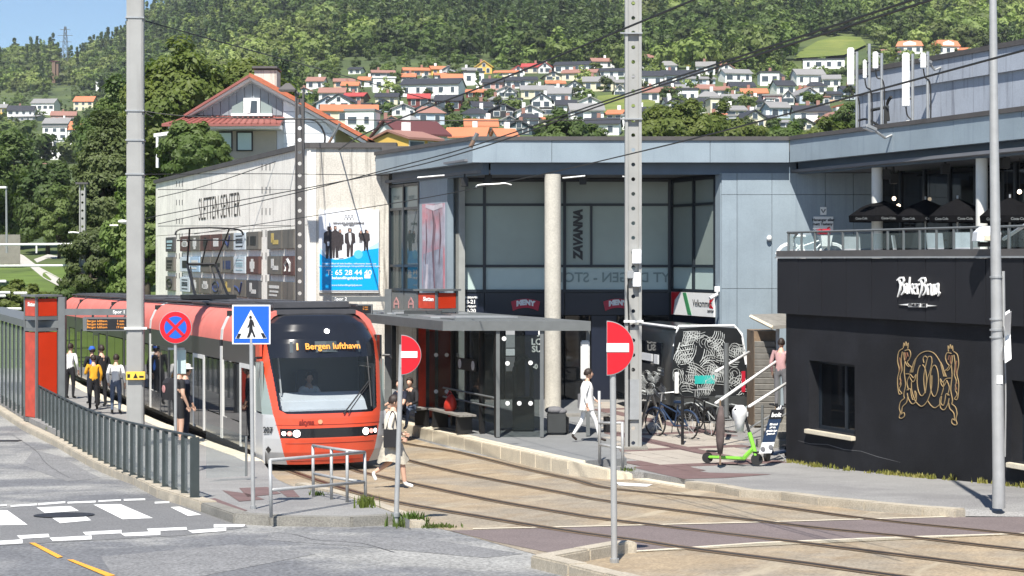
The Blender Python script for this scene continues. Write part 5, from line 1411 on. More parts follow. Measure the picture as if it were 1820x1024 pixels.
# terrace railing
rl = empty('terrace_railing', FrK.P(3, -.1, 4.7), 0, 'low steel railing with glass panels along the terrace edge', 'railing')
zr0, zr1 = ZL + .16, 5.06
k = 0; a = -.05; rp = []
while a < LK: rp.append(a); a += .50
for a in rp:
    mb = MB(); FrK.box(mb, a - .016, a + .016, -.115, -.075, zr0, zr1); mb.build('post', M['grey_metal'], rl)
for a, b in zip(rp, rp[1:]):
    mb = MB(); FrK.box(mb, a + .035, b - .035, -.10, -.09, zr0 + .03, zr1 - .05); mb.build('glass_panel', M['rail_glass'], rl)
mb = MB(); mb.tube([FrK.P(-.1, -.095, zr1 + .02), FrK.P(LK, -.095, zr1 + .02)], .022, 8); e0 = FrK.P(-.08, -.095, zr1 + .02); mb.tube([e0, (6.25, 37, zr1 + .02), (7.95, 47.7, zr1 + .02)], .028, 8); mb.build('handrail', M['grey_metal'], rl)
for t in np.linspace(.03, .98, 16):
    x, y = (e0.x + (6.25 - e0.x) * min(1, t * 7), 0) if 0 else (0, 0)
    q = Vector((e0.x, e0.y, 0)).lerp(Vector((7.95, 47.7, 0)), t); mb = MB(); mb.box((q.x + .02, q.y, (zr0 + zr1) / 2), (.04, .04, zr1 - zr0)); mb.build('post', M['steel'], rl)

mb = MB(); FrK.stroke(mb, [(1418, 783), (1440, 789), (1470, 790), (1500, 799), (1530, 802), (1560, 812), (1600, 822)], [.004, .012, .008, .014, .008, .012, .003], .004, .003); mb.build('wall_crack', M['seam'], bk)
# ---------------------------------------------------------------- white house with red roof behind
HY_ = 92.0
def hq(px, py, dy=0.0): return at(px, py, HY_) + Vector((0, dy, 0))
wh = empty('villa', hq(450, 300), 0, 'white villa with red tiled roof, grey zinc gable and concrete chimney', 'house')
def plate(mb, pix, y0, y1):
    q = [hq(x, y) for x, y in pix]
    ar = sum(pix[i][0] * pix[(i + 1) % len(pix)][1] - pix[(i + 1) % len(pix)][0] * pix[i][1] for i in range(len(pix)))
    if ar > 0: q = q[::-1]
    k = len(q)
    f = [p + Vector((0, y0, 0)) for p in q]; b = [p + Vector((0, y1, 0)) for p in q]
    mb.add(b + f, [tuple(range(k, 2 * k)), tuple(reversed(range(k)))] + [(i, (i + 1) % k, k + (i + 1) % k, k + i) for i in range(k)])
mat('zinc', (.24, .265, .29), .5, var=.06, scale=1); mat('roof_red', (.26, .085, .07), .6, var=.15, scale=3); mat('roof_tile', (.40, .12, .06), .75, var=.25, scale=4); mat('beige_panel', (.42, .37, .30), .7, var=.06); mat('white_board', (.74, .76, .78), .6, var=.04)
mb = MB(); plate(mb, [(310, 222), (340, 206), (447, 144), (595, 224), (595, 330), (310, 330)], .12, 14); mb.build('wall', M['white_board'], wh)
gx = [345, 362, 378, 392, 407, 421, 435, 449, 463, 477, 491, 502]
for i in range(len(gx) - 1):
    f = lambda x: 144 + (447 - x) * .585 if x < 447 else 144 + (x - 447) * .55
    a, b = gx[i] + .4, gx[i + 1] - .4; mb = MB(); pix = [(a, 205), (a, f(a) + 4)] + ([(447, 148)] if a < 447 < b else []) + [(b, f(b) + 4), (b, 205)]
    plate(mb, pix, -.02, .11); mb.build('zinc_panel', M['zinc'], wh)
for z in range(5):
    y0 = 180 + z * 19; x0 = 504; mb = MB(); ytop = max(y0, 0)
    xr = 594; ok = [(x0, y0 + .5), (min(xr, 447 + (y0 - 146) / .55), y0 + .5), (min(xr, 447 + (y0 + 18.5 - 146) / .55), y0 + 18.5), (x0, y0 + 18.5)]
    plate(mb, ok, -.05, .1); mb.build('cladding_board', M['white_board'], wh)
mb = MB(); plate(mb, [(334, 208), (447, 139), (447, 144), (343, 206)], -.5, .3); plate(mb, [(447, 139), (652, 252), (652, 258), (447, 144)], -.5, .3); mb.build('barge_board', M['white_paint'], wh)
mb = MB(); plate(mb, [(330, 206), (447, 134), (447, 139), (334, 208)], -.7, 14); mb.build('roof', M['roof_red'], wh)
for k in range(5):   # tile courses stepping down the right slope
    mb = MB(); o = k * .16
    plate(mb, [(447, 132 - 1.3 * k), (655, 247 - 1.3 * k), (655, 252 - 1.3 * k), (447, 139 - 1.3 * k)], -.75 + k * .9, 14); mb.build('roof_tile_course', M['roof_tile'], wh)
mb = MB(); q = [hq(298, 224, -1.6), hq(506, 223, -1.6), hq(506, 207, .1), hq(338, 206, .1)]; mb.hexa([p - Vector((0, 0, .15)) for p in q] + q); mb.build('pent_roof', M['roof_red'], wh)
mb = MB()
for x in range(312, 505, 11): mb.tube([hq(x, 223.5, -1.62) , hq(x * .82 + 78, 206.5, .0)], .05, 4)
mb.build('roof_seam', M['roof_red'], wh)
mb = MB(); plate(mb, [(308, 224), (503, 224), (503, 232), (308, 232)], -1.4, -.1); mb.build('fascia', M['white_paint'], wh)
mb = MB(); plate(mb, [(410, 233), (492, 233), (492, 282), (410, 282)], -.1, .1); mb.build('lower_panel', M['beige_panel'], wh)
for x0, x1, y0, y1 in ((421, 450, 234, 269), (388, 414, 234, 269)):
    mb = MB(); plate(mb, [(x0, y0), (x1, y0), (x1, y1), (x0, y1)], -.2, -.08); w_ = mb.build('window', M['black'], wh)
    mb = MB(); plate(mb, [(x0 + 3, y0 + 3), (x1 - 2, y0 + 3), (x1 - 2, y1 - 2), (x0 + 3, y1 - 2)], -.25, -.19); mb.build('pane', M['frosted_pale'], w_)
mb = MB(); plate(mb, [(434, 175), (463, 175), (463, 206), (434, 206)], -.25, -.03); w_ = mb.build('window', M['white_paint'], wh)
mb = MB(); plate(mb, [(440, 180), (458, 180), (458, 202), (440, 202)], -.3, -.24); mb.build('pane', M['house_window'], w_)
mb = MB(); plate(mb, [(441, 180), (448, 180), (446, 202), (441, 202)], -.33, -.301); mb.build('curtain', M['white_cloth'], w_)
for s_ in (((413, 190), (433, 180), (433, 202), (413, 202)), ((464, 180), (484, 190), (484, 202), (464, 202))):
    mb = MB(); plate(mb, s_, -.18, -.03); mb.build('side_window', M['frosted_upper'], wh)
mb = MB(); plate(mb, [(412, 202.5), (485, 202.5), (485, 207), (412, 207)], -.3, -.03); mb.build('sill', M['white_paint'], wh)
mb = MB(); plate(mb, [(437, 114), (478, 114), (478, 160), (437, 160)], 3, 4.6); mb.build('chimney', M['concrete_stained'], wh)
mb = MB(); plate(mb, [(434, 107), (480, 107), (480, 111), (434, 111)], 2.8, 4.8); plate(mb, [(440, 110), (475, 110), (475, 115), (440, 115)], 3.2, 4.4); mb.build('chimney_cap', M['dark_mast'], wh)
mb = MB(); plate(mb, [(342, 176), (388, 170), (388, 195), (344, 200)], 5, 9); mb.build('dormer_roof', M['roof_red'], wh)
mb = MB(); plate(mb, [(280, 240), (308, 236), (308, 242), (280, 246)], -1, 2); plate(mb, [(284, 246), (288, 246), (288, 300), (284, 300)], -1, -.8); mb.build('porch', M['white_paint'], wh)

# nearer houses peeping over the roof
def near_house(x0, x1, yt, yb, Y, wall, roof, kind, rz, label):
    global hp
    old = hp; hp = lambda px, py: at(px, py, Y)
    r, _, _ = house(x0, x1, yt, yb, wall, roof, kind, 1)
    hp = old; r.rotation_euler.z = rz; r['label'] = label; r['group'] = 'houses just behind the shopping centre'
near_house(676, 776, 213, 285, 185, 'white', 'maroon', 'e', .55, 'white gabled house with long dark maroon roof behind the flat roof')
near_house(680, 752, 232, 275, 165, 'yellow', 'brick brown', 'e', .75, 'yellow gabled house with brick brown roof in front of maroon roof')
near_house(796, 866, 226, 275, 240, 'white', 'orange', 'e', -.1, 'white house with bright orange roof just above the fascia corner')
near_house(826, 882, 211, 250, 262, 'cream', 'orange', 'e', .05, 'cream house with orange roof and white chimney behind fascia corner')
near_house(878, 912, 228, 275, 225, 'white', 'orange', 'e', .2, 'small white house with orange roof left of the dark teal gable')
# ================================================================ TRAM
tram = empty('tram', (TR.x, TR.y, g(TR.y) + .0), 0, 'black and coral red articulated tram number 207 standing at the left platform', 'tram')
tram.rotation_euler = (-.0125, 0, TRA); tram.scale = (1, 1, .955)
bpy.context.view_layer.update()
NU, NZ = 260, 300
ZN0, ZN1 = .33, 3.60
def nose(u, z):
    b = float(np.interp(z, [.33, .6, .9, 1.35, 1.6, 2.6, 3.1, 3.4, 3.52, 3.6], [.16, .05, .0, .02, .07, .36, .54, .78, 1.02, 1.6]))
    hw = float(np.interp(z, [.33, .6, 2.5, 3.0, 3.3, 3.5, 3.6], [1.26, 1.325, 1.325, 1.29, 1.20, 1.08, .98]))
    a = abs(u); z = float(np.interp(z, [.33, 1.42, 2.66, 3.28, 3.6], [.16, 1.235, 2.44, 3.0, 3.46]))
    return Vector((hw * (math.sin(u * 1.35) / math.sin(1.35) * .35 + u * .65), b + .62 * a ** 3.0, z))
def nreg(u, z):
    a = abs(u)
    inn = float(np.interp(z, [1.4, 2.3, 3.3, 3.45], [.735, .80, .905, .93]))
    out = float(np.interp(z, [1.4, 2.3, 3.2, 3.45], [.83, .92, .99, 1.01]))
    rnd = max(0, .09 - (z - 1.44)) if z < 1.53 else 0
    if z > 1.42:
        if a < inn - rnd * 1.2 and z > 1.44:
            return 'roof_front' if z > 3.30 else 'windscreen' if 1.50 < z < 2.66 and a < inn - rnd * 1.2 - .03 else 'screen_surround'
        if a < out: return 'front_panel'
        return 'corner_window'
    if .915 < z < 1.125 and a < .735: return 'light_strip'
    low = float(np.interp(z, [.33, .9, 1.42], [.64, .735, .83]))
    return 'front_panel' if a < low else 'corner_panel'
reg = {}
P = [[nose(-1 + 2 * i / NU, ZN0 + (ZN1 - ZN0) * j / NZ) for i in range(NU + 1)] for j in range(NZ + 1)]
for j in range(NZ):
    for i in range(NU):
        r = nreg(-1 + 2 * (i + .5) / NU, ZN0 + (ZN1 - ZN0) * (j + .5) / NZ)
        reg.setdefault((r, i < NU / 2 if r.startswith('corner') else 0), []).append((j, i))
NM = {'roof_front': 'tram_black', 'windscreen': 'windscreen_glass', 'screen_surround': 'tram_black', 'front_panel': 'coral_red', 'corner_window': 'frosted_upper', 'light_strip': 'tram_black', 'corner_panel': 'tram_grey'}
for (r, _), cells in reg.items():
    ids = {}; mb = MB()
    for j, i in cells:
        f = []
        for jj, ii in ((j, i), (j, i + 1), (j + 1, i + 1), (j + 1, i)):
            if (jj, ii) not in ids:
                ids[(jj, ii)] = len(mb.v); mb.v.append(tuple(P[jj][ii]))
            f.append(ids[(jj, ii)])
        mb.f.append(tuple(f)); mb.m.append(0)
    mb.build(r, M[NM[r]], tram, local=True, smooth='all')
def nz_at(u, z, o=.0):
    p = nose(u, z); e = nose(u + .01, z) - p; f = nose(u, z + .01) - p
    n = e.cross(f).normalized()
    return p + n * o, e.normalized(), f.normalized(), n
# lights
for s_ in (-1, 1):
    for u, r, m in ((.50, .075, 'headlight'), (.60, .05, 'lamp_pink'), (.68, .045, 'headlight')):
        if m == 'lamp_pink' and m not in M: mat('lamp_pink', (.8, .25, .22), .3, var=0, emit=(1, .3, .25), estr=.9)
        p, e, f, n = nz_at(s_ * u, 1.02)
        mb = MB(); mb.tube([p - n * .02, p + n * .02], r, 16)
        h = mb.build('headlight', M[m], tram, local=True)
        mb = MB(); mb.tube([p - n * .02, p + n * .012], r * 1.35, 16); mb.build('bezel', M['black'], h, local=False) if 0 else mb.build('bezel', M['black'], tram, local=True)
p, e, f, n = nz_at(.05, 3.28)
mb = MB(); mb.tube([p - n * .02, p + n * .02], .055, 14); mb.build('marker_lamp', M['headlight'], tram, local=True)
# display
im = wm(tram)
def ttext(s, sz, m, u, z, o=.02, **k):
    p, e, f, n = nz_at(u, z, o)
    R3 = im.to_3x3()
    return text(s, sz, m, tram, im @ p, R3 @ e, R3 @ f, .006, **k)
mb = MB()
for u0, u1, z0, z1 in ((-.53, .53, 2.78, 3.04),):
    q = [nz_at(u0, z0, .012)[0], nz_at(0, z0, .03)[0], nz_at(u1, z0, .012)[0], nz_at(u1, z1, .012)[0], nz_at(0, z1, .03)[0], nz_at(u0, z1, .012)[0]]
    mb.add(q, [(0, 1, 4, 5), (1, 2, 3, 4)])
mb.build('destination_display', mat('display_grey', (.06, .075, .08), .25, var=.1), tram, local=True)
ttext('1', .20, M['led_orange'], -.42, 2.91, .03, name='route_number', bold=.008)
ttext('Bergen lufthavn', .19, M['led_orange'], .09, 2.91, .045, name='destination', bold=.003)
ttext('skyss', .15, mat('logo_dark_red', (.22, .02, .012), .4, var=0), -.36, 1.26, .008, name='logo', bold=.006)
ttext('207', .17, M['sign_black'], -.90, 1.08, .03, name='fleet_number', bold=.004); ttext('207', .14, M['sign_black'], .91, 1.08, .02, name='fleet_number', bold=.004)
p, e, f, n = nz_at(-.17, 1.265, .01); mb = MB(); mb.tube([p, p + n * .012], .05, 10); mb.build('logo_dot', mat('logo_peach', (.9, .35, .2), .4, var=0), tram, local=True)
# panel seams of the nose
for z, u0 in ((.80, .66), (1.20, .80), (.42, .60)):
    mb = MB(); mb.tube([nz_at(u, z, .002)[0] for u in np.linspace(-u0, u0, 25)], .006, 4); mb.build('panel_seam', M['logo_dark_red'], tram, local=True)
# wiper
mb = MB()
a_, b_ = nz_at(.16, 1.42, .04)[0], nz_at(.60, 2.12, .05)[0]
mb.tube([a_, b_], .016, 5); mb.tube([nz_at(.22, 1.42, .05)[0], nz_at(.62, 2.10, .06)[0]], .012, 5); mb.tube([nz_at(.60, 1.55, .05)[0], nz_at(.61, 2.65, .05)[0]], .016, 5)
mb.build('wiper', M['black'], tram, local=True)
# mirror camera arm, coupler cover, side recesses
for s_ in (-1, 1):
    mb = MB(); mb.tube([(s_ * 1.30, .75, 2.45), (s_ * 1.44, .68, 2.45), (s_ * 1.47, .66, 2.38)], .03, 6); mb.build('camera_arm', M['black'], tram, local=True)
mb = MB(); p, e, f, n = nz_at(-.90, .66, .0); mb.tube([p + n * .0, p + n * .012], .07, 4); mb.build('hatch', M['black'], tram, local=True)
# body modules
XSEC = [(-1.325, 2.70), (-1.305, 2.95), (-1.19, 3.22), (-1.03, 3.38), (-.85, 3.46)]
MODS = [(1.25, 4.65), (5.02, 14.8), (15.2, 19.9), (20.3, 23.8), (24.2, 32.6), (33.0, 37.5)]
for mi, (y0, y1) in enumerate(MODS):
    for s_ in (-1, 1):
        mb = MB()
        n_ = max(1, round((y1 - y0) / 2.4))
        for k in range(n_):
            a, b = y0 + (y1 - y0) * k / n_ + .012, y0 + (y1 - y0) * (k + 1) / n_ - .012
            mb = MB(); out = [(s_ * -x if s_ > 0 else x, z) for x, z in XSEC]
            ring = [(x, z) for x, z in out] + [(x * .9, z - .06) for x, z in reversed(out)]
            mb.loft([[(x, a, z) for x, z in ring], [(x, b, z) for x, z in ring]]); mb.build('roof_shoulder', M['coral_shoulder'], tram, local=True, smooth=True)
        mb = MB(); mb.box((s_ * 1.29, (y0 + y1) / 2, 2.47), (.07, y1 - y0, .46)); mb.build('head_band', M['tram_dark'], tram, local=True)
        mb = MB(); mb.box((s_ * 1.285, (y0 + y1) / 2, .62), (.07, y1 - y0, .52)); mb.build('skirt', M['tram_black'], tram, local=True)
        # doors and windows in turn
        y = y0 + .05; k = 0
        while y < y1 - .4:
            door = (mi == 0 and k == 0) or (mi in (1, 4) and k in (1, 4)) or (mi in (2, 5) and k == 1)
            wd = min(1.45 if door else 1.75, y1 - y - .02)
            if door:
                d = MB(); d.box((s_ * 1.30, y + .07, 1.30), (.09, .14, 1.90)); d.box((s_ * 1.30, y + wd - .07, 1.30), (.09, .14, 1.90)); d.box((s_ * 1.30, y + wd / 2, 2.20), (.088, wd - .28, .10)); df = d.build('door', M['tram_light' if mi == 0 or (mi == 1 and k == 1) else 'tram_dark'], tram, local=True)
                for q in (0, 1):
                    p_ = MB(); lw_ = (wd - .30) / 2; p_.box((s_ * 1.315, y + .15 + lw_ * (q + .5), 1.28), (.05, lw_ - .04, 1.72)); p_.build('door_leaf', M['dark_glass'], tram, local=True)
            else:
                p_ = MB(); p_.box((s_ * 1.30, y + wd / 2, 1.56), (.05, wd - .06, 1.30)); p_.build('window', M['dark_glass'], tram, local=True)
            y += wd; k += 1
    mb = MB(); mb.box((0, (y0 + y1) / 2, 1.55), (2.44, y1 - y0, 2.3)) if mi else mb.box((0, (y0 + y1) / 2 + .9, 1.55), (2.44, y1 - y0 - 1.8, 2.3)); mb.build('body', M['tram_black'], tram, local=True)
    mb = MB(); mb.box((0, (y0 + y1) / 2, 3.42), (1.72, y1 - y0, .10)); mb.build('roof', M['roof_gear'], tram, local=True)
for y in (4.83, 15.0, 20.1, 24.0, 32.8):
    mb = MB()
    for s_ in (-1, 1): mb.box((s_ * 1.27, y, 1.45), (.12, .22, 2.2))
    mb.loft([[(x, y - .11, z + .01) for x, z in XSEC + [(-x, z) for x, z in reversed(XSEC)]], [(x, y + .11, z + .01) for x, z in XSEC + [(-x, z) for x, z in reversed(XSEC)]]])
    mb.build('joint_frame', M['tram_light'] if y < 20 else M['tram_dark'], tram, local=True)
    mb = MB(); mb.box((0, y, 1.9), (2.3, .38, 3.0)); mb.build('bellows', M['rubber'], tram, local=True)
# cab: side windows, grey side panel, interior
for s_ in (-1, 1):
    mb = MB(); mb.box((s_ * 1.30, .92, .70), (.05, .70, 1.06)); mb.build('cab_panel', M['tram_grey'], tram, local=True)
    mb = MB(); mb.box((s_ * 1.30, .98, 1.82), (.04, .56, 1.10)); mb.build('cab_window', M['clear_glass'] if 0 else M['frosted_upper'], tram, local=True)
    mb = MB(); mb.box((s_ * 1.295, 1.06, 2.62), (.05, .42, .56)); mb.build('cab_shoulder', M['coral_red' if s_ < 0 else 'tram_black'], tram, local=True)
mb = MB(); mb.box((0, 2.3, 2.0), (2.4, .06, 2.4)); mb.build('cab_bulkhead', M['tram_dark'], tram, local=True)
mb = MB(); mb.box((0, 1.5, .95), (2.4, 1.5, .1)); mb.build('cab_floor', M['tram_dark'], tram, local=True)
mb = MB(); mb.loft([[(-.95, .62, 1.22), (.95, .62, 1.22), (.95, 1.2, 1.22), (-.95, 1.2, 1.22)], [(-.9, .72, 1.50), (.9, .72, 1.50), (.9, 1.12, 1.66), (-.9, 1.12, 1.66)]]); mb.box((-.15, .56, 1.28), (1.3, .1, .06)); mb.build('dashboard', M['cloudy_plastic'], tram, local=True, bevel=.03)
mb = MB(); mb.box((-.05, 1.95, 1.65), (.5, .14, .9)); mb.build('driver_seat', M['navy_cloth'], tram, local=True, bevel=.05)
mb = MB(); mb.tube([(-.85, .9, 1.6), (-.9, 1.05, 2.6)], .02, 5); mb.build('sunblind_rod', M['tram_light'], tram, local=True)
# underframe
mb = MB(); mb.box((0, 19, .25), (2.2, 36.5, .2)); mb.build('underframe', M['black'], tram, local=True)
for y in (1.9, 3.7, 16.6, 18.4, 34, 36):
    for s_ in (-1, 1):
        mb = MB(); mb.tube([(s_ * .66, y, .30), (s_ * .79, y, .30)], .29, 18); mb.build('wheel', M['iron'], tram, local=True)
# roof gear and pantograph
for k, (y, L, wx, h, x) in enumerate(((2.6, 1.9, 1.75, .30, 0), (4.6, 1.3, 1.5, .22, .1), (7.6, 2.6, 1.7, .28, 0), (10.2, 1.8, 1.5, .20, -.1), (14.8, 2.2, 1.6, .26, 0), (18.6, 2.8, 1.7, .24, 0), (23.6, 2.6, 1.7, .28, .05), (28.2, 3.0, 1.7, .24, 0), (32.2, 2.4, 1.5, .2, 0), (35.2, 3.2, 1.7, .28, 0))):
    mb = MB(); mb.box((x, y, 3.47 + h * .275), (wx, L, h * .55)); mb.build('roof_unit', M['roof_gear'], tram, local=True, bevel=.04)
for s_ in (-1, 1):
    mb = MB(); mb.tube([(s_ * .93, 1.4, 3.56), (s_ * .93, 37.2, 3.56)], .03, 5); mb.build('roof_rail', M['roof_gear'], tram, local=True)
mb = MB(); Y0 = 13.2
for s_ in (-1, 1):
    mb.tube([(s_ * .45, Y0 - .5, 3.7), (s_ * .40, Y0 + 1.0, 4.62)], .04, 6); mb.tube([(s_ * .40, Y0 + 1.0, 4.62), (s_ * .55, Y0 - .2, 5.62)], .025, 6); mb.tube([(s_ * .35, Y0 + .1, 3.7), (s_ * .3, Y0 + 1.05, 4.55)], .02, 5)
    mb.tube(crv([(s_ * .95, Y0 - .2, 5.45), (s_ * .8, Y0 - .2, 5.62), (0, Y0 - .2, 5.67)], 5), .028, 6); mb.tube([(s_ * .85, Y0 + .12, 5.3), (0, Y0 + .12, 5.32)], .02, 5)
mb.tube([(-.42, Y0 + 1.0, 4.62), (.42, Y0 + 1.0, 4.62)], .05, 6); mb.box((0, Y0, 3.66), (1.3, 1.4, .12)); mb.tube([(0, Y0 + .12, 5.3), (0, Y0 + .9, 4.65)], .02, 5)
tag(mb.build('pantograph', M['black'], tram, local=True), None)
# ================================================================ STREET FURNITURE
PD = Vector((-.39, .92, 0)).normalized(); PN = Vector((.92, .39, 0)).normalized()     # along and across the platforms
def PZt(p): return g(p[1])

# ---- masts
def holed_mast(px, Y, zb, zt, wd, m, label, pitch=.33, rad=.045, rz=0.0):
    root = empty('mast', (X_(px, Y), Y, zb), rz, label, 'mast')
    H = zt - zb; fl = wd * .17
    for s_ in (-1, 1):
        mb = MB(); mb.box((s_ * (wd / 2 - fl / 2), .06, H / 2), (fl, .26, H)); mb.build('flange', m, root, local=True)
    mb = MB(); n = int(H / pitch); hw = wd / 2 - fl
    for k in range(n):
        z0 = k * pitch; zc = z0 + pitch / 2
        an = np.linspace(0, 2 * math.pi, 12, endpoint=False) + math.pi / 12
        for y, fl_ in ((0, 1), (.03, -1)):
            inn = [(rad * math.cos(t), y, zc + rad * math.sin(t)) for t in an]
            def edge(t):
                c, s_ = math.cos(t), math.sin(t); q = min(hw / max(abs(c), 1e-6), pitch / 2 / max(abs(s_), 1e-6)); return (c * q, y, zc + s_ * q)
            an2 = an
            outp = [edge(t) for t in an2]
            fs = []
            for i in range(12):
                f = (i, (i + 1) % 12, 12 + (i + 1) % 12, 12 + i); fs.append(f if fl_ < 0 else f[::-1])
            mb.add(inn + outp, fs)
            for cx_, cz_ in ((hw, pitch / 2), (-hw, pitch / 2), (-hw, -pitch / 2), (hw, -pitch / 2)):   # corners
                ang = math.atan2(cz_, cx_); nb = sorted(range(12), key=lambda i: abs((an[i] - ang + math.pi) % (2 * math.pi) - math.pi))[:2]
                mb.add([outp[nb[0]], outp[nb[1]], (cx_, y, zc + cz_)], [(0, 1, 2)])
    mb.build('web', m, root, local=True)
    return root
ml = empty('mast', (X_(241, 38), 38, g(38) + .2), .12, 'thick square grey overhead line mast standing behind the platform fence', 'mast')
mb = MB(); mb.box((0, 0, 6), (.37, .37, 12.4)); mb.build('shaft', M['mast_grey'], ml, local=True, bevel=.03)
mb = MB()
for y in (33, 198, 250, 310): mb.box((0, 0, Z_(y, 38) - ml.location.z), (.41, .41, .035))
mb.build('clamp', M['steel'], ml, local=True)
mb = MB(); mb.box((.02, -.2, Z_(583, 38) - ml.location.z), (.50, .06, .05)); mb.build('band', M['white_paint'], ml, local=True)
ys = empty('warning_plate', at(241, 668, 37.75), .12, 'small yellow warning plate strapped round the thick grey mast', 'sign')
mb = MB(); mb.box((0, 0, 0), (.42, .04, .19)); mb.build('plate', M['sign_yellow'], ys, local=True, bevel=.01)
mb = MB(); mb.loft([[(-.05, -.022, -.05), (.05, -.022, -.05), (0, -.022, .06)], [(-.05, -.026, -.05), (.05, -.026, -.05), (0, -.026, .06)]]); mb.box((-.15, -.024, 0), (.06, .006, .08)); mb.box((.13, -.024, -.02), (.1, .006, .04)); mb.build('symbol', M['sign_black'], ys, local=True)
mr = holed_mast(1125.5, 38, g(38) + .2, 11.5, .37, M['mast_grey'], 'light grey steel mast with a row of round holes on the right platform')
mb = MB(); mb.box((0, .05, .03), (.62, .6, .12)); mb.build('base', M['kerb_grey'], mr, local=True)
mb = MB()
for y in (60, 212): mb.box((0, .05, Z_(y, 38) - mr.location.z), (.40, .32, .03)); mb.tube([(-.19, -.1, Z_(y, 38) - mr.location.z), (-.30, -.1, Z_(y, 38) - mr.location.z)], .02, 5)
mb.build('clamp', M['steel'], mr, local=True)
for y in (571,):
    mb = MB(); mb.box((.0, -.1, Z_(y, 38) - mr.location.z), (.44, .05, .05)); mb.build('band', M['white_paint'], mr, local=True)
for x, y, w_, h_, m in ((1131, 456, 16, 26, 'cloudy_plastic'), (1131, 497, 14, 26, 'cloudy_plastic'), (1120, 488, 12, 14, 'steel')):
    mb = MB(); mb.box(((x - 1125.5) / 79, -.10, Z_(y, 38) - mr.location.z), (w_ / 79, .14, h_ / 79)); mb.build('junction_box', M[m], mr, local=True, bevel=.015)
mb = MB(); z0 = Z_(500, 38) - mr.location.z; mb.tube(crv([(-.05, -.07, z0 + .1), (-.13, -.08, z0 - .1), (-.1, -.07, z0 - 1.2), (-.1, -.05, .1)], 4), .018, 5); mb.build('cable', M['wire'], mr, local=True)
mb = MB(); mb.box((0, -.04, 1.15), (.30, .05, .9)); mb.build('cover_plate', M['steel'], mr, local=True)
md = holed_mast(532.5, 51.5, -.3, Z_(163, 51.5), .27, M['dark_mast'], 'dark slender mast with a row of holes in front of the concrete hall', .36, .06)
mb = MB(); zt = Z_(163, 51.5) - md.location.z; mb.loft([[(-.62, -.2, zt + .02), (-.10, -.2, zt + .02), (-.10, .3, zt + .02), (-.62, .3, zt + .02)], [(-.62, -.2, zt + .06), (-.10, -.2, zt + .06), (-.10, .3, zt + .06), (-.62, .3, zt + .06)], [(-.42, 0, zt + .26), (-.3, 0, zt + .26), (-.3, .1, zt + .26), (-.42, .1, zt + .26)]]); mb.tube([(-.15, 0, zt), (0, 0, zt - .1)], .05, 5); mb.build('cap', M['dark_mast'], md, local=True)
mfar = holed_mast(146.5, 95, -.6, Z_(325, 95), .34, M['mast_grey'], 'pale far mast with small holes and two long white arms', .45, .07)
mb = MB(); zt = Z_(326, 95) - mfar.location.z; mb.box((0, 0, zt), (.7, .4, .12)); mb.build('cap', M['dark_mast'], mfar, local=True)
for y, x0, x1 in ((434, -30, 140), (472, -30, 142)):
    p = at(x0, y + 1, 95.2); q = at(x1, y, 95.2); mb = MB(); mb.tube([p, q], .075, 6); mb.build('arm', M['white_paint'], mfar)
mb = MB(); mb.tube(crv([at(122, 414, 95.1), at(130, 413, 95.1), at(145, 415, 95.1), at(163, 418, 95.1)], 3), .05, 5); mb.build('bracket', M['white_paint'], mfar)
mb = MB(); mb.tube([at(65, 434, 95.2), at(65, 450, 95.2)], .05, 5); mb.build('dropper', M['white_paint'], mfar)
for k, (y, x0, x1) in enumerate(((500, -20, 11), (520, -20, 18), (521, 25, 48), (549, -20, 38), (526, -20, 10))):
    mb = MB(); p, q = at(x0, y, 70 + k), at(x1, y, 70 + k); mb.tube([p, q], .06, 6)
    tag(mb.build('catenary_arm', M['white_paint']), ['short white overhead line arm at left edge above the lawn', 'white overhead line arm end left of the red shelter box', 'short white overhead line rod over the red shelter box', 'long white overhead line arm just above left shelter roof', 'lower short white overhead line arm at the left edge'][k], 'arm')
lp = empty('street_lamp', at(12, 440, 120), 0, 'slim grey street lamp far left in front of dark trees', 'street lamp')
mb = MB(); mb.cyl(at(12, 450, 120), at(11, 334, 120), .09, .06, 8); mb.build('pole', M['steel'], lp)
mb = MB(); mb.box(at(6, 333, 120), (.5, .3, .14)); mb.build('head', M['white_paint'], lp)
lp = empty('street_lamp', at(222, 420, 75), 0, 'white lamp head on an arm peeping out left of the thick mast', 'street lamp')
mb = MB(); mb.ball(at(218, 394, 75), (.22, .2, .09), 10, 6); mb.build('head', M['white_paint'], lp); mb = MB(); mb.tube([at(218, 396, 75), at(230, 400, 75), at(232, 520, 75)], .05, 6); mb.build('pole', M['steel'], lp); mb = MB(); mb.tube([at(195, 401, 75), at(210, 401, 75)], .04, 5); mb.build('arm', M['steel'], lp)
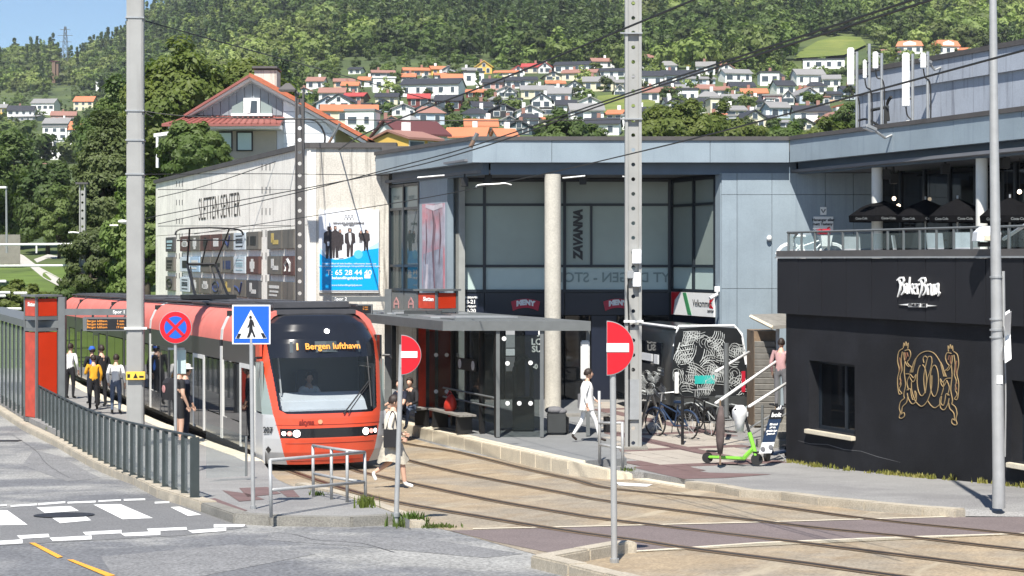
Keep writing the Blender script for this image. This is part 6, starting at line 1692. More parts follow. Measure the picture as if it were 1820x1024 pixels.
# tapered lamp pole on the right
b0 = gp(1775, 903, .125)
rp_ = empty('lamp_pole', b0, 0, 'tall tapered grey lamp pole in front of the black bakery wall', 'lamp pole')
mb = MB(); Yb = b0.y; zz = [b0.z, Z_(850, Yb), Z_(848, Yb), Z_(560, Yb), Z_(250, Yb), Z_(-120, Yb)]
mb.tube([(b0.x + d, Yb, z) for d, z in zip((0, 0, 0, -.03, -.065, -.09), zz)], [.092, .089, .087, .080, .064, .045], 16); mb.build('shaft', M['steel_post'], rp_, smooth=True)
mb = MB()
for y in (491, 566, 585, 598): mb.cyl((b0.x - .036, Yb, Z_(y, Yb)), (b0.x - .036, Yb, Z_(y + 3, Yb)), .092, .092, 14)
mb.build('clamp', M['steel'], rp_)
mb = MB(); mb.tube([(b0.x + .06, Yb - .02, Z_(482, Yb)), (b0.x + .07, Yb - .02, Z_(580, Yb))], .022, 6); mb.tube(crv([(b0.x + .08, Yb, Z_(600, Yb)), (b0.x + .10, Yb, Z_(700, Yb)), (b0.x + .09, Yb, Z_(812, Yb))], 3), .012, 5); mb.build('conduit', M['steel_post'], rp_)
mb = MB(); mb.box((b0.x - .01, Yb - .082, Z_(674, Yb)), (.085, .012, .12)); mb.build('sticker', M['sign_white'], rp_)
xs = empty('level_crossing_sign', (b0.x + .12, Yb, Z_(600, Yb)), 0, 'white crossed level crossing sign seen almost edge on behind the lamp pole', 'sign')
for s_ in (-1, 1):
    mb = MB(); t = Vector((.10, .99, 0)); c = Vector((b0.x + .155, Yb + .1, Z_(598, Yb))); h = .34
    q = [c + Vector((s_ * .055, 0, 0)) + Vector((0, 0, h)) + t * (s_ * .35)]; d = Vector((-s_ * .11, 0, -2 * h)) - t * (s_ * .7)
    e = Vector((.045, 0, .03)); mb.hexa([q[0] - e, q[0] + e, q[0] + e + t * .03, q[0] - e + t * .03] + [q[0] + d - e, q[0] + d + e, q[0] + d + e + t * .03, q[0] + d - e + t * .03]); mb.build('blade', M['sign_white'], xs)
fl_ = empty('signal_lamp', at(1752, 420, Yb + 5), 0, 'grey signal lamp housing with cream lens beside the lamp pole', 'lamp')
mb = MB(); c = at(1754, 418, Yb + 5); mb.loft([[(c.x - .22, c.y - .15, c.z - .10), (c.x + .2, c.y - .15, c.z - .1), (c.x + .2, c.y + .15, c.z - .1), (c.x - .22, c.y + .15, c.z - .1)], [(c.x - .2, c.y - .15, c.z + .05), (c.x + .2, c.y - .15, c.z + .05), (c.x + .2, c.y + .15, c.z + .05), (c.x - .2, c.y + .15, c.z + .05)], [(c.x - .1, c.y - .1, c.z + .15), (c.x + .12, c.y - .1, c.z + .15), (c.x + .12, c.y + .1, c.z + .15), (c.x - .1, c.y + .1, c.z + .15)]]); mb.build('housing', M['cloudy_plastic'], fl_)
mb = MB(); mb.box((c.x - .02, c.y - .17, c.z - .05), (.13, .04, .09)); mb.build('lens', M['kerb_light'], fl_)
mb = MB(); mb.tube([(c.x - .15, c.y, c.z - .16), (c.x + .05, c.y, c.z - .16), (c.x + .25, c.y, c.z + .02)], .05, 6); mb.build('bracket', M['black'], fl_)
mb = MB(); mb.tube([at(1784, 425, 33), at(1822, 400, 31)], .035, 6); tag(mb.build('steel_pipe', M['steel']), 'slanting steel pipe at right edge behind the lamp pole', 'pipe')

# ---- overhead wires
def wire(pts, label, r=.014, n=8, group='overhead tram wires'):
    mb = MB(); P3 = [at(*p) for p in pts]
    mb.tube(crv(P3, n), r, 5)
    return tag(mb.build('overhead_wire', M['wire']), label, 'wire', group)
wire([(1654, 0, 14.5), (1110, 173, 24), (845, 265, 32), (660, 312, 39), (330, 374, 49), (240, 392, 56)], 'lower of two long black wires rising to the top right corner', .013)
wire([(1621, 0, 15), (1110, 168, 24.5), (845, 258, 33), (700, 298, 38), (526, 343, 45), (281, 398, 55)], 'upper of two long black wires rising to the top right corner', .013)
wire([(1300, -30, 28), (1232, 0, 30), (900, 137, 40), (665, 230, 48), (600, 268, 55)], 'steep black wire crossing the forest above the hillside houses', .022)
wire([(590, 256, 55), (545, 268, 57), (375, 327, 62), (281, 351, 68)], 'black wire running from the dark slender mast along the concrete hall', .016)
wire([(1840, 84, 14), (1360, 213, 20), (1140, 269, 26), (911, 321, 34), (690, 363, 44), (345, 416, 52)], 'black wire sloping across the blue fascia and streaked upper storey', .011)
wire([(250, 35, 38), (440, 88, 45), (605, 133, 58), (780, 182, 66)], 'black wire sloping down from the thick mast over the villa roof', .016)
wire([(256, 198, 38), (340, 207, 38), (540, 212, 38), (900, 215, 38), (1112, 212, 38)], 'nearly level span wire between the thick mast and the holed mast', .012)
wire([(256, 310, 38), (480, 309, 40), (690, 312, 44)], 'level thin wire across the concrete hall at lettering top height', .009)
wire([(281, 337, 46), (525, 337, 57)], 'level thin wire just above the Sletten Senter lettering', .009)
wire([(281, 402, 46), (525, 401, 57)], 'level thin wire between the lettering and the sign panels', .009)
wire([(256, 200, 38), (262, 203, 38), (272, 208, 38)], 'short loose wire end at the thick mast clamp', .012)
for k, (a, b, l) in enumerate((((578, 266, 55), (603, 222, 55), 'dark tubular insulator leaning above the concrete hall roof edge'), ((836, 262, 34), (848, 238, 34), 'dark tubular insulator on the wire above the fascia corner'))):
    root = empty('insulator', at(*a), 0, l, 'insulator'); mb = MB(); p, q = at(*a), at(*b); mb.tube([p, p.lerp(q, .45), p.lerp(q, .5), q], [.045, .045, .035, .03], 8); mb.build('body', M['house_brown'], root)
    mb = MB(); mb.tube([p.lerp(q, .52), q + (q - p) * .05], .05, 6); mb.build('sleeve', M['grey_metal'], root)
mb = MB(); mb.tube(crv([at(490, 212, 55), at(550, 212, 55), at(568, 222, 55), at(577, 240, 55), at(577, 255, 55)], 5), .035, 6); tag(mb.build('curved_arm', M['wire']), 'black curved support tube bending down behind the dark slender mast', 'tube')
mb = MB(); mb.tube(crv([at(846, 333, 34), at(852, 329, 34), at(887, 327, 34), at(897, 326, 34), at(909, 329, 34)], 4), .018, 6); tag(mb.build('steady_arm', M['steel']), 'white curved steady arm of the wire before the frosted glass', 'arm')
for k, (x, y, x2, y2) in enumerate(((742, 316, 790, 312), (1000, 317, 1040, 313), (1106, 314, 1122, 316))):
    mb = MB(); mb.tube([at(x, y, 40), at(x2, y2, 40)], .022, 5); tag(mb.build('steady_arm', M['steel']), ['pale steady arm before the left return glass bay', 'pale steady arm right of the concrete column top', 'short pale steady arm beside the holed mast'][k], 'arm')

# ---- fence along the left platform
fe = empty('platform_fence', gp(345, 885, .15), 0, 'dark steel post fence with glass panels along the left platform kerb', 'fence')
f0, f1 = gp(346, 885, .15), gp(60, 746, .15)
Lf = (f1 - f0).length; nf = 28
fx_ = (f1 - f0); fx_.z = 0; fx_.normalize(); fn = Vector((fx_.y, -fx_.x, 0))
tops = []
for k in range(nf + 1):
    t = (k / nf) ** 1.0; p = f0.lerp(f1, t); p.z = g(p.y) + .15; h = .93 + .12 * t
    mb = MB(); ang = math.atan2(fx_.y, fx_.x)
    ww = .14 if k == 0 else .10
    mb.box((p.x, p.y, p.z + h / 2), (.03, ww, h), ang); mb.build('post', M['fence_post'], fe)
    mb = MB(); mb.box((p.x, p.y, p.z + .006), (.16, .14, .014), ang); mb.build('foot_plate', M['fence_post'], fe)
    tops.append((p, h))
mat('rail_dark', (.06, .07, .07), .45, metal=.4, var=.1)
mb = MB(); mb.tube([p + Vector((0, 0, h + .015)) for p, h in tops], .022, 6); mb.build('handrail', M['rail_dark'], fe)
for (p, h), (q, h2) in zip(tops, tops[1:]):
    d = (q - p) * .08
    a, b = p + d, q - d; mb = MB(); o = fn * .006
    mb.hexa([a + o + Vector((0, 0, .06)), b + o + Vector((0, 0, .06)), b - o + Vector((0, 0, .06)), a - o + Vector((0, 0, .06)), a + o + Vector((0, 0, h - .05)), b + o + Vector((0, 0, h2 - .05)), b - o + Vector((0, 0, h2 - .05)), a - o + Vector((0, 0, h - .05))]); mb.build('glass_panel', M['fence_glass'], fe)
a = gp(352, 860, .15) + Vector((0, .8, 0)); b = a + Vector((.62, .55, 0)); mb = MB(); o = Vector((.006, -.008, 0))
gp_ = empty('glass_screen', a, 0, 'grey translucent glass end screen beside the last fence post', 'screen')
za_, zb_ = g(a.y) + .2, g(b.y) + .2
mb.hexa([Vector((a.x, a.y, za_)) + o, Vector((b.x, b.y, zb_)) + o, Vector((b.x, b.y, zb_)) - o, Vector((a.x, a.y, za_)) - o, Vector((a.x, a.y, za_ + .98)) + o, Vector((b.x, b.y, zb_ + .72)) + o, Vector((b.x, b.y, zb_ + .72)) - o, Vector((a.x, a.y, za_ + .98)) - o]); mb.build('pane', M['fence_glass'], gp_)
mb = MB(); mb.box((b.x, b.y, zb_ + .36), (.04, .04, .72)); mb.build('post', M['grey_metal'], gp_)

# ---- totems, shelters, gantries
def totem(px, Y, z0, zroof, ztop, w_, rot, label, word):
    x = X_(px, Y); root = empty('ticket_totem', (x, Y, z0), rot, label, 'totem', 'red stop totems')
    h0, h1, h2 = 0, zroof - z0, ztop - z0; a = w_ / 2
    mb = MB()
    for sx in (-1, 1):
        for sy in (-1, 1): mb.box((sx * (a - .03), sy * (a - .03), h2 / 2), (.06, .06, h2))
    mb.box((0, 0, .06), (w_, w_, .12)); mb.box((0, 0, h1 - .16), (w_ - .002, w_ - .002, .10)); mb.box((0, 0, h1 + .16), (w_ - .002, w_ - .002, .10)); mb.build('frame', M['grey_metal'], root, local=True)
    for rr_, m in ((0, 'ad_red'), (math.pi, 'ad_red'), (-math.pi / 2, 'ad_maroon'), (math.pi / 2, 'ad_maroon')):
        R3 = Matrix.Rotation(rr_, 3, 'Z')
        for z_a, z_b in ((.14, h1 - .24), (h1 + .22, h2 - .06)):
            mb = MB(); mb.box(R3 @ Vector((0, -a + .02, 0)) + Vector((0, 0, (z_a + z_b) / 2)), (w_ - .16, .03, z_b - z_a), rr_); mb.build('red_panel' if m == 'ad_red' else 'maroon_panel', M[m], root, local=True)
    mb = MB(); mb.box((0, 0, h2 + .025), (w_ + .12, w_ + .12, .05)); mb.build('cap', M['grey_metal'], root, local=True)
    rm = Matrix.Rotation(rot, 3, 'Z'); nn = rm @ Vector((-1, 0, 0)); uu = rm @ Vector((0, -1, 0))
    text(word, .15, M['sign_white'], root, Vector((x, Y, ztop - .22)) + nn * (a - .0) + uu * .08, uu, (0, 0, 1), .006, bold=.004)
    return root
def gantry(px, Y, zt, zb, x1, yb0, yb1, disp, label, word, lines):
    root = empty('stop_gantry', (X_(px, Y), Y, zb), 0, label, 'gantry', 'platform name gantries')
    mb = MB(); mb.box((X_(px, Y), Y, (zt + zb) / 2), (.19, .19, zt - zb)); mb.build('post', M['grey_metal'], root, bevel=.01)
    xa, xb = sorted((X_(px, Y), X_(x1, Y))); mb = MB(); mb.box(((xa + xb) / 2, Y - .02, (Z_(yb0, Y) + Z_(yb1, Y)) / 2), (xb - xa, .14, Z_(yb0, Y) - Z_(yb1, Y))); mb.build('beam', M['grey_metal'], root)
    d0, d1, e0, e1 = disp; mb = MB(); cx_, cz = (X_(d0, Y) + X_(d1, Y)) / 2, (Z_(e0, Y) + Z_(e1, Y)) / 2; ww, hh = X_(d1, Y) - X_(d0, Y), Z_(e0, Y) - Z_(e1, Y)
    mb.box((cx_, Y, cz), (ww, .22, hh)); mb.box((cx_ - ww * .3, Y, cz + hh * .7), (.05, .05, hh * .8)); dsp = mb.build('display_case', M['grey_metal'], root)
    mb = MB(); mb.box((cx_ + ww * .03, Y - .115, cz), (ww * .88, .02, hh * .78)); mb.build('screen', M['sign_black'], dsp)
    for i, s_ in enumerate(lines): text(s_, hh * .24, M['led_orange'], dsp, (cx_ - ww * .18, Y - .13, cz + hh * (.23 - .23 * i)), (1, 0, 0), (0, 0, 1), .004, 'display_text'); text(('1 min', '9 min', '19 min')[i], hh * .24, M['led_orange'], dsp, (cx_ + ww * .34, Y - .13, cz + hh * (.23 - .23 * i)), (1, 0, 0), (0, 0, 1), .004, 'display_text')
    text(word, .13, M['sign_white'], root, ((X_(213, Y) if px < 400 else X_(606, Y)), Y - .095, (Z_(yb0, Y) + Z_(yb1, Y)) / 2), (1, 0, 0), (0, 0, 1), .006, bold=.003)
zl = g(47.5) + .30
totem(74, 47.6, zl - .12, Z_(575, 47.6), Z_(527, 47.6), .72, .76, 'red and grey ticket totem at the left shelter end', 'Sletten')
gantry(111, 47.0, Z_(528, 47), zl, 232, 549, 560, (149, 229, 564, 588), 'grey Spor 1 gantry with departure display on the left platform', 'Spor 1', ['Bergen lufthavn', 'Bergen lufthavn', 'Bergen lufthavn'])
gantry(690, 46.0, Z_(514, 46), g(46) + .3, 590, 527, 536, (588, 662, 541, 558), 'grey Spor 2 gantry with departure display behind the tram roof', 'Spor 2', ['Byparken', 'Byparken'])
zr = g(45.5) + .40
totem(777, 45.8, zr - .1, Z_(562, 45.8), Z_(517, 45.8), .80, .80, 'red and maroon ticket totem rising through the right shelter roof', 'Sletten')
# left shelter
ls = empty('tram_shelter', (X_(60, 48), 48, zl), 0, 'grey glass walled tram shelter at the left end of the platform', 'shelter')
A = at(46, 583, 47.5); B = at(112, 583, 47.5); zb_, zt_ = A.z, Z_(570, 47.5)
def shelf(A, B, L, z0, z1, root, m='grey_metal'):
    q = [A, B, B + PD * L, A + PD * L]
    mb = MB(); mb.hexa([Vector((p.x, p.y, z0)) for p in q] + [Vector((p.x, p.y, z1)) for p in q]); return mb.build('roof', M[m], root)
shelf(A, B, 15, zb_, zt_, ls)
for k in range(14):
    p = A + PD * (.15 + k * 1.05) + PN * .06; zp = g(p.y) + .25; mb = MB(); mb.box((p.x, p.y, (zp + zb_) / 2), (.07, .07, zb_ - zp), math.atan2(PD.y, PD.x)); mb.build('post', M['fence_post'], ls)
    q = p + PD * .52; mb = MB(); mb.box((q.x, q.y, (zp + zb_) / 2 + .1), (.92, .015, zb_ - zp - .3), math.atan2(PD.y, PD.x)); mb.build('glass_panel', M['fence_glass'], ls)
# right shelter
rs = empty('tram_shelter', (X_(880, 42), 42, g(42) + .3), 0, 'grey flat roofed tram shelter with dotted glass on the right platform', 'shelter')
A = at(787, 588, 40.5); B = at(1050, 588, 40.5)
shelf(A + PN * 0, B, 8.8, A.z, Z_(571, 40.5), rs)
for k in range(5):
    a = A + PD * (.5 + k * 1.7) + PN * .5; mb = MB(); q = [a, a + Vector((2.2, .0, 0)), a + Vector((2.2, 0, 0)) + PD * 1.0, a + PD * 1.0]; zt_ = Z_(571, 40.5)
    mb.hexa([Vector((p.x, p.y, zt_ - .01)) for p in q] + [Vector((p.x, p.y, zt_ + .035)) for p in q]); mb.build('roof_sheet', M['steel' if k % 2 else 'grey_metal'], rs)
mb = MB(); mb.tube([at(728, 557, 46), at(800, 562, 43.6)], .05, 6); mb.box(at(752, 556, 45), (1.0, .4, .12)); mb.build('roof_fitting', M['dark_metal'], rs)
mb = MB(); mb.ball(at(731, 557, 45), .06, 8, 6); mb.build('roof_lamp', M['white_paint'], rs)
zp = g(40.6) + .31; zb_ = A.z
for px, Y in ((885, 40.6), (963, 40.6), (1045, 40.9), (760, 45.2)):
    mb = MB(); mb.box((X_(px, Y), Y, (zp + zb_) / 2), (.09, .09, zb_ - zp)); mb.build('post', M['grey_metal'], rs)
mb = MB(); mb.box((X_(1040, 40.8), 40.78, Z_(640, 40.8)), (.22, .07, .95)); mb.build('post_casing', M['tram_light'], rs, bevel=.03)
x0, x1 = X_(889, 40.6), X_(959, 40.6)
mb = MB(); mb.box(((x0 + x1) / 2, 40.6, (zp + zb_) / 2 + .05), (x1 - x0, .016, zb_ - zp - .3)); mb.build('end_glass', M['shelter_glass'], rs)
def dots(lst, Y, root):
    for x, y in lst:
        p = at(x, y, Y); mb = MB(); mb.tube([p, p + Vector((0, .006, 0))], .055, 14); mb.build('dot', M['white_paint'], root)
dots([(896, 602), (902, 646), (943, 645), (902, 717), (923, 717), (943, 717)], 40.58, rs)
mb = MB(); mb.box((X_(786, 45), 45.0, 1.55), (X_(815, 45) - X_(757, 45), .016, 2.1)); mb.build('side_glass', M['shelter_glass'], rs)
dots([(775, 631), (794, 631), (813, 631), (775, 696), (794, 696), (813, 696)], 44.98, rs)
BW = Vector((X_(885, 40.6), 40.6, 0))
for k in range(4):
    p = BW + PD * (.05 + k * .98); mb = MB(); mb.box((p.x, p.y, (zp + zb_) / 2), (.10, .12, zb_ - zp), math.atan2(PD.y, PD.x)); mb.build('back_post', M['black'], rs)
    if k < 3:
        q = p + PD * .49; mb = MB(); mb.box((q.x, q.y, (zp + zb_) / 2 + .1), (.85, .02, zb_ - zp - .4), math.atan2(PD.y, PD.x)); mb.build('back_glass', M['shelter_glass'], rs)
mb = MB()
for z in (.95, .72): mb.tube([BW - PN * .12 + Vector((0, 0, zp + z)), BW - PN * .12 + PD * 3.4 + Vector((0, 0, zp + z))], .025, 6)
mb.build('lean_rail', M['grey_metal'], rs)
pl = empty('direction_plate', at(848, 644, 42.2), 0, 'small black platform plate with two white ovals inside the shelter', 'sign')
mb = MB(); p = BW + PD * 1.9 - PN * .05; mb.box((p.x, p.y, zp + 1.63), (1.25, .03, .30), math.atan2(PD.y, PD.x)); mb.build('plate', M['sign_black'], pl)
for t in (-.45, .45):
    mb = MB(); c = p + PD * t - PN * .02; mb.loft([[Vector((c.x, c.y, zp + 1.63)) + PD * (.10 * math.cos(a)) + Vector((0, 0, .12 * math.sin(a))) - PN * o for a in np.linspace(0, 6.28, 14, endpoint=False)] for o in (0, .012)]); mb.build('oval', M['cloudy_plastic'], pl)
def slat_bench(p, dirv, L, label, h=.46, nleg=2):
    root = empty('bench', p, 0, label, 'bench', 'slatted benches at the stop'); d = dirv.normalized(); n = Vector((-d.y, d.x, 0)); ang = math.atan2(d.y, d.x)
    for k in range(4):
        c = p + n * (k * .115 - .17); mb = MB(); mb.box((c.x, c.y, p.z + h), (L, .10, .045), ang); mb.build('slat', M['grey_wood'], root)
    for t in ([-.38, .38] if nleg == 2 else [-.4, 0, .4]):
        c = p + d * (L * t); mb = MB(); mb.box((c.x, c.y, p.z + h / 2 - .02), (.10, .40, h - .05), ang); mb.build('leg', M['black'], root)
    return root
q = BW + PD * 2.0 - PN * .42; q.z = zp - .02; slat_bench(q, PD, 2.2, 'slatted bench inside the right shelter with a red bag on it')
bg_ = empty('bag', q + Vector((0, 0, .5)) + PD * .1, 0, 'bright red bag standing on the bench inside the shelter', 'bag')
c = q + PD * .15 + Vector((0, 0, .48)); mb = MB(); mb.loft([[c + PN * (.14 * math.cos(t)) * s_ + PD * (.20 * math.sin(t)) * s_ + Vector((.0, 0, z)) + PD * (z * -.25) for t in np.linspace(0, 6.28, 12, endpoint=False)] for s_, z in ((.8, 0), (1.1, .08), (1.05, .2), (.75, .33), (.35, .42))]); mb.build('sack', M['red_cloth'], bg_, smooth='all')
mb = MB(); mb.tube(crv([c + Vector((0, 0, .38)) + PN * .08, c + Vector((0, 0, .50)), c + Vector((0, 0, .38)) - PN * .08], 5), .012, 5); mb.build('strap', M['red_gloss'], bg_)
q = at(1042, 790, 42.5); q.z = g(42.5) + .31; slat_bench(Vector((X_(1042, 41.8), 41.8, g(41.8) + .30)), Vector((1, .12, 0)), 1.35, 'slatted bench standing free to the right of the shelter', nleg=2)
bn = empty('litter_bin', (X_(989, 41.4), 41.4, g(41.4) + .30), 0, 'grey box litter bin with bulging grey sacks on top beside the shelter', 'bin')
mb = MB(); x_, y_, z_ = bn.location; mb.box((x_, y_, z_ + .29), (.46, .4, .48)); mb.box((x_, y_, z_ + .04), (.36, .3, .06)); mb.build('body', M['dark_metal'], bn, bevel=.02)
mb = MB(); mb.ball((x_ - .05, y_, z_ + .60), (.24, .2, .10), 10, 6); mb.ball((x_ + .12, y_ - .02, z_ + .57), (.14, .15, .08), 8, 6); mb.build('sack', M['grey_cloth'], bn, smooth='all')
bn = empty('litter_bin', (X_(930, 42.3), 42.3, g(42.3) + .30), 0, 'dark litter bin behind the dotted end glass of the shelter', 'bin')
x_, y_, z_ = bn.location; mb = MB(); mb.box((x_, y_, z_ + .45), (.55, .45, .85)); mb.build('body', M['dark_metal'], bn, bevel=.03)
mb = MB(); mb.tube(crv([(x_ - .2, y_ - .1, z_ + .85), (x_ - .22, y_ - .1, z_ + 1.6), (x_, y_ - .1, z_ + 1.9), (x_ + .2, y_ - .1, z_ + 1.6), (x_ + .2, y_ - .1, z_ + .85)], 5), .06, 6); mb.build('hood', M['grey_metal'], bn)
wp = empty('wall_poster', at(908, 610, 50.85), 0, 'narrow pale poster with faces on the shop window behind the shelter', 'poster')
for y0, y1, m in ((588, 618, 'house_grey'), (620, 632, 'cloudy_plastic'), (634, 660, 'grey_cloth')):
    mb = MB(); FrG.poly(mb, [(899, y0), (915, y0), (915, y1), (899, y1)], .02, .02); mb.build('sheet', M[m], wp)

# ---- signs on posts
def post_sign(bpx, bpy, dz, ztop, label, r=.032, lean=0.0):
    b = gp(bpx, bpy, dz); root = empty('road_sign', b, 0, label, 'road sign')
    mb = MB(); mb.tube([b - Vector((0, 0, .1)), Vector((b.x + lean, b.y, ztop))], r, 12); mb.build('post', M['steel_post'], root, smooth=True)
    mb = MB(); mb.tube([b, b + Vector((0, 0, .05))], r * 1.5, 12); mb.build('socket', M['steel'], root)
    return root, b
def half_sign(bpx, bpy, dz, cpx, top, bot, label, lean):
    b = gp(bpx, bpy, dz); Y = b.y; zt, z_b = Z_(top, Y), Z_(bot, Y); r = (zt - z_b) / 2; zc = (zt + z_b) / 2
    root, b = post_sign(bpx, bpy, dz, zc + r * .5, label, .034, lean)
    x0 = X_(cpx, Y); yf = Y - .05
    def D(rad, y, x_off=0):
        return [Vector((x0 + x_off, y, zc - rad))] + [Vector((x0 + x_off + rad * math.sin(t), y, zc - rad * math.cos(t))) for t in np.linspace(.02, math.pi - .02, 30)] + [Vector((x0 + x_off, y, zc + rad))]
    def plate(pts, y1):
        k = len(pts); mb = MB(); back = [Vector((p.x, y1, p.z)) for p in pts]
        mb.add(back + pts, [tuple(range(k, 2 * k)), tuple(reversed(range(k)))] + [(i, (i + 1) % k, k + (i + 1) % k, k + i) for i in range(k)]); return mb
    plate(D(r, yf), yf + .025).build('rim', M['steel'], root)
    plate(D(r * .965, yf - .004, .004), yf - .0005).build('red_disc', M['sign_red'], root)
    mb = MB(); mb.box((x0 + r * .40, yf - .008, zc + r * .02), (r * .82, .006, r * .32)); mb.build('white_bar', M['sign_white'], root)
    mb = MB(); mb.tube([Vector((b.x + lean, Y, zc - r * .98)), Vector((b.x + lean, Y - .03, zc - r * .6))], .02, 6); mb.build('clamp', M['steel'], root)
half_sign(1092, 1001, 0.0, 1078, 570, 667, 'larger red half disc no entry sign on the post in the kerb island', -.02)
half_sign(704, 918, .13, 713.5, 595, 666, 'smaller red half disc no entry sign beside the walking woman', .075)
# pedestrian crossing sign
root, b = post_sign(450, 905, .13, Z_(560, gp(450, 905, .13).y), 'square blue pedestrian crossing sign on a grey post', .03, -.03)
Y = b.y; S_ = lambda x, y: at(x, y, Y - .05)
mb = MB(); mb.hexa([S_(412, 612) + Vector((0, .03, 0)), S_(480, 612) + Vector((0, .03, 0)), S_(480, 612) + Vector((0, .045, 0)), S_(412, 612) + Vector((0, .045, 0)), S_(412, 542) + Vector((0, .03, 0)), S_(480, 542) + Vector((0, .03, 0)), S_(480, 542) + Vector((0, .045, 0)), S_(412, 542) + Vector((0, .045, 0))]); mb.build('plate', M['sign_white'], root)
def sgn(pix, m, o, name):
    q = [S_(*p) + Vector((0, .028 - o, 0)) for p in pix]
    ar = sum(pix[i][0] * pix[(i + 1) % len(pix)][1] - pix[(i + 1) % len(pix)][0] * pix[i][1] for i in range(len(pix)))
    if ar > 0: q = q[::-1]
    k = len(q); mb = MB(); back = [p + Vector((0, .003, 0)) for p in q]
    mb.add(back + q, [tuple(range(k, 2 * k)), tuple(reversed(range(k)))] + [(i, (i + 1) % k, k + (i + 1) % k, k + i) for i in range(k)]); mb.build(name, M[m], root)
sgn([(414.5, 544.5), (477.5, 544.5), (477.5, 609.5), (414.5, 609.5)], 'sign_blue', .004, 'blue_field')
sgn([(445.5, 551), (474, 602), (418, 602)], 'sign_white', .010, 'white_triangle')
sgn([(445 + 2.6 * math.cos(t), 564 + 3 * math.sin(t)) for t in np.linspace(0, 6.28, 12, endpoint=False)], 'sign_black', .017, 'figure_head')
sgn([(443.5, 568), (448, 568), (450.5, 572), (452.5, 581), (451, 582), (448.5, 577), (448.8, 585), (454, 598.5), (451, 600), (447, 590), (443, 600), (438.5, 600), (439, 598), (442, 590), (443, 580), (440.5, 583), (439, 582), (442, 576)], 'sign_black', .016, 'figure')
sgn([(423, 593), (428.5, 593), (425, 601), (419.5, 601)], 'sign_black', .016, 'stripe'); sgn([(463, 592), (468, 592), (473, 600.5), (467, 600.5)], 'sign_black', .016, 'stripe')
# no stopping sign
Y = 31.0; b = Vector((X_(312, Y), Y, g(Y) + .2)); root = empty('road_sign', b, 0, 'round blue and red no stopping sign above the fence', 'road sign')
mb = MB(); mb.tube([b, Vector((b.x, Y, Z_(575, Y)))], .03, 12); mb.build('post', M['steel_post'], root, smooth=True)
c = at(312, 582, Y - .05)
def disc(r0, r1, y0, y1, m, name, n=36):
    mb = MB()
    if r0 == 0: mb.loft([[c + Vector((r1 * math.cos(t), y, r1 * math.sin(t))) for t in np.linspace(0, 2 * math.pi, n, endpoint=False)] for y in (y1, y0)])
    mb.build(name, M[m], root)
disc(0, .298, 0, .02, 'steel', 'rim'); disc(0, .288, -.004, -.0005, 'sign_red', 'red_ring'); disc(0, .205, -.009, -.0045, 'sign_blue', 'blue_field')
for s_ in (-1, 1):
    mb = MB(); mb.box(c + Vector((0, -.013 - .002 * s_, 0)), (.42, .004, .055), M=Matrix.Rotation(s_ * math.pi / 4, 3, 'Y')); mb.build('red_bar', M['sign_red'], root)
sb = empty('info_board', at(322, 640, 32), 0, 'pale translucent timetable board on the no stopping post', 'board'); mb = MB(); mb.box(at(320, 643, 31.2), (.22, .03, .44)); mb.build('sheet', M['frosted_pale'], sb); mb = MB(); mb.box(at(313, 620, 31.15), (.3, .03, .04)); mb.build('bracket', M['steel'], sb)

# ---- tube handrails
def rail_thing(label, posts, bars, r=.024):
    root = empty('handrail', posts[0][0], 0, label, 'handrail')
    for p, q in posts: MB().tube([p, q], r, 8).build('post', M['steel_post'], root, smooth='all')
    for p in bars: MB().tube(p, r * .95, 8).build('bar', M['steel_post'], root, smooth='all')
hb = [gp(482, 920, .13), gp(650, 893, .12), gp(617, 894, .12), gp(589, 889, .12), gp(557, 883, .13)]
ht = [at(480, 818, hb[0].y), at(648, 804, hb[1].y), at(617, 801, hb[2].y), at(589, 797, hb[3].y), at(556, 792, hb[4].y)]
lo = [at(484, 871, hb[0].y), at(648, 857, hb[1].y), at(617, 852.5, hb[2].y), at(589, 848, hb[3].y), at(558, 842, hb[4].y)]
rail_thing('light grey tube handrail bending round the island by the crossing', list(zip(hb, ht)), [[ht[0], ht[1]], [ht[1], ht[2], ht[3], ht[4]], [lo[0], lo[1]], [lo[1], lo[2], lo[3], lo[4]]])
q0, q1 = gp(1066, 825, .22), gp(1107, 834, .15)
rail_thing('short grey tube handrail at the end of the right platform', [(q0, at(1065, 695, q0.y)), (q1, at(1106, 750, q1.y))], [[at(1065, 752, q0.y), at(1106, 752, q1.y)], [at(1065, 790, q0.y), at(1106, 797, q1.y)]], .03)

# ---- food van
vz = g(45) + pave_dz(4, 45)
van = empty('food_van', (5.22, 44.6, vz), 0, 'black food van scribbled all over with white chalk drawings', 'van')
van.rotation_euler = (0, 0, .23)
VW, VL, VH = 1.08, 5.2, 2.5      # half width, length back, height
vm = mat('van_black', (.018, .02, .022), .3, var=.2, coat=.3)
prof = [(-VW, .45), (-VW, 1.35), (-VW * .97, 1.6), (-VW * .89, 2.25), (-VW * .76, 2.46), (0, 2.52), (VW * .76, 2.46), (VW * .89, 2.25), (VW * .97, 1.6), (VW, 1.35), (VW, .45)]
mb = MB(); mb.loft([[(x * .97, -.02 + .10 * max(0, (z - 1.3)), z) for x, z in prof], [(x, .12 + .10 * max(0, z - 1.3), z) for x, z in prof], [(x, VL - .9, z) for x, z in prof], [(x * .96, VL, .45 + (z - .45) * .5) for x, z in prof]]); mb.build('body', vm, van, local=True, smooth=True)
mb = MB(); mb.box((0, -.06, .52), (2.0, .2, .30)); mb.build('bumper', M['dark_metal'], van, local=True, bevel=.04)
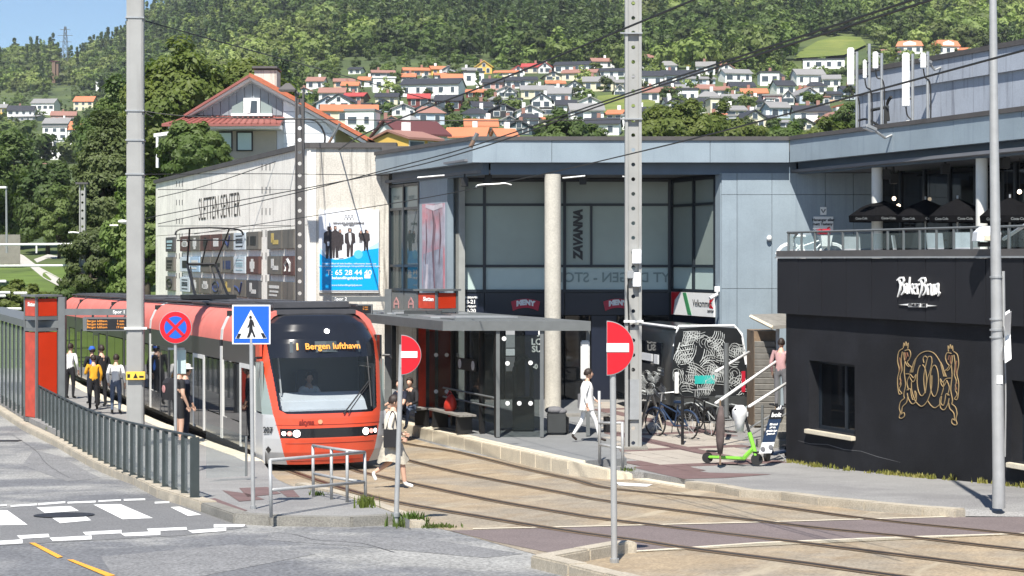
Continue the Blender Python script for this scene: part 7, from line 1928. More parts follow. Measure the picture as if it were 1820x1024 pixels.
for s_ in (-1, 1):
    mb = MB(); mb.box((s_ * .42, .075, 1.75), (.72, .05, .66), M=Matrix.Rotation(-.10, 3, 'X')); mb.build('rear_window', M['dark_glass'], van, local=True)
    for y in (.95, 3.9):
        mb = MB(); mb.tube([(s_ * .80, y, .33), (s_ * 1.01, y, .33)], .33, 20); wheel = mb.build('wheel', M['rubber'], van, local=True)
        mb = MB(); mb.tube([(s_ * 1.0, y, .33), (s_ * 1.025, y, .33)], .19, 14); mb.build('rim', M['steel'], van, local=True)
    mb = MB(); mb.box((s_ * .93, -.02, 1.05), (.10, .08, .55)); mb.build('tail_light', M['red_gloss'] if s_ > 0 else M['sign_white'], van, local=True)
mb = MB(); mb.box((-1.04, 2.3, 1.75), (.07, 2.9, .62)); mb.build('side_window', M['dark_glass'], van, local=True)
mb = MB(); mb.box((-1.085, 1.2, 1.60), (.03, .35, .25)); mb.box((-1.085, 2.0, 1.62), (.03, .9, .2)); mb.build('side_sticker', M['cloudy_plastic'], van, local=True)
mb = MB(); mb.tube([(-.86, .25, 2.49), (-.86, 4.2, 2.50)], .04, 6); mb.tube([(-.80, .2, 2.52), (.76, .2, 2.52), (.94, .12, 2.3), (1.03, .0, 1.5)], .045, 6); mb.tube([(-.80, .2, 2.52), (-.96, .1, 2.0)], .03, 6); mb.build('trim_strip', M['white_paint'], van, local=True)
mb = MB(); mb.box((-.15, -.02, 1.12), (.55, .04, .22)); mb.build('teal_patch', mat('teal_paint', (.02, .40, .36), .5), van, local=True)
rv = random.Random(4); mb = MB()
def scrib(fn, n, r=.008):
    for q in range(n):
        a, b = rv.uniform(-.85, .85), rv.uniform(.08, .95); an = rv.uniform(0, 3.1); L = rv.uniform(.10, .24); cv = rv.uniform(-.5, .5); m_ = rv.randint(2, 6); k = q % 4; ca, sa = math.cos(an), math.sin(an)
        for j in range(m_ if k else 2):
            o = (j - m_ / 2) * .055
            if k == 0: P_ = [(a + (.06 + .05 * j) * 1.3 * math.cos(t), b + (.05 + .05 * j) * math.sin(t)) for t in np.linspace(0, 4.2, 9)]
            elif k == 3: P_ = [(a + o + .02 * (i % 2) - .01, b + L * (i / 4 - .5)) for i in range(5)]
            else: P_ = [(a + ca * t * L - sa * (o + cv * t * t * L), b + (sa * t * L + ca * (o + cv * t * t * L)) * .7) for t in np.linspace(-1, 1, 6)]
            mb.tube([fn(max(-.93, min(.93, x)), max(.02, min(.99, y))) for x, y in P_], r * rv.uniform(.7, 1.4), 3)
scrib(lambda x, y: (x * 1.1, -.035 + .10 * max(0, y * 1.6 - .65), .66 + y * 1.75), 62); scrib(lambda x, y: (-1.095 + max(0, (.55 + y * .8) - 1.35) * .10, 2.2 + x * 2.0, .55 + y * .85), 34, .009)
for t in range(6): mb.tube([(.5 + t * .06, .03, 1.5), (.62 + t * .05, .12, 2.05)], .012, 3); mb.tube([(-.8, -.0, 1.4 + t * .12), (-.45, .02, 1.45 + t * .12)], .014, 3)
for t in range(3): mb.tube([(-.95 + .02 * t, .02, .8 + t * .5), (-.80, .05, 1.2 + t * .45)], .02, 3)
tag(mb.build('chalk_drawing', mat('chalk', (.42, .44, .43), .8, var=.3, scale=6), van, local=True), kind='stuff')
ab = empty('sandwich_board', at(1158, 715, 42.2), 0, 'black sandwich board with pale wooden edges beside the holed mast', 'sandwich board')
p = Vector((X_(1157, 42.2), 42.2, g(42.2) + pave_dz(3.5, 42.2))); ab.location = p
for s_ in (-1, 1):
    mb = MB(); c = p + Vector((s_ * .17, s_ * .05, .44)); mb.box(c, (.02, .5, .92), M=Matrix.Rotation(-s_ * .28, 3, 'Y')); mb.build('panel', M['black'], ab)
    mb = MB()
    for k in (-.26, .26): mb.box(c + Vector((0, k, 0)), (.035, .035, .98), M=Matrix.Rotation(-s_ * .28, 3, 'Y'))
    mb.build('edge', M['kerb_stone'], ab)

# ---- shed, steps and stair rails beside the bakery
sd = empty('shed', (6.6, 43, vz), 0, 'small grey slatted shed with a sloping roof beside the bakery', 'shed')
x0, x1, Ys = X_(1341, 43), X_(1384, 43), 43.0; zt = Z_(582, 43)
for k in range(14):
    z0 = vz + .05 + k * .155; mb = MB(); mb.box(((x0 + x1) / 2 - .05, Ys, z0 + .07), (x1 - x0 - .1, .05, .13), M=Matrix.Rotation(.25, 3, 'X')); mb.build('slat', M['grey_wood'], sd)
mb = MB(); mb.prism([(x0, Ys + .1), (x1, Ys + .1), (x1, Ys + 1.4), (x0, Ys + 1.4)], vz, zt - .1); mb.build('wall', M['wood'], sd)
mb = MB(); mb.box((x1 - .03, Ys - .02, (vz + zt) / 2), (.08, .1, zt - vz)); mb.build('corner_post', M['cloudy_plastic'], sd)
mb = MB(); a, b, c, d = at(1334, 559, 43.3), at(1374, 579, 42.3), at(1400, 577, 42.3), at(1396, 557, 44.3); mb.hexa([p - Vector((0, 0, .09)) for p in (a, b, c, d)] + [a, b, c, d]); mb.build('roof', M['grey_wood'], sd)
mb = MB(); mb.tube([a - Vector((0, 0, .05)), b - Vector((0, 0, .05))], .05, 4); mb.build('barge_board', M['kerb_light'], sd)
st = empty('outdoor_steps', at(1360, 770, 39.5), 0, 'concrete steps with white tube rails rising beside the bakery wall', 'steps')
for k in range(9):
    Yk = 38.2 + k * .30; mb = MB(); zz = g(38) + pave_dz(5, 38) + .16 * (k + 1); xk = X_(1352, 38.6) + k * .20
    mb.box((xk + .55, Yk + .3, zz / 2 - .3), (1.3, .34, zz + .6)); mb.build('step', M['kerb_grey'], st)
for pts in ([(1272, 717, 38.0), (1398, 630, 41)], [(1272, 661, 41.5), (1331, 626, 43)], [(1331, 723, 37.8), (1400, 680, 39.5)]):
    mb = MB(); mb.tube([at(*p) for p in pts], .035, 8); mb.build('handrail', M['white_paint'], st, smooth='all')
for x, y0, y1, Y in ((1291, 590, 722, 39.6), (1286, 700, 730, 38.4), (1355, 700, 800, 38.2), (1385, 640, 700, 40.5)):
    mb = MB(); mb.tube([at(x, y0 + 20, Y), at(x, y1 + 20, Y)], .06 if x == 1291 else .03, 8); mb.build('rail_post', M['grey_metal'], st)
for y in (735, 748):
    mb = MB(); mb.tube([at(1325, y + 30, 38), at(1400, y - 14, 39.4)], .022, 6); mb.build('string_rail', M['steel'], st)

# ---- scooters
def scooter(b, head, m, label, lean, screen=None):
    """stem leans by lean; head is the direction of the deck from rear to front wheel"""
    root = empty('kick_scooter', b, math.atan2(head.y, head.x), label, 'scooter')
    mb = MB(); mb.box((-.30, 0, .13), (.78, .15, .06)); mb.build('deck', m, root, local=True, bevel=.02)
    for x, r in ((.32, .12), (-.72, .11)):
        mb = MB(); mb.tube([(x, -.03, r), (x, .03, r)], r, 16); mb.build('wheel', M['rubber'], root, local=True)
    top = Vector((.32 - .18 + lean.x, lean.y, 1.12)); bt = Vector((.30, 0, .20))
    mb = MB(); mb.tube([bt, bt.lerp(top, .5)], .045, 8); mb.tube([(.06, 0, .15), (.24, 0, .34)], .05, 6); mb.build('stem', m, root, local=True, smooth=True)
    mb = MB(); mb.tube([bt.lerp(top, .5), top], .03, 8); mb.build('upper_stem', M['black'] if m is M['lime'] else m, root, local=True, smooth=True)
    mb = MB(); mb.tube(crv([top + Vector((-.06, -.26, .02)), top + Vector((0, -.12, 0)), top + Vector((0, .12, 0)), top + Vector((-.06, .26, .02))], 4), .018, 6); mb.build('handlebar', M['black'], root, local=True)
    for s_ in (-1, 1):
        mb = MB(); mb.tube([top + Vector((-.06, s_ * .20, .02)), top + Vector((-.08, s_ * .30, .02))], .024, 6); mb.build('grip', M['rubber'], root, local=True)
    mb = MB(); mb.box((-.62, 0, .25), (.24, .12, .03)); mb.box((.34, 0, .27), (.2, .1, .03)); mb.build('mudguard', M['black'], root, local=True, bevel=.01)
    mb = MB(); mb.tube([(-.1, .08, .12), (-.16, .22, .0)], .012, 5); mb.build('kickstand', M['steel'], root, local=True)
    mb = MB(); mb.box(bt.lerp(top, .9) + Vector((.05, 0, 0)), (.06, .07, .09)); mb.build('head_lamp', M['sign_white'], root, local=True)
    return root, top
b = gp(1318, 826, .16); lime, top = scooter(b, Vector((.9, -.38, 0)), M['lime'], 'lime green kick scooter with a white cover on its handlebar', Vector((-.14, .10, 0)))
mb = MB(); mb.loft([[Vector((-.04, 0, 1.06)) + Vector((.13 * math.cos(t) * s_, .19 * math.sin(t) * s_, z)) for t in np.linspace(0, 6.28, 12, endpoint=False)] for s_, z in ((.6, -.38), (.75, -.2), (1.15, -.05), (1.15, .06), (.6, .15))]); mb.build('cover', M['white_cloth'], lime, local=True, smooth='all')
b2 = gp(1372, 822, .16); blue, top = scooter(b2 + Vector((.1, .45, 0)), Vector((-.55, -.84, 0)), M['scooter_blue'], 'dark blue kick scooter with a printed sleeve leaning by the wall', Vector((-.42, .05, 0)))
c = gp(1362, 826, .18); mb = MB(); lo_, hi_ = at(1360, 806, c.y), at(1382, 730, c.y + .2); wv = Vector((.13, .03, 0)); nv = Vector((.0, .05, 0))
for a_, b_, m, nm in ((0, .26, 'cloudy_plastic', 'print_lower'), (.26, .80, 'scooter_blue', 'print_upper'), (.80, 1.02, 'sign_black', 'print_head')):
    mb = MB(); p, q = lo_.lerp(hi_, a_ + .004), lo_.lerp(hi_, b_); mb.hexa([p - wv, p + wv, p + wv + nv, p - wv + nv, q - wv, q + wv, q + wv + nv, q - wv + nv]); mb.build(nm, M[m], blue)
up_ = (hi_ - lo_).normalized()
for s_, t, sz in (('bolt', .90, .13), ('Bli med', .68, .055), ('på en', .61, .055), ('gratis tur', .53, .06), ('prøv nå', .46, .055)): text(s_, sz, M['sign_white'], blue, lo_.lerp(hi_, t) + Vector((0, -.008, 0)), wv, up_, .004, bold=.004)
mb = MB()
for t, dx in ((.10, -.05), (.14, .05)): mb.ball(lo_.lerp(hi_, t) + wv * (dx * 12) + Vector((0, -.01, 0)), (.05, .012, .055), 10, 6)
mb.build('print_picture', M['grey_cloth'], blue)
# bicycles
def bicycle(p, rz, m, label, L=1.05, basket=None, cat='bicycle', tyre='rubber'):
    root = empty('bicycle', p, rz, label, cat)
    for x in (0, L):
        mb = MB(); mb.tube([(x + .33 * math.cos(t), 0, .33 + .33 * math.sin(t)) for t in np.linspace(0, 2 * math.pi, 21)], .022, 5); w_ = mb.build('wheel', M[tyre], root, local=True)
        mb = MB()
        for t in np.linspace(0, math.pi, 5, endpoint=False): mb.tube([(x + .31 * math.cos(t), 0, .33 + .31 * math.sin(t)), (x - .31 * math.cos(t), 0, .33 - .31 * math.sin(t))], .004, 3)
        mb.build('spokes', M['steel'], w_, local=True)
        mb = MB(); mb.tube([(x + .37 * math.cos(t), 0, .33 + .37 * math.sin(t)) for t in np.linspace(.6, 2.9, 8)], .028, 5); mb.build('mudguard', m, root, local=True)
    bb, seat, hd = Vector((.42, 0, .30)), Vector((.30, 0, .82)), Vector((.86, 0, .86))
    mb = MB()
    for a, b in ((Vector((0, 0, .33)), bb), (bb, seat), (bb, hd - Vector((.03, 0, .16))), (Vector((0, 0, .33)), seat - Vector((-.02, 0, .12))), (seat - Vector((-.02, 0, .2)), hd - Vector((0, 0, .06))), (hd, Vector((L, 0, .33)))): mb.tube([a, b], .022, 6)
    mb.build('frame', m, root, local=True)
    mb = MB(); mb.box(seat + Vector((-.02, 0, .06)), (.26, .14, .07)); mb.build('saddle', m, root, local=True, bevel=.02)
    mb = MB(); mb.tube([hd, hd + Vector((-.03, 0, .2))], .018, 6); mb.tube([hd + Vector((-.18, -.27, .22)), hd + Vector((-.03, -.1, .2)), hd + Vector((-.03, .1, .2)), hd + Vector((-.18, .27, .22))], .014, 6); mb.build('handlebar', M['steel'], root, local=True)
    mb = MB(); mb.tube([bb + Vector((0, .1, -.16)), bb + Vector((0, .08, 0)), bb + Vector((0, -.08, 0)), bb + Vector((0, -.1, .16))], .014, 5); mb.build('crank', M['black'], root, local=True)
    if basket:
        mb = MB(); mb.loft([[(.92 + a * s_, b_ * s_, z) for a, b_ in ((-.14, -.17), (.14, -.17), (.14, .17), (-.14, .17))] for s_, z in ((.8, .62), (1.1, .90))]); mb.build('basket', M['white_cloth'], root, local=True)
        mb = MB(); mb.box((.88, 0, 1.0), (.4, .34, .14)); mb.build('bundle', M[basket], root, local=True, bevel=.05)
    return root
tz = 4.23
bicycle(Vector((X_(1404, 43.5), 43.5, tz)), .08, M['white_paint'], 'white bicycle with a red bundle on its basket on the terrace', L=1.12, basket='red_gloss', tyre='white_paint')
bicycle(Vector((X_(1262, 41.0), 41.0, g(41) + pave_dz(5, 41))), 1.9, M['black'], 'black bicycle parked behind the food van bumper', L=1.05)
bicycle(Vector((X_(1222, 40.2), 40.2, g(40.2) + pave_dz(5, 40))), 2.3, M['scooter_blue'], 'dark blue bicycle standing by the thin black post', L=1.05)
bicycle(Vector((X_(1300, 41.8), 41.8, g(41.8) + pave_dz(5, 41.8))), 2.7, M['grey_metal'], 'grey bicycle under the white stair rail', L=1.05)
bp = empty('bollard', Vector((X_(1213, 38.9), 38.9, g(38.9) + pave_dz(4, 38.9))), 0, 'thin black post left of the parked bicycles', 'post')
mb = MB(); mb.cyl((0, 0, 0), (0, 0, 1.15), .035, .035, 8); mb.build('shaft', M['black'], bp, local=True); mb = MB(); mb.tube([(0, 0, 1.1), (.25, .1, 1.1), (.5, .2, 1.0)], .025, 6); mb.build('arm', M['black'], bp, local=True)
fp = empty('folded_parasol', gp(1280, 826, .2), 0, 'folded brown grey parasol standing upright left of the lime scooter', 'parasol')
mb = MB(); mb.tube([(0, 0, .0), (0, 0, 1.3)], .02, 6); mb.build('pole', M['wood'], fp, local=True)
mb = MB(); mb.tube([(0, 0, .22), (0, 0, .5), (.01, 0, .85), (.02, 0, 1.18)], [.05, .085, .09, .04], 9); mb.build('cloth', mat('taupe_cloth', (.10, .075, .07), .9, var=.3, scale=9), fp, local=True, smooth='all')
# umbrellas and chairs on the terrace
def umbrella(px, Y, label, r=1.25, zc=None):
    x = X_(px, Y); root = empty('cafe_umbrella', (x, Y, tz), 0, label, 'umbrella', 'black cafe umbrellas on the terrace')
    z0 = Z_(384, Y); mb = MB(); rings = []
    for s_, dz in ((1, 0), (.98, -.16)): rings.append([(x + r * s_ * math.cos(t), Y + r * s_ * math.sin(t), z0 + dz) for t in np.linspace(0, 2 * math.pi, 16, endpoint=False)])
    mb.loft([rings[1], rings[0]], caps=False); mb.loft([rings[0], [(x + r * .6 * math.cos(t), Y + r * .6 * math.sin(t), z0 + .24) for t in np.linspace(0, 2 * math.pi, 16, endpoint=False)], [(x + .03 * math.cos(t), Y + .03 * math.sin(t), z0 + .42) for t in np.linspace(0, 2 * math.pi, 16, endpoint=False)]], caps=False); mb.build('canopy', M['canopy_black'], root)
    mb = MB(); mb.cyl((x, Y, tz), (x, Y, z0 + .5), .025, .025, 8); mb.build('pole', M['steel'], root)
    mb = MB(); mb.cyl((x, Y, tz), (x, Y, tz + .08), .28, .25, 14); mb.build('base', M['dark_metal'], root)
    for t in (-2.4, -1.57, -.75):
        p = Vector((x + r * 1.0 * math.cos(t), Y + r * 1.0 * math.sin(t), z0 - .08)); e = Vector((-math.sin(t), math.cos(t), 0)); text('Coca-Cola', .085, M['grey_metal'], root, p + Vector((math.cos(t), math.sin(t), 0)) * .012, e, (0, 0, 1), .004, bold=.003)
umbrella(1566, 44.6, 'black cafe umbrella behind the slim white column', .86); umbrella(1645, 43.4, 'black cafe umbrella seen between the two white columns', .74); umbrella(1702, 41.2, 'black cafe umbrella just left of the right white column', .68); umbrella(1795, 39.0, 'black cafe umbrella at the right edge beyond the lamp pole', .68)
def chair(px, Y, rz, label):
    root = empty('terrace_chair', (X_(px, Y), Y, tz), rz, label, 'chair', 'pale terrace chairs')
    mb = MB(); mb.box((0, 0, .45), (.44, .42, .04)); mb.build('seat', M['cloudy_plastic'], root, local=True, bevel=.01)
    mb = MB(); mb.box((0, .2, .68), (.44, .03, .36), M=Matrix.Rotation(-.15, 3, 'X')); mb.build('backrest', M['steel'], root, local=True, bevel=.01)
    for sx in (-1, 1):
        for sy in (-1, 1): MB().tube([(sx * .2, sy * .19, 0), (sx * .19, sy * .17, .45)], .015, 5).build('leg', M['steel'], root, local=True)
for k, (px, Y, rz) in enumerate(((1672, 36.8, .4), (1708, 36.0, -.5), (1728, 37.2, 2.6), (1520, 42.6, .2), (1604, 40.2, 1.2))):
    chair(px, Y, rz, ['pale terrace chair behind the railing left of the umbrella foot', 'pale terrace chair right under the right umbrella', 'pale terrace chair beside the right white column', 'pale terrace chair left of the slim white column', 'pale terrace chair between the two white columns'][k])
# ================================================================ PEOPLE
mat('pale_cloth', (.46, .42, .34), .85, var=.3, scale=14)
def person(name_label, loc, rz, pose='stand', top='black_cloth', bottom='black_cloth', hair='hair', sleeve=True, h=1.72, shorts=False, shoes='rubber', extras=(), seed=0, build_=1.0):
    """one continuous skinned body; local +x is the way the person faces"""
    root = empty('person', loc, rz, name_label, 'person')
    k = h / 1.72
    J = {'pel': (0, 0, .95), 'wai': (0, 0, 1.10), 'che': (.01, 0, 1.32), 'nec': (.01, 0, 1.48), 'hea': (.035, 0, 1.555)}
    rad = {'pel': (.145, .12), 'wai': (.13, .105), 'che': (.155, .115), 'nec': (.058, .058), 'hea': (.06, .06)}
    if pose == 'sit':
        off = -.47
        J = {a: (p[0] - .05, p[1], p[2] + off) for a, p in J.items()}
        legs = {s_: [(-.03, s_ * .10, .95 + off), (.42, s_ * .13, .50), (.40 + .12 * (s_ > 0), s_ * .12, .09), (.56 + .12 * (s_ > 0), s_ * .12, .04)] for s_ in (-1, 1)}
        arms = {s_: [(-.04, s_ * .18, 1.42 + off), (.10, s_ * .24, 1.16 + off), (.36, s_ * .16, 1.12 + off), (.44, s_ * .13, 1.11 + off)] for s_ in (-1, 1)}
    elif pose == 'walk':
        legs = {-1: [(0, -.09, .92), (.18, -.10, .52), (.24, -.10, .09), (.40, -.11, .04)], 1: [(0, .09, .92), (-.02, .10, .50), (-.36, .10, .27), (-.30, .10, .13)]}
        arms = {-1: [(0, -.18, 1.42), (-.06, -.24, 1.15), (.14, -.22, .98), (.20, -.21, .95)], 1: [(0, .18, 1.42), (.02, .24, 1.14), (.20, .20, 1.00), (.27, .18, .99)]}
    elif pose == 'stride':
        legs = {-1: [(0, -.09, .92), (.20, -.10, .51), (.30, -.10, .09), (.46, -.11, .04)], 1: [(0, .09, .92), (-.10, .10, .50), (-.34, .10, .14), (-.22, .10, .04)]}
        arms = {-1: [(0, -.18, 1.42), (-.10, -.24, 1.15), (-.04, -.22, .92), (-.02, -.21, .84)], 1: [(0, .18, 1.42), (.10, .24, 1.16), (.26, .20, .98), (.32, .18, .94)]}
    else:
        legs = {s_: [(0, s_ * .09, .92), (.02, s_ * .11, .50), (-.01, s_ * .11, .09), (.14, s_ * .13, .04)] for s_ in (-1, 1)}
        arms = {s_: [(0, s_ * .18, 1.42), (-.02, s_ * .25, 1.14), (.10, s_ * .24, .90), (.13, s_ * .23, .82)] for s_ in (-1, 1)}
        if pose == 'phone': arms[1] = [(0, .18, 1.42), (.05, .25, 1.16), (.26, .14, 1.24), (.32, .11, 1.28)]
    V, E, Rd, Lab = [], [], [], []
    def add(p, r, lab, par=None):
        V.append(tuple(c * k for c in p)); Rd.append((r[0] * k * build_, r[1] * k * build_) if isinstance(r, tuple) else (r * k * build_,) * 2); Lab.append(lab)
        if par is not None: E.append((par, len(V) - 1))
        return len(V) - 1
    pel = add(J['pel'], rad['pel'], 'hip'); wai = add(J['wai'], rad['wai'], 'torso', pel); che = add(J['che'], rad['che'], 'torso', wai); nec = add(J['nec'], rad['nec'], 'skin', che); hea = add(J['hea'], rad['hea'], 'skin', nec)
    for s_ in (-1, 1):
        a = arms[s_]; i = add(a[0], .068, 'torso', che); e = add(a[1], .048, 'sleeve', i); w_ = add(a[2], .030, 'fore', e); add(a[3], (.020, .036), 'skin', w_)
        l = legs[s_]; i = add(l[0], .095, 'hip', pel); kn = add(l[1], .065, 'thigh', i); an = add(l[2], .040, 'shin', kn); add(l[3], (.036, .030), 'shoe', an)
    me = bpy.data.meshes.new('t'); me.from_pydata(V, E, [])
    o = bpy.data.objects.new('body', me); C.objects.link(o)
    sk = o.modifiers.new('s', 'SKIN'); sk.use_smooth_shade = True
    for i, d in enumerate(me.skin_vertices[0].data): d.radius = Rd[i]; d.use_root = (i == 0)
    sb = o.modifiers.new('d', 'SUBSURF'); sb.levels = 2; sb.render_levels = 2
    bm_ = bpy.data.meshes.new_from_object(o.evaluated_get(bpy.context.evaluated_depsgraph_get()))
    bpy.data.objects.remove(o); bpy.data.meshes.remove(me)
    # head with nose, ears; hands with fingers; all joined into the one body mesh
    hx, hy, hz_ = (J['hea'][0] + .01) * k, 0, (J['hea'][2] + .085) * k
    mb = MB(); nu, nv = 18, 14; rings = []
    for j in range(nv + 1):
        t = math.pi * min(max(j, .05), nv - .05) / nv; zz = -math.cos(t)
        ring = []
        for i in range(nu):
            a = 2 * math.pi * i / nu; x, y = math.cos(a) * math.sin(t), math.sin(a) * math.sin(t)
            wx = .095 + (.012 if zz < 0 else 0) * x; wy = .074 - .016 * max(0, -zz)
            n = math.exp(-((a if a < math.pi else a - 6.283) / .20) ** 2 - ((zz + .12) / .22) ** 2) * .024
            ch = math.exp(-((a if a < math.pi else a - 6.283) / .5) ** 2 - ((zz + .85) / .2) ** 2) * .02
            ring.append((hx + (wx * x + n + ch) * k, hy + wy * y * k, hz_ + .118 * zz * k))
        rings.append(ring)
    mb.loft(rings)
    for s_ in (-1, 1): mb.ball((hx - .005 * k, s_ * .076 * k, hz_ - .01), (.022 * k, .012 * k, .032 * k), 8, 5)
    for s_ in (-1, 1):
        w_, hd = Vector(arms[s_][2]) * k, Vector(arms[s_][3]) * k; d = (hd - w_).normalized(); sd = d.cross(Vector((0, s_, .2))).normalized(); pal = d.cross(sd)
        for q in range(4):
            b = hd + sd * (.028 - .019 * q) * k + d * .01; L = (.075, .085, .08, .062)[q] * k
            mb.tube([b - d * .02, b + d * L * .5 + pal * .006 * s_, b + d * L * .85 + pal * (.028 * s_), ], [.0095 * k, .009 * k, .0065 * k], 6)
        b = hd - d * .035 + sd * .032 * k; mb.tube([b, b + (d * .5 + sd * .8) * .03 * k, b + (d * .9 + sd * .55) * .055 * k], [.012 * k, .011 * k, .008 * k], 6)
    # shoes soles
    n0 = len(bm_.vertices); vs = [v.co[:] for v in bm_.vertices]; fs = [tuple(p.vertices) for p in bm_.polygons]
    segs = [(Vector(V[a]), Vector(V[b]), Lab[b]) for a, b in E]
    mats = [M['skin'], M[top], M[bottom], M[shoes]]
    idx = []
    for p in bm_.polygons:
        c = p.center; best = None
        for a, b, l in segs:
            t = max(0, min(1, (c - a).dot(b - a) / max((b - a).length_squared, 1e-9))); dd = (c - a.lerp(b, t)).length
            if best is None or dd < best[0]: best = (dd, l, t)
        l, t = best[1], best[2]
        if l == 'hip': m = 2
        elif l == 'torso': m = 1 if c.z > (J['pel'][2] + .03) * k else 2
        elif l == 'sleeve': m = 1 if (sleeve or t < .6) else 0
        elif l == 'fore': m = 1 if (sleeve and t < .85) else 0
        elif l == 'thigh': m = 2 if (not shorts or t < .75) else 0
        elif l == 'shin': m = 0 if shorts and t < .9 else 2 if t < .88 else 3
        elif l == 'shoe': m = 3
        else: m = 1 if c.z < (J['nec'][2] - .01) * k and l == 'skin' and abs(c.y) < .13 and pose != '' and c.z > (J['che'][2] - .1) * k and t < .6 and abs(c.y) < .11 and (c - Vector(V[nec])).length < .16 and c.z < (J['nec'][2] - .02) * k else 0
        idx.append(m)
    b = len(vs); vs += mb.v; fs += [tuple(i + b for i in f) for f in mb.f]; idx += [0] * len(mb.f)
    bd = bpy.data.meshes.new('body'); bd.from_pydata(vs, [], fs)
    for m in mats: bd.materials.append(m)
    bd.polygons.foreach_set('material_index', idx); bd.polygons.foreach_set('use_smooth', [True] * len(fs)); bd.update()
    bo = bpy.data.objects.new('body', bd); C.objects.link(bo); bo.parent = root
    # face: eyes and mouth
    mb = MB()
    for s_ in (-1, 1): mb.ball((hx + .086 * k, s_ * .030 * k, hz_ + .012 * k), (.008, .012, .007), 6, 4)
    mb.build('eyes', M['sign_black'], root, local=True)
    mb = MB(); mb.ball((hx + .084 * k, 0, hz_ - .058 * k), (.008, .024, .006), 6, 4); mb.build('mouth', M['poster_skin'], root, local=True)
    # hair: a cap over back and top of the head
    if hair:
        mb = MB(); rings = []; rr_ = random.Random(seed)
        for j in range(9):
            t = math.pi * (.02 + .62 * j / 8)
            ring = []
            for i in range(20):
                a = 2 * math.pi * i / 20; zz = math.cos(t); front = max(0, math.cos(a))
                low = zz if front < .35 else max(zz, .42 * front + .1)
                ss = math.sqrt(max(0, 1 - low * low)) if low != zz else math.sin(t)
                w_ = 1 + rr_.uniform(-.05, .07)
                ring.append((hx - .008 * k + .112 * k * ss * math.cos(a) * w_, .090 * k * ss * math.sin(a) * w_, hz_ + .02 * k + .118 * k * low * (1 + rr_.uniform(-.02, .05))))
            rings.append(ring)
        mb.loft(rings); mb.build('hair', M[hair], root, local=True, smooth='all')
    H = lambda x, y, z: (x * k, y * k, z * k)
    zo = -.47 if pose == 'sit' else 0
    for e in extras:
        mb = MB()
        if e[0] == 'hat':
            mb.loft([[(hx + r_ * math.cos(t) * k, r_ * math.sin(t) * k, hz_ + z * k) for t in np.linspace(0, 6.28, 18, endpoint=False)] for r_, z in ((.17, .055), (.17, .065), (.105, .075), (.10, .14), (.06, .165))]); mb.build('hat', M[e[1]], root, local=True, smooth=True)
        elif e[0] == 'cap':
            mb.loft([[(hx + r_ * math.cos(t) * k, r_ * .85 * math.sin(t) * k, hz_ + z * k) for t in np.linspace(0, 6.28, 16, endpoint=False)] for r_, z in ((.115, .03), (.113, .08), (.07, .135), (.02, .145))]); mb.box((hx + .12 * k, 0, hz_ + .04), (.12, .14, .012)); mb.build('cap', M[e[1]], root, local=True, smooth=True)
        elif e[0] == 'backpack':
            mb.loft([[H(-.15 - d, y, 1.02 + z + zo) for d, y in ((0, -.15), (.17, -.13), (.20, 0), (.17, .13), (0, .15))] for z in (0, .1, .36)] + [[H(-.15 - d, y, 1.02 + .46 + zo) for d, y in ((0, -.11), (.09, -.09), (.1, 0), (.09, .09), (0, .11))]]); mb.build('backpack', M[e[1]], root, local=True, smooth=True)
            if len(e) > 2:
                mb = MB(); mb.ball(H(-.35, 0, 1.25 + zo), (.012, .085, .09), 10, 6); mb.build('backpack_print', M[e[2]], root, local=True)
        elif e[0] == 'tote':
            s_ = e[2]; mb.loft([[H(x, s_ * y, z) for x, y in ((-.17, .20), (.15, .20), (.15, .29), (-.17, .29))] for z in (.80, .98, 1.14)]); mb.build('tote_bag', M[e[1]], root, local=True, smooth=True)
            mb = MB(); mb.tube(crv([H(-.12, s_ * .24, 1.13), H(-.04, s_ * .21, 1.40), H(0, s_ * .16, 1.47), H(.05, s_ * .21, 1.38), H(.09, s_ * .24, 1.13)], 4), .013, 5); mb.build('strap', M[e[1]], root, local=True)
        elif e[0] == 'skirt':
            rr_ = random.Random(3); n = 26; z0, z1 = e[2], .98; rings = []
            for q in range(6):
                t = q / 5; z = z1 + (z0 - z1) * t; r_ = .15 + .12 * t
                rings.append([H(.0 + (r_ + .03 * t + .020 * t * math.cos(5 * a + q)) * math.cos(a) + .02 * t, (r_ * .85 + .020 * t * math.sin(6 * a)) * math.sin(a), z + .035 * t * math.sin(3 * a + 1)) for a in np.linspace(0, 6.28, n, endpoint=False)])
            mb.loft(rings, caps=False); mb.build('skirt', M[e[1]], root, local=True, smooth='all')
        elif e[0] == 'coat':
            n = 20; rings = []
            for z, rx, ry in ((1.46, .07, .13), (1.42, .11, .20), (1.3, .155, .195), (1.1, .15, .17), (.95, .165, .18), (e[2], .19, .20)):
                rings.append([H(.0 + rx * math.cos(a), ry * math.sin(a), z + zo) for a in np.linspace(0, 6.28, n, endpoint=False)])
            mb.loft(rings, caps=False); mb.build('jacket', M[e[1]], root, local=True, smooth='all')
        elif e[0] == 'dog': pass
    return root
def gpz(px, Y, dz): return Vector((X_(px, Y), Y, g(Y) + dz))
p = gpz(697, 30.2, .004)
person('woman in cream jacket and pale skirt with black tote crossing the tracks', p, .10, 'walk', 'cream_cloth', 'khaki_cloth', h=1.62, shorts=True, shoes='white_cloth', extras=(('coat', 'cream_cloth', .98), ('tote', 'black_cloth', -1), ('skirt', 'pale_cloth', .50)), seed=2)
person('person in white jacket and wide white trousers beside the free bench', gpz(1043, 39.3, .29), .15, 'stride', 'white_cloth', 'white_cloth', h=1.66, build_=.86, shoes='hair', extras=(('coat', 'white_cloth', .78), ('skirt', 'white_cloth', .12) if 0 else ('tote', 'grey_cloth', 1)), seed=5)
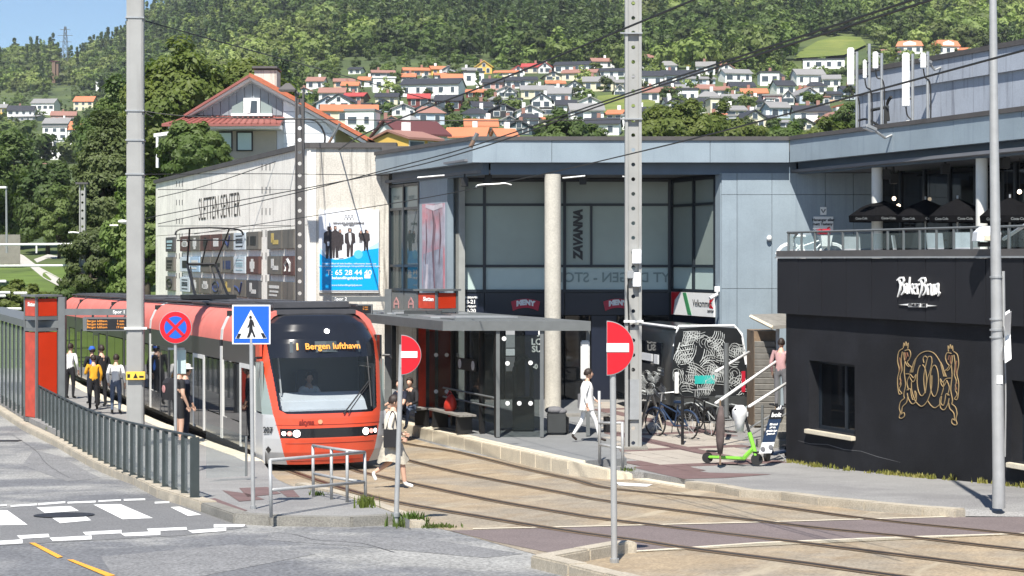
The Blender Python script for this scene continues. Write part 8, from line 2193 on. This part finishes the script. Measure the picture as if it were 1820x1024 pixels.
person('seated person in navy with bare legs in front of the ticket totem', gpz(710, 42.8, .30), -2.3, 'sit', 'navy_cloth', 'black_cloth', shorts=True, sleeve=False, seed=6)
person('seated person in grey jeans beside the ticket totem', gpz(728, 43.6, .30), -1.9, 'sit', 'black_cloth', 'denim', shoes='grey_cloth', seed=7)
sb_ = gpz(716, 43.7, .30); slat_bench(Vector((sb_.x + .1, sb_.y, sb_.z)), Vector((.6, .8, 0)), 1.6, 'slatted bench with two seated people beside the tram')
q = tl(-2.35, 4.6); person('person in white cap with a printed dark backpack at the tram door', Vector((q.x, q.y, g(q.y) + .30)), TRA + .3, 'stand', 'black_cloth', 'black_cloth', shorts=True, shoes='black_cloth', sleeve=False, extras=(('cap', 'white_cloth'), ('backpack', 'black_cloth', 'emblem_pink')), seed=8, h=1.78)
q = tl(-2.1, 5.2); person('person in white brimmed hat and navy jacket at the tram door', Vector((q.x, q.y, g(q.y) + .30)), TRA + .2, 'stand', 'navy_cloth', 'navy_cloth', extras=(('hat', 'white_cloth'),), seed=9, h=1.74)
for k, (x, y, top, bot, ex, lab, ps, hh) in enumerate(((-2.7, 22.5, 'white_cloth', 'black_cloth', (), 'person in white shirt and dark trousers beside the gantry post', 'stand', 1.76), (-2.3, 20.0, 'black_cloth', 'navy_cloth', (('cap', 'blue_cloth'), ('backpack', 'blue_cloth')), 'person in black with bright blue cap and backpack on the platform', 'phone', 1.74), (-2.6, 17.4, 'yellow_cloth', 'black_cloth', (), 'person in orange yellow jacket waiting left of the thick mast', 'phone', 1.60), (-2.2, 18.6, 'black_cloth', 'black_cloth', (), 'tall person in black close to the tram window', 'stand', 1.84), (-2.2, 15.6, 'white_cloth', 'denim', (), 'person in white top and jeans just left of the thick mast', 'stand', 1.68))):
    q = tl(x, y); person(lab, Vector((q.x, q.y, g(q.y) + .30)), TRA + random.uniform(-1, 2), ps, top, bot, h=hh, extras=ex, seed=20 + k)
q = tl(-.05, 1.72); person('tram driver in white shirt seated behind the windscreen', Vector((q.x, q.y, g(q.y) + .73)), TRA - math.pi / 2, 'sit', 'white_cloth', 'navy_cloth', seed=30, h=1.7)
person('person in pink top on the steps beside the bakery corner', Vector((X_(1388, 40.5), 40.5, g(38) + .9)), 1.2, 'stand', 'print_rose', 'grey_cloth', seed=31, h=1.66)

# ================================================================ NEAR TREES AND PLANTS
def tz_(px, Y): return Vector((X_(px, Y), Y, hill_z(X_(px, Y), Y)))
def big(px, Y, top, wpx, lm, label, seed, cl=70, per=80, ls=.30, shape='round', low=None, name='tree', spread=.26):
    b = tz_(px, Y); h = Z_(top, Y) - b.z; rx = wpx / 2 * Y / F
    chh = h - (Z_(low, Y) - b.z) if low else None
    return tree(name, label, b, h, rx * .93, lm, seed, int(cl * 1.15), int(per * 2.1), ls * .60, 'trees behind the tram stop', crown_h=chh, shape=shape, spread=spread)
big(325, 112, 96, 210, 'leaf_olive', 'huge broad olive green tree behind the villa, left of its chimney', 1, 150, 110, .34, low=330)
big(440, 118, 108, 160, 'leaf_olive', 'broad olive green tree behind the villa chimney', 2, 80, 90, .34, low=260)
big(208, 135, 150, 120, 'leaf_dark', 'dark tall tree directly behind the thick mast', 3, 110, 90, .30, low=420)
big(182, 100, 212, 104, 'leaf_birch', 'drooping grey green birch behind the pale far mast', 4, 130, 120, .22, low=520)
big(235, 92, 330, 100, 'leaf_light', 'lighter green tree right beside the thick mast, low down', 5, 60, 80, .24, low=540)
big(85, 150, 290, 120, 'leaf_dark', 'dark tree with pale leaf edges above the lawn path', 6, 90, 60, .34, low=436)
big(105, 142, 335, 80, 'leaf_light', 'small pale leaved tree at the top of the lawn path', 12, 40, 60, .28, low=440)
big(25, 160, 240, 130, 'leaf_dark', 'dark tree at the left edge behind the slim street lamp', 7, 90, 60, .36, low=440)
big(-50, 155, 215, 140, 'leaf_dark', 'dark tree cut by the left edge of the view', 8, 80, 60, .36, low=440)
big(160, 95, 395, 110, 'leaf_birch', 'low grey green birch between the pale far mast and the tram', 9, 60, 90, .2, low=540)
big(343, 86, 226, 122, 'leaf_light', 'bright leafy tree in front of the villa, left of its window', 10, 120, 90, .24, low=330)
big(262, 88, 300, 70, 'leaf_light', 'bright green tree between the thick mast and the concrete hall', 11, 50, 80, .24, low=530)
big(30, 82, 505, 110, 'leaf_olive', 'low olive bush on the lawn above the left shelter', 13, 50, 70, .18, low=560, name='bush')
big(110, 84, 512, 60, 'leaf_dark', 'small dark bush at the foot of the pale far mast', 14, 30, 60, .18, low=545, name='bush')
big(1200, 150, 190, 170, 'leaf_olive', 'leafy olive tree just above the blue fascia right of holed mast', 15, 110, 80, .36, low=300)
big(1010, 160, 206, 110, 'leaf_dark', 'dark leafy tree above the blue fascia left of the holed mast', 16, 70, 80, .36, low=300)
big(1290, 170, 200, 130, 'leaf_olive', 'olive tree above the blue fascia between white hillside houses', 17, 80, 80, .36, low=300)
big(1470, 150, 222, 150, 'leaf_olive', 'olive tree at the inner corner above the blue wing fascia', 18, 80, 80, .36, low=300)
big(1400, 175, 222, 110, 'leaf_light', 'light green tree left of the inner fascia corner', 19, 60, 80, .36, low=300)
big(1505, 165, 170, 60, 'leaf_dark', 'dark slim tree against the left end of the streaked storey', 21, 40, 70, .30, low=300)
big(1335, 185, 226, 90, 'leaf_light', 'small light green tree above the fascia right part', 22, 40, 70, .34, low=300)
VS, QS, n_ = [], [], 0  # unseen trees added out of view to darken the tram side's reflections
for k, (px, Y) in enumerate(((-140, 100), (-215, 92), (-300, 104), (-390, 95), (-480, 108), (-570, 98), (-670, 104), (-780, 96))):
    V, Q, _ = leaf_cloud(3.4, 3.4, 5.5, 50, 60, .3, 50 + k); b = tz_(px, Y); VS.append(V + np.array([b.x, b.y, b.z + 5.2])); QS.append(Q + n_); n_ += len(V)
o = bpy.data.objects.new('treeline', raw_mesh('treeline', np.concatenate(VS), np.concatenate(QS), M['leaf_dark'])); C.objects.link(o)
tag(o, 'dark belt of trees added unseen beyond the left edge for reflections', 'trees', kind='stuff')
# retaining wall far left
rw = tag(MB().prism([(X_(-60, 128), 128), (X_(36, 128), 128), (X_(36, 129), 129), (X_(-60, 129), 129)], Z_(446, 128) - 1, Z_(417, 128)).build('retaining_wall', M['kerb_grey']), 'pale grey retaining wall below the dark trees at the left edge', 'wall')
# ---- grass and weeds
def tuft(name, spots, blades, hgt, m, label, cat, spread=.12, seed=0):
    r = np.random.default_rng(seed); V = []; Q = []
    for p, s_ in spots:
        for _ in range(int(blades * s_)):
            a = r.uniform(0, 6.28); rr_ = abs(r.normal()) * spread * s_; b = np.array([p.x + rr_ * math.cos(a), p.y + rr_ * math.sin(a), p.z])
            L = hgt * s_ * r.uniform(.4, 1.15); t = r.uniform(0, 6.28); ln = r.uniform(.05, .55) * L; tip = b + np.array([ln * math.cos(t), ln * math.sin(t), L]); w_ = np.array([-math.sin(t), math.cos(t), 0]) * .007 * (1 + s_)
            mid = (b + tip) / 2 + np.array([0, 0, L * .12]); k = len(V); V += [b - w_, b + w_, mid + w_ * .8, mid - w_ * .8, tip + w_ * .15, tip - w_ * .15]; Q += [(k, k + 1, k + 2, k + 3), (k + 3, k + 2, k + 4, k + 5)]
    o = bpy.data.objects.new(name, raw_mesh(name, V, Q, M[m])); C.objects.link(o); return tag(o, label, cat, kind='stuff')
tuft('grass', [(gp(728, 935, .0), 1.2), (gp(738, 934, .0), 1.0), (gp(720, 936), .7)], 110, .15, 'grass_blade', 'green grass tuft at the foot of the left no entry post', 'grass', seed=1)
tuft('weeds', [(gp(x, 938), .7) for x in (757, 765, 775, 783, 792, 800)], 45, .075, 'grass_blade', 'low green weeds along the end of the island kerb', 'weeds', seed=2)
tuft('weeds', [(gp(650, 906, .1), 1.0), (gp(645, 900, .1), .8), (gp(658, 900, .1), .7)], 40, .22, 'leaf_olive', 'leafy weed at the foot of the island handrail', 'weeds', .09, seed=3)
tuft('weeds', [(gp(563, 884, .1), .8), (gp(568, 882, .1), .6)], 40, .12, 'grass_blade', 'small green clump behind the island handrail', 'weeds', seed=4)
tuft('weeds', [(gp(1112, 838, .1), .8), (gp(1120, 840, .1), .7)], 60, .12, 'grass_blade', 'green clump at the end of the right platform kerb', 'weeds', seed=5)
tuft('weeds', [(gp(x, y, .2), .8) for x, y in ((72, 745), (78, 750), (85, 757), (92, 763))], 60, .16, 'grass_blade', 'pale weeds on the kerb below the left shelter totem', 'weeds', seed=6)
sp = []
rr_ = random.Random(9)
for a in np.arange(.1, 9, .055):
    dens = .18 + .72 * (math.sin(a * 1.7 + .6) > -.1) * (1 if a < 6.3 else .4)
    if rr_.random() < dens:
        q = FrK.P(a, rr_.uniform(.03, .22), 0); sp.append((Vector((q.x, q.y, g(q.y) + .12)), rr_.uniform(.45, 1.0)))
tuft('grass', sp, 20, .12, 'dry_grass', 'yellow green grass fringe along the foot of the bakery wall', 'grass', .07, seed=7)
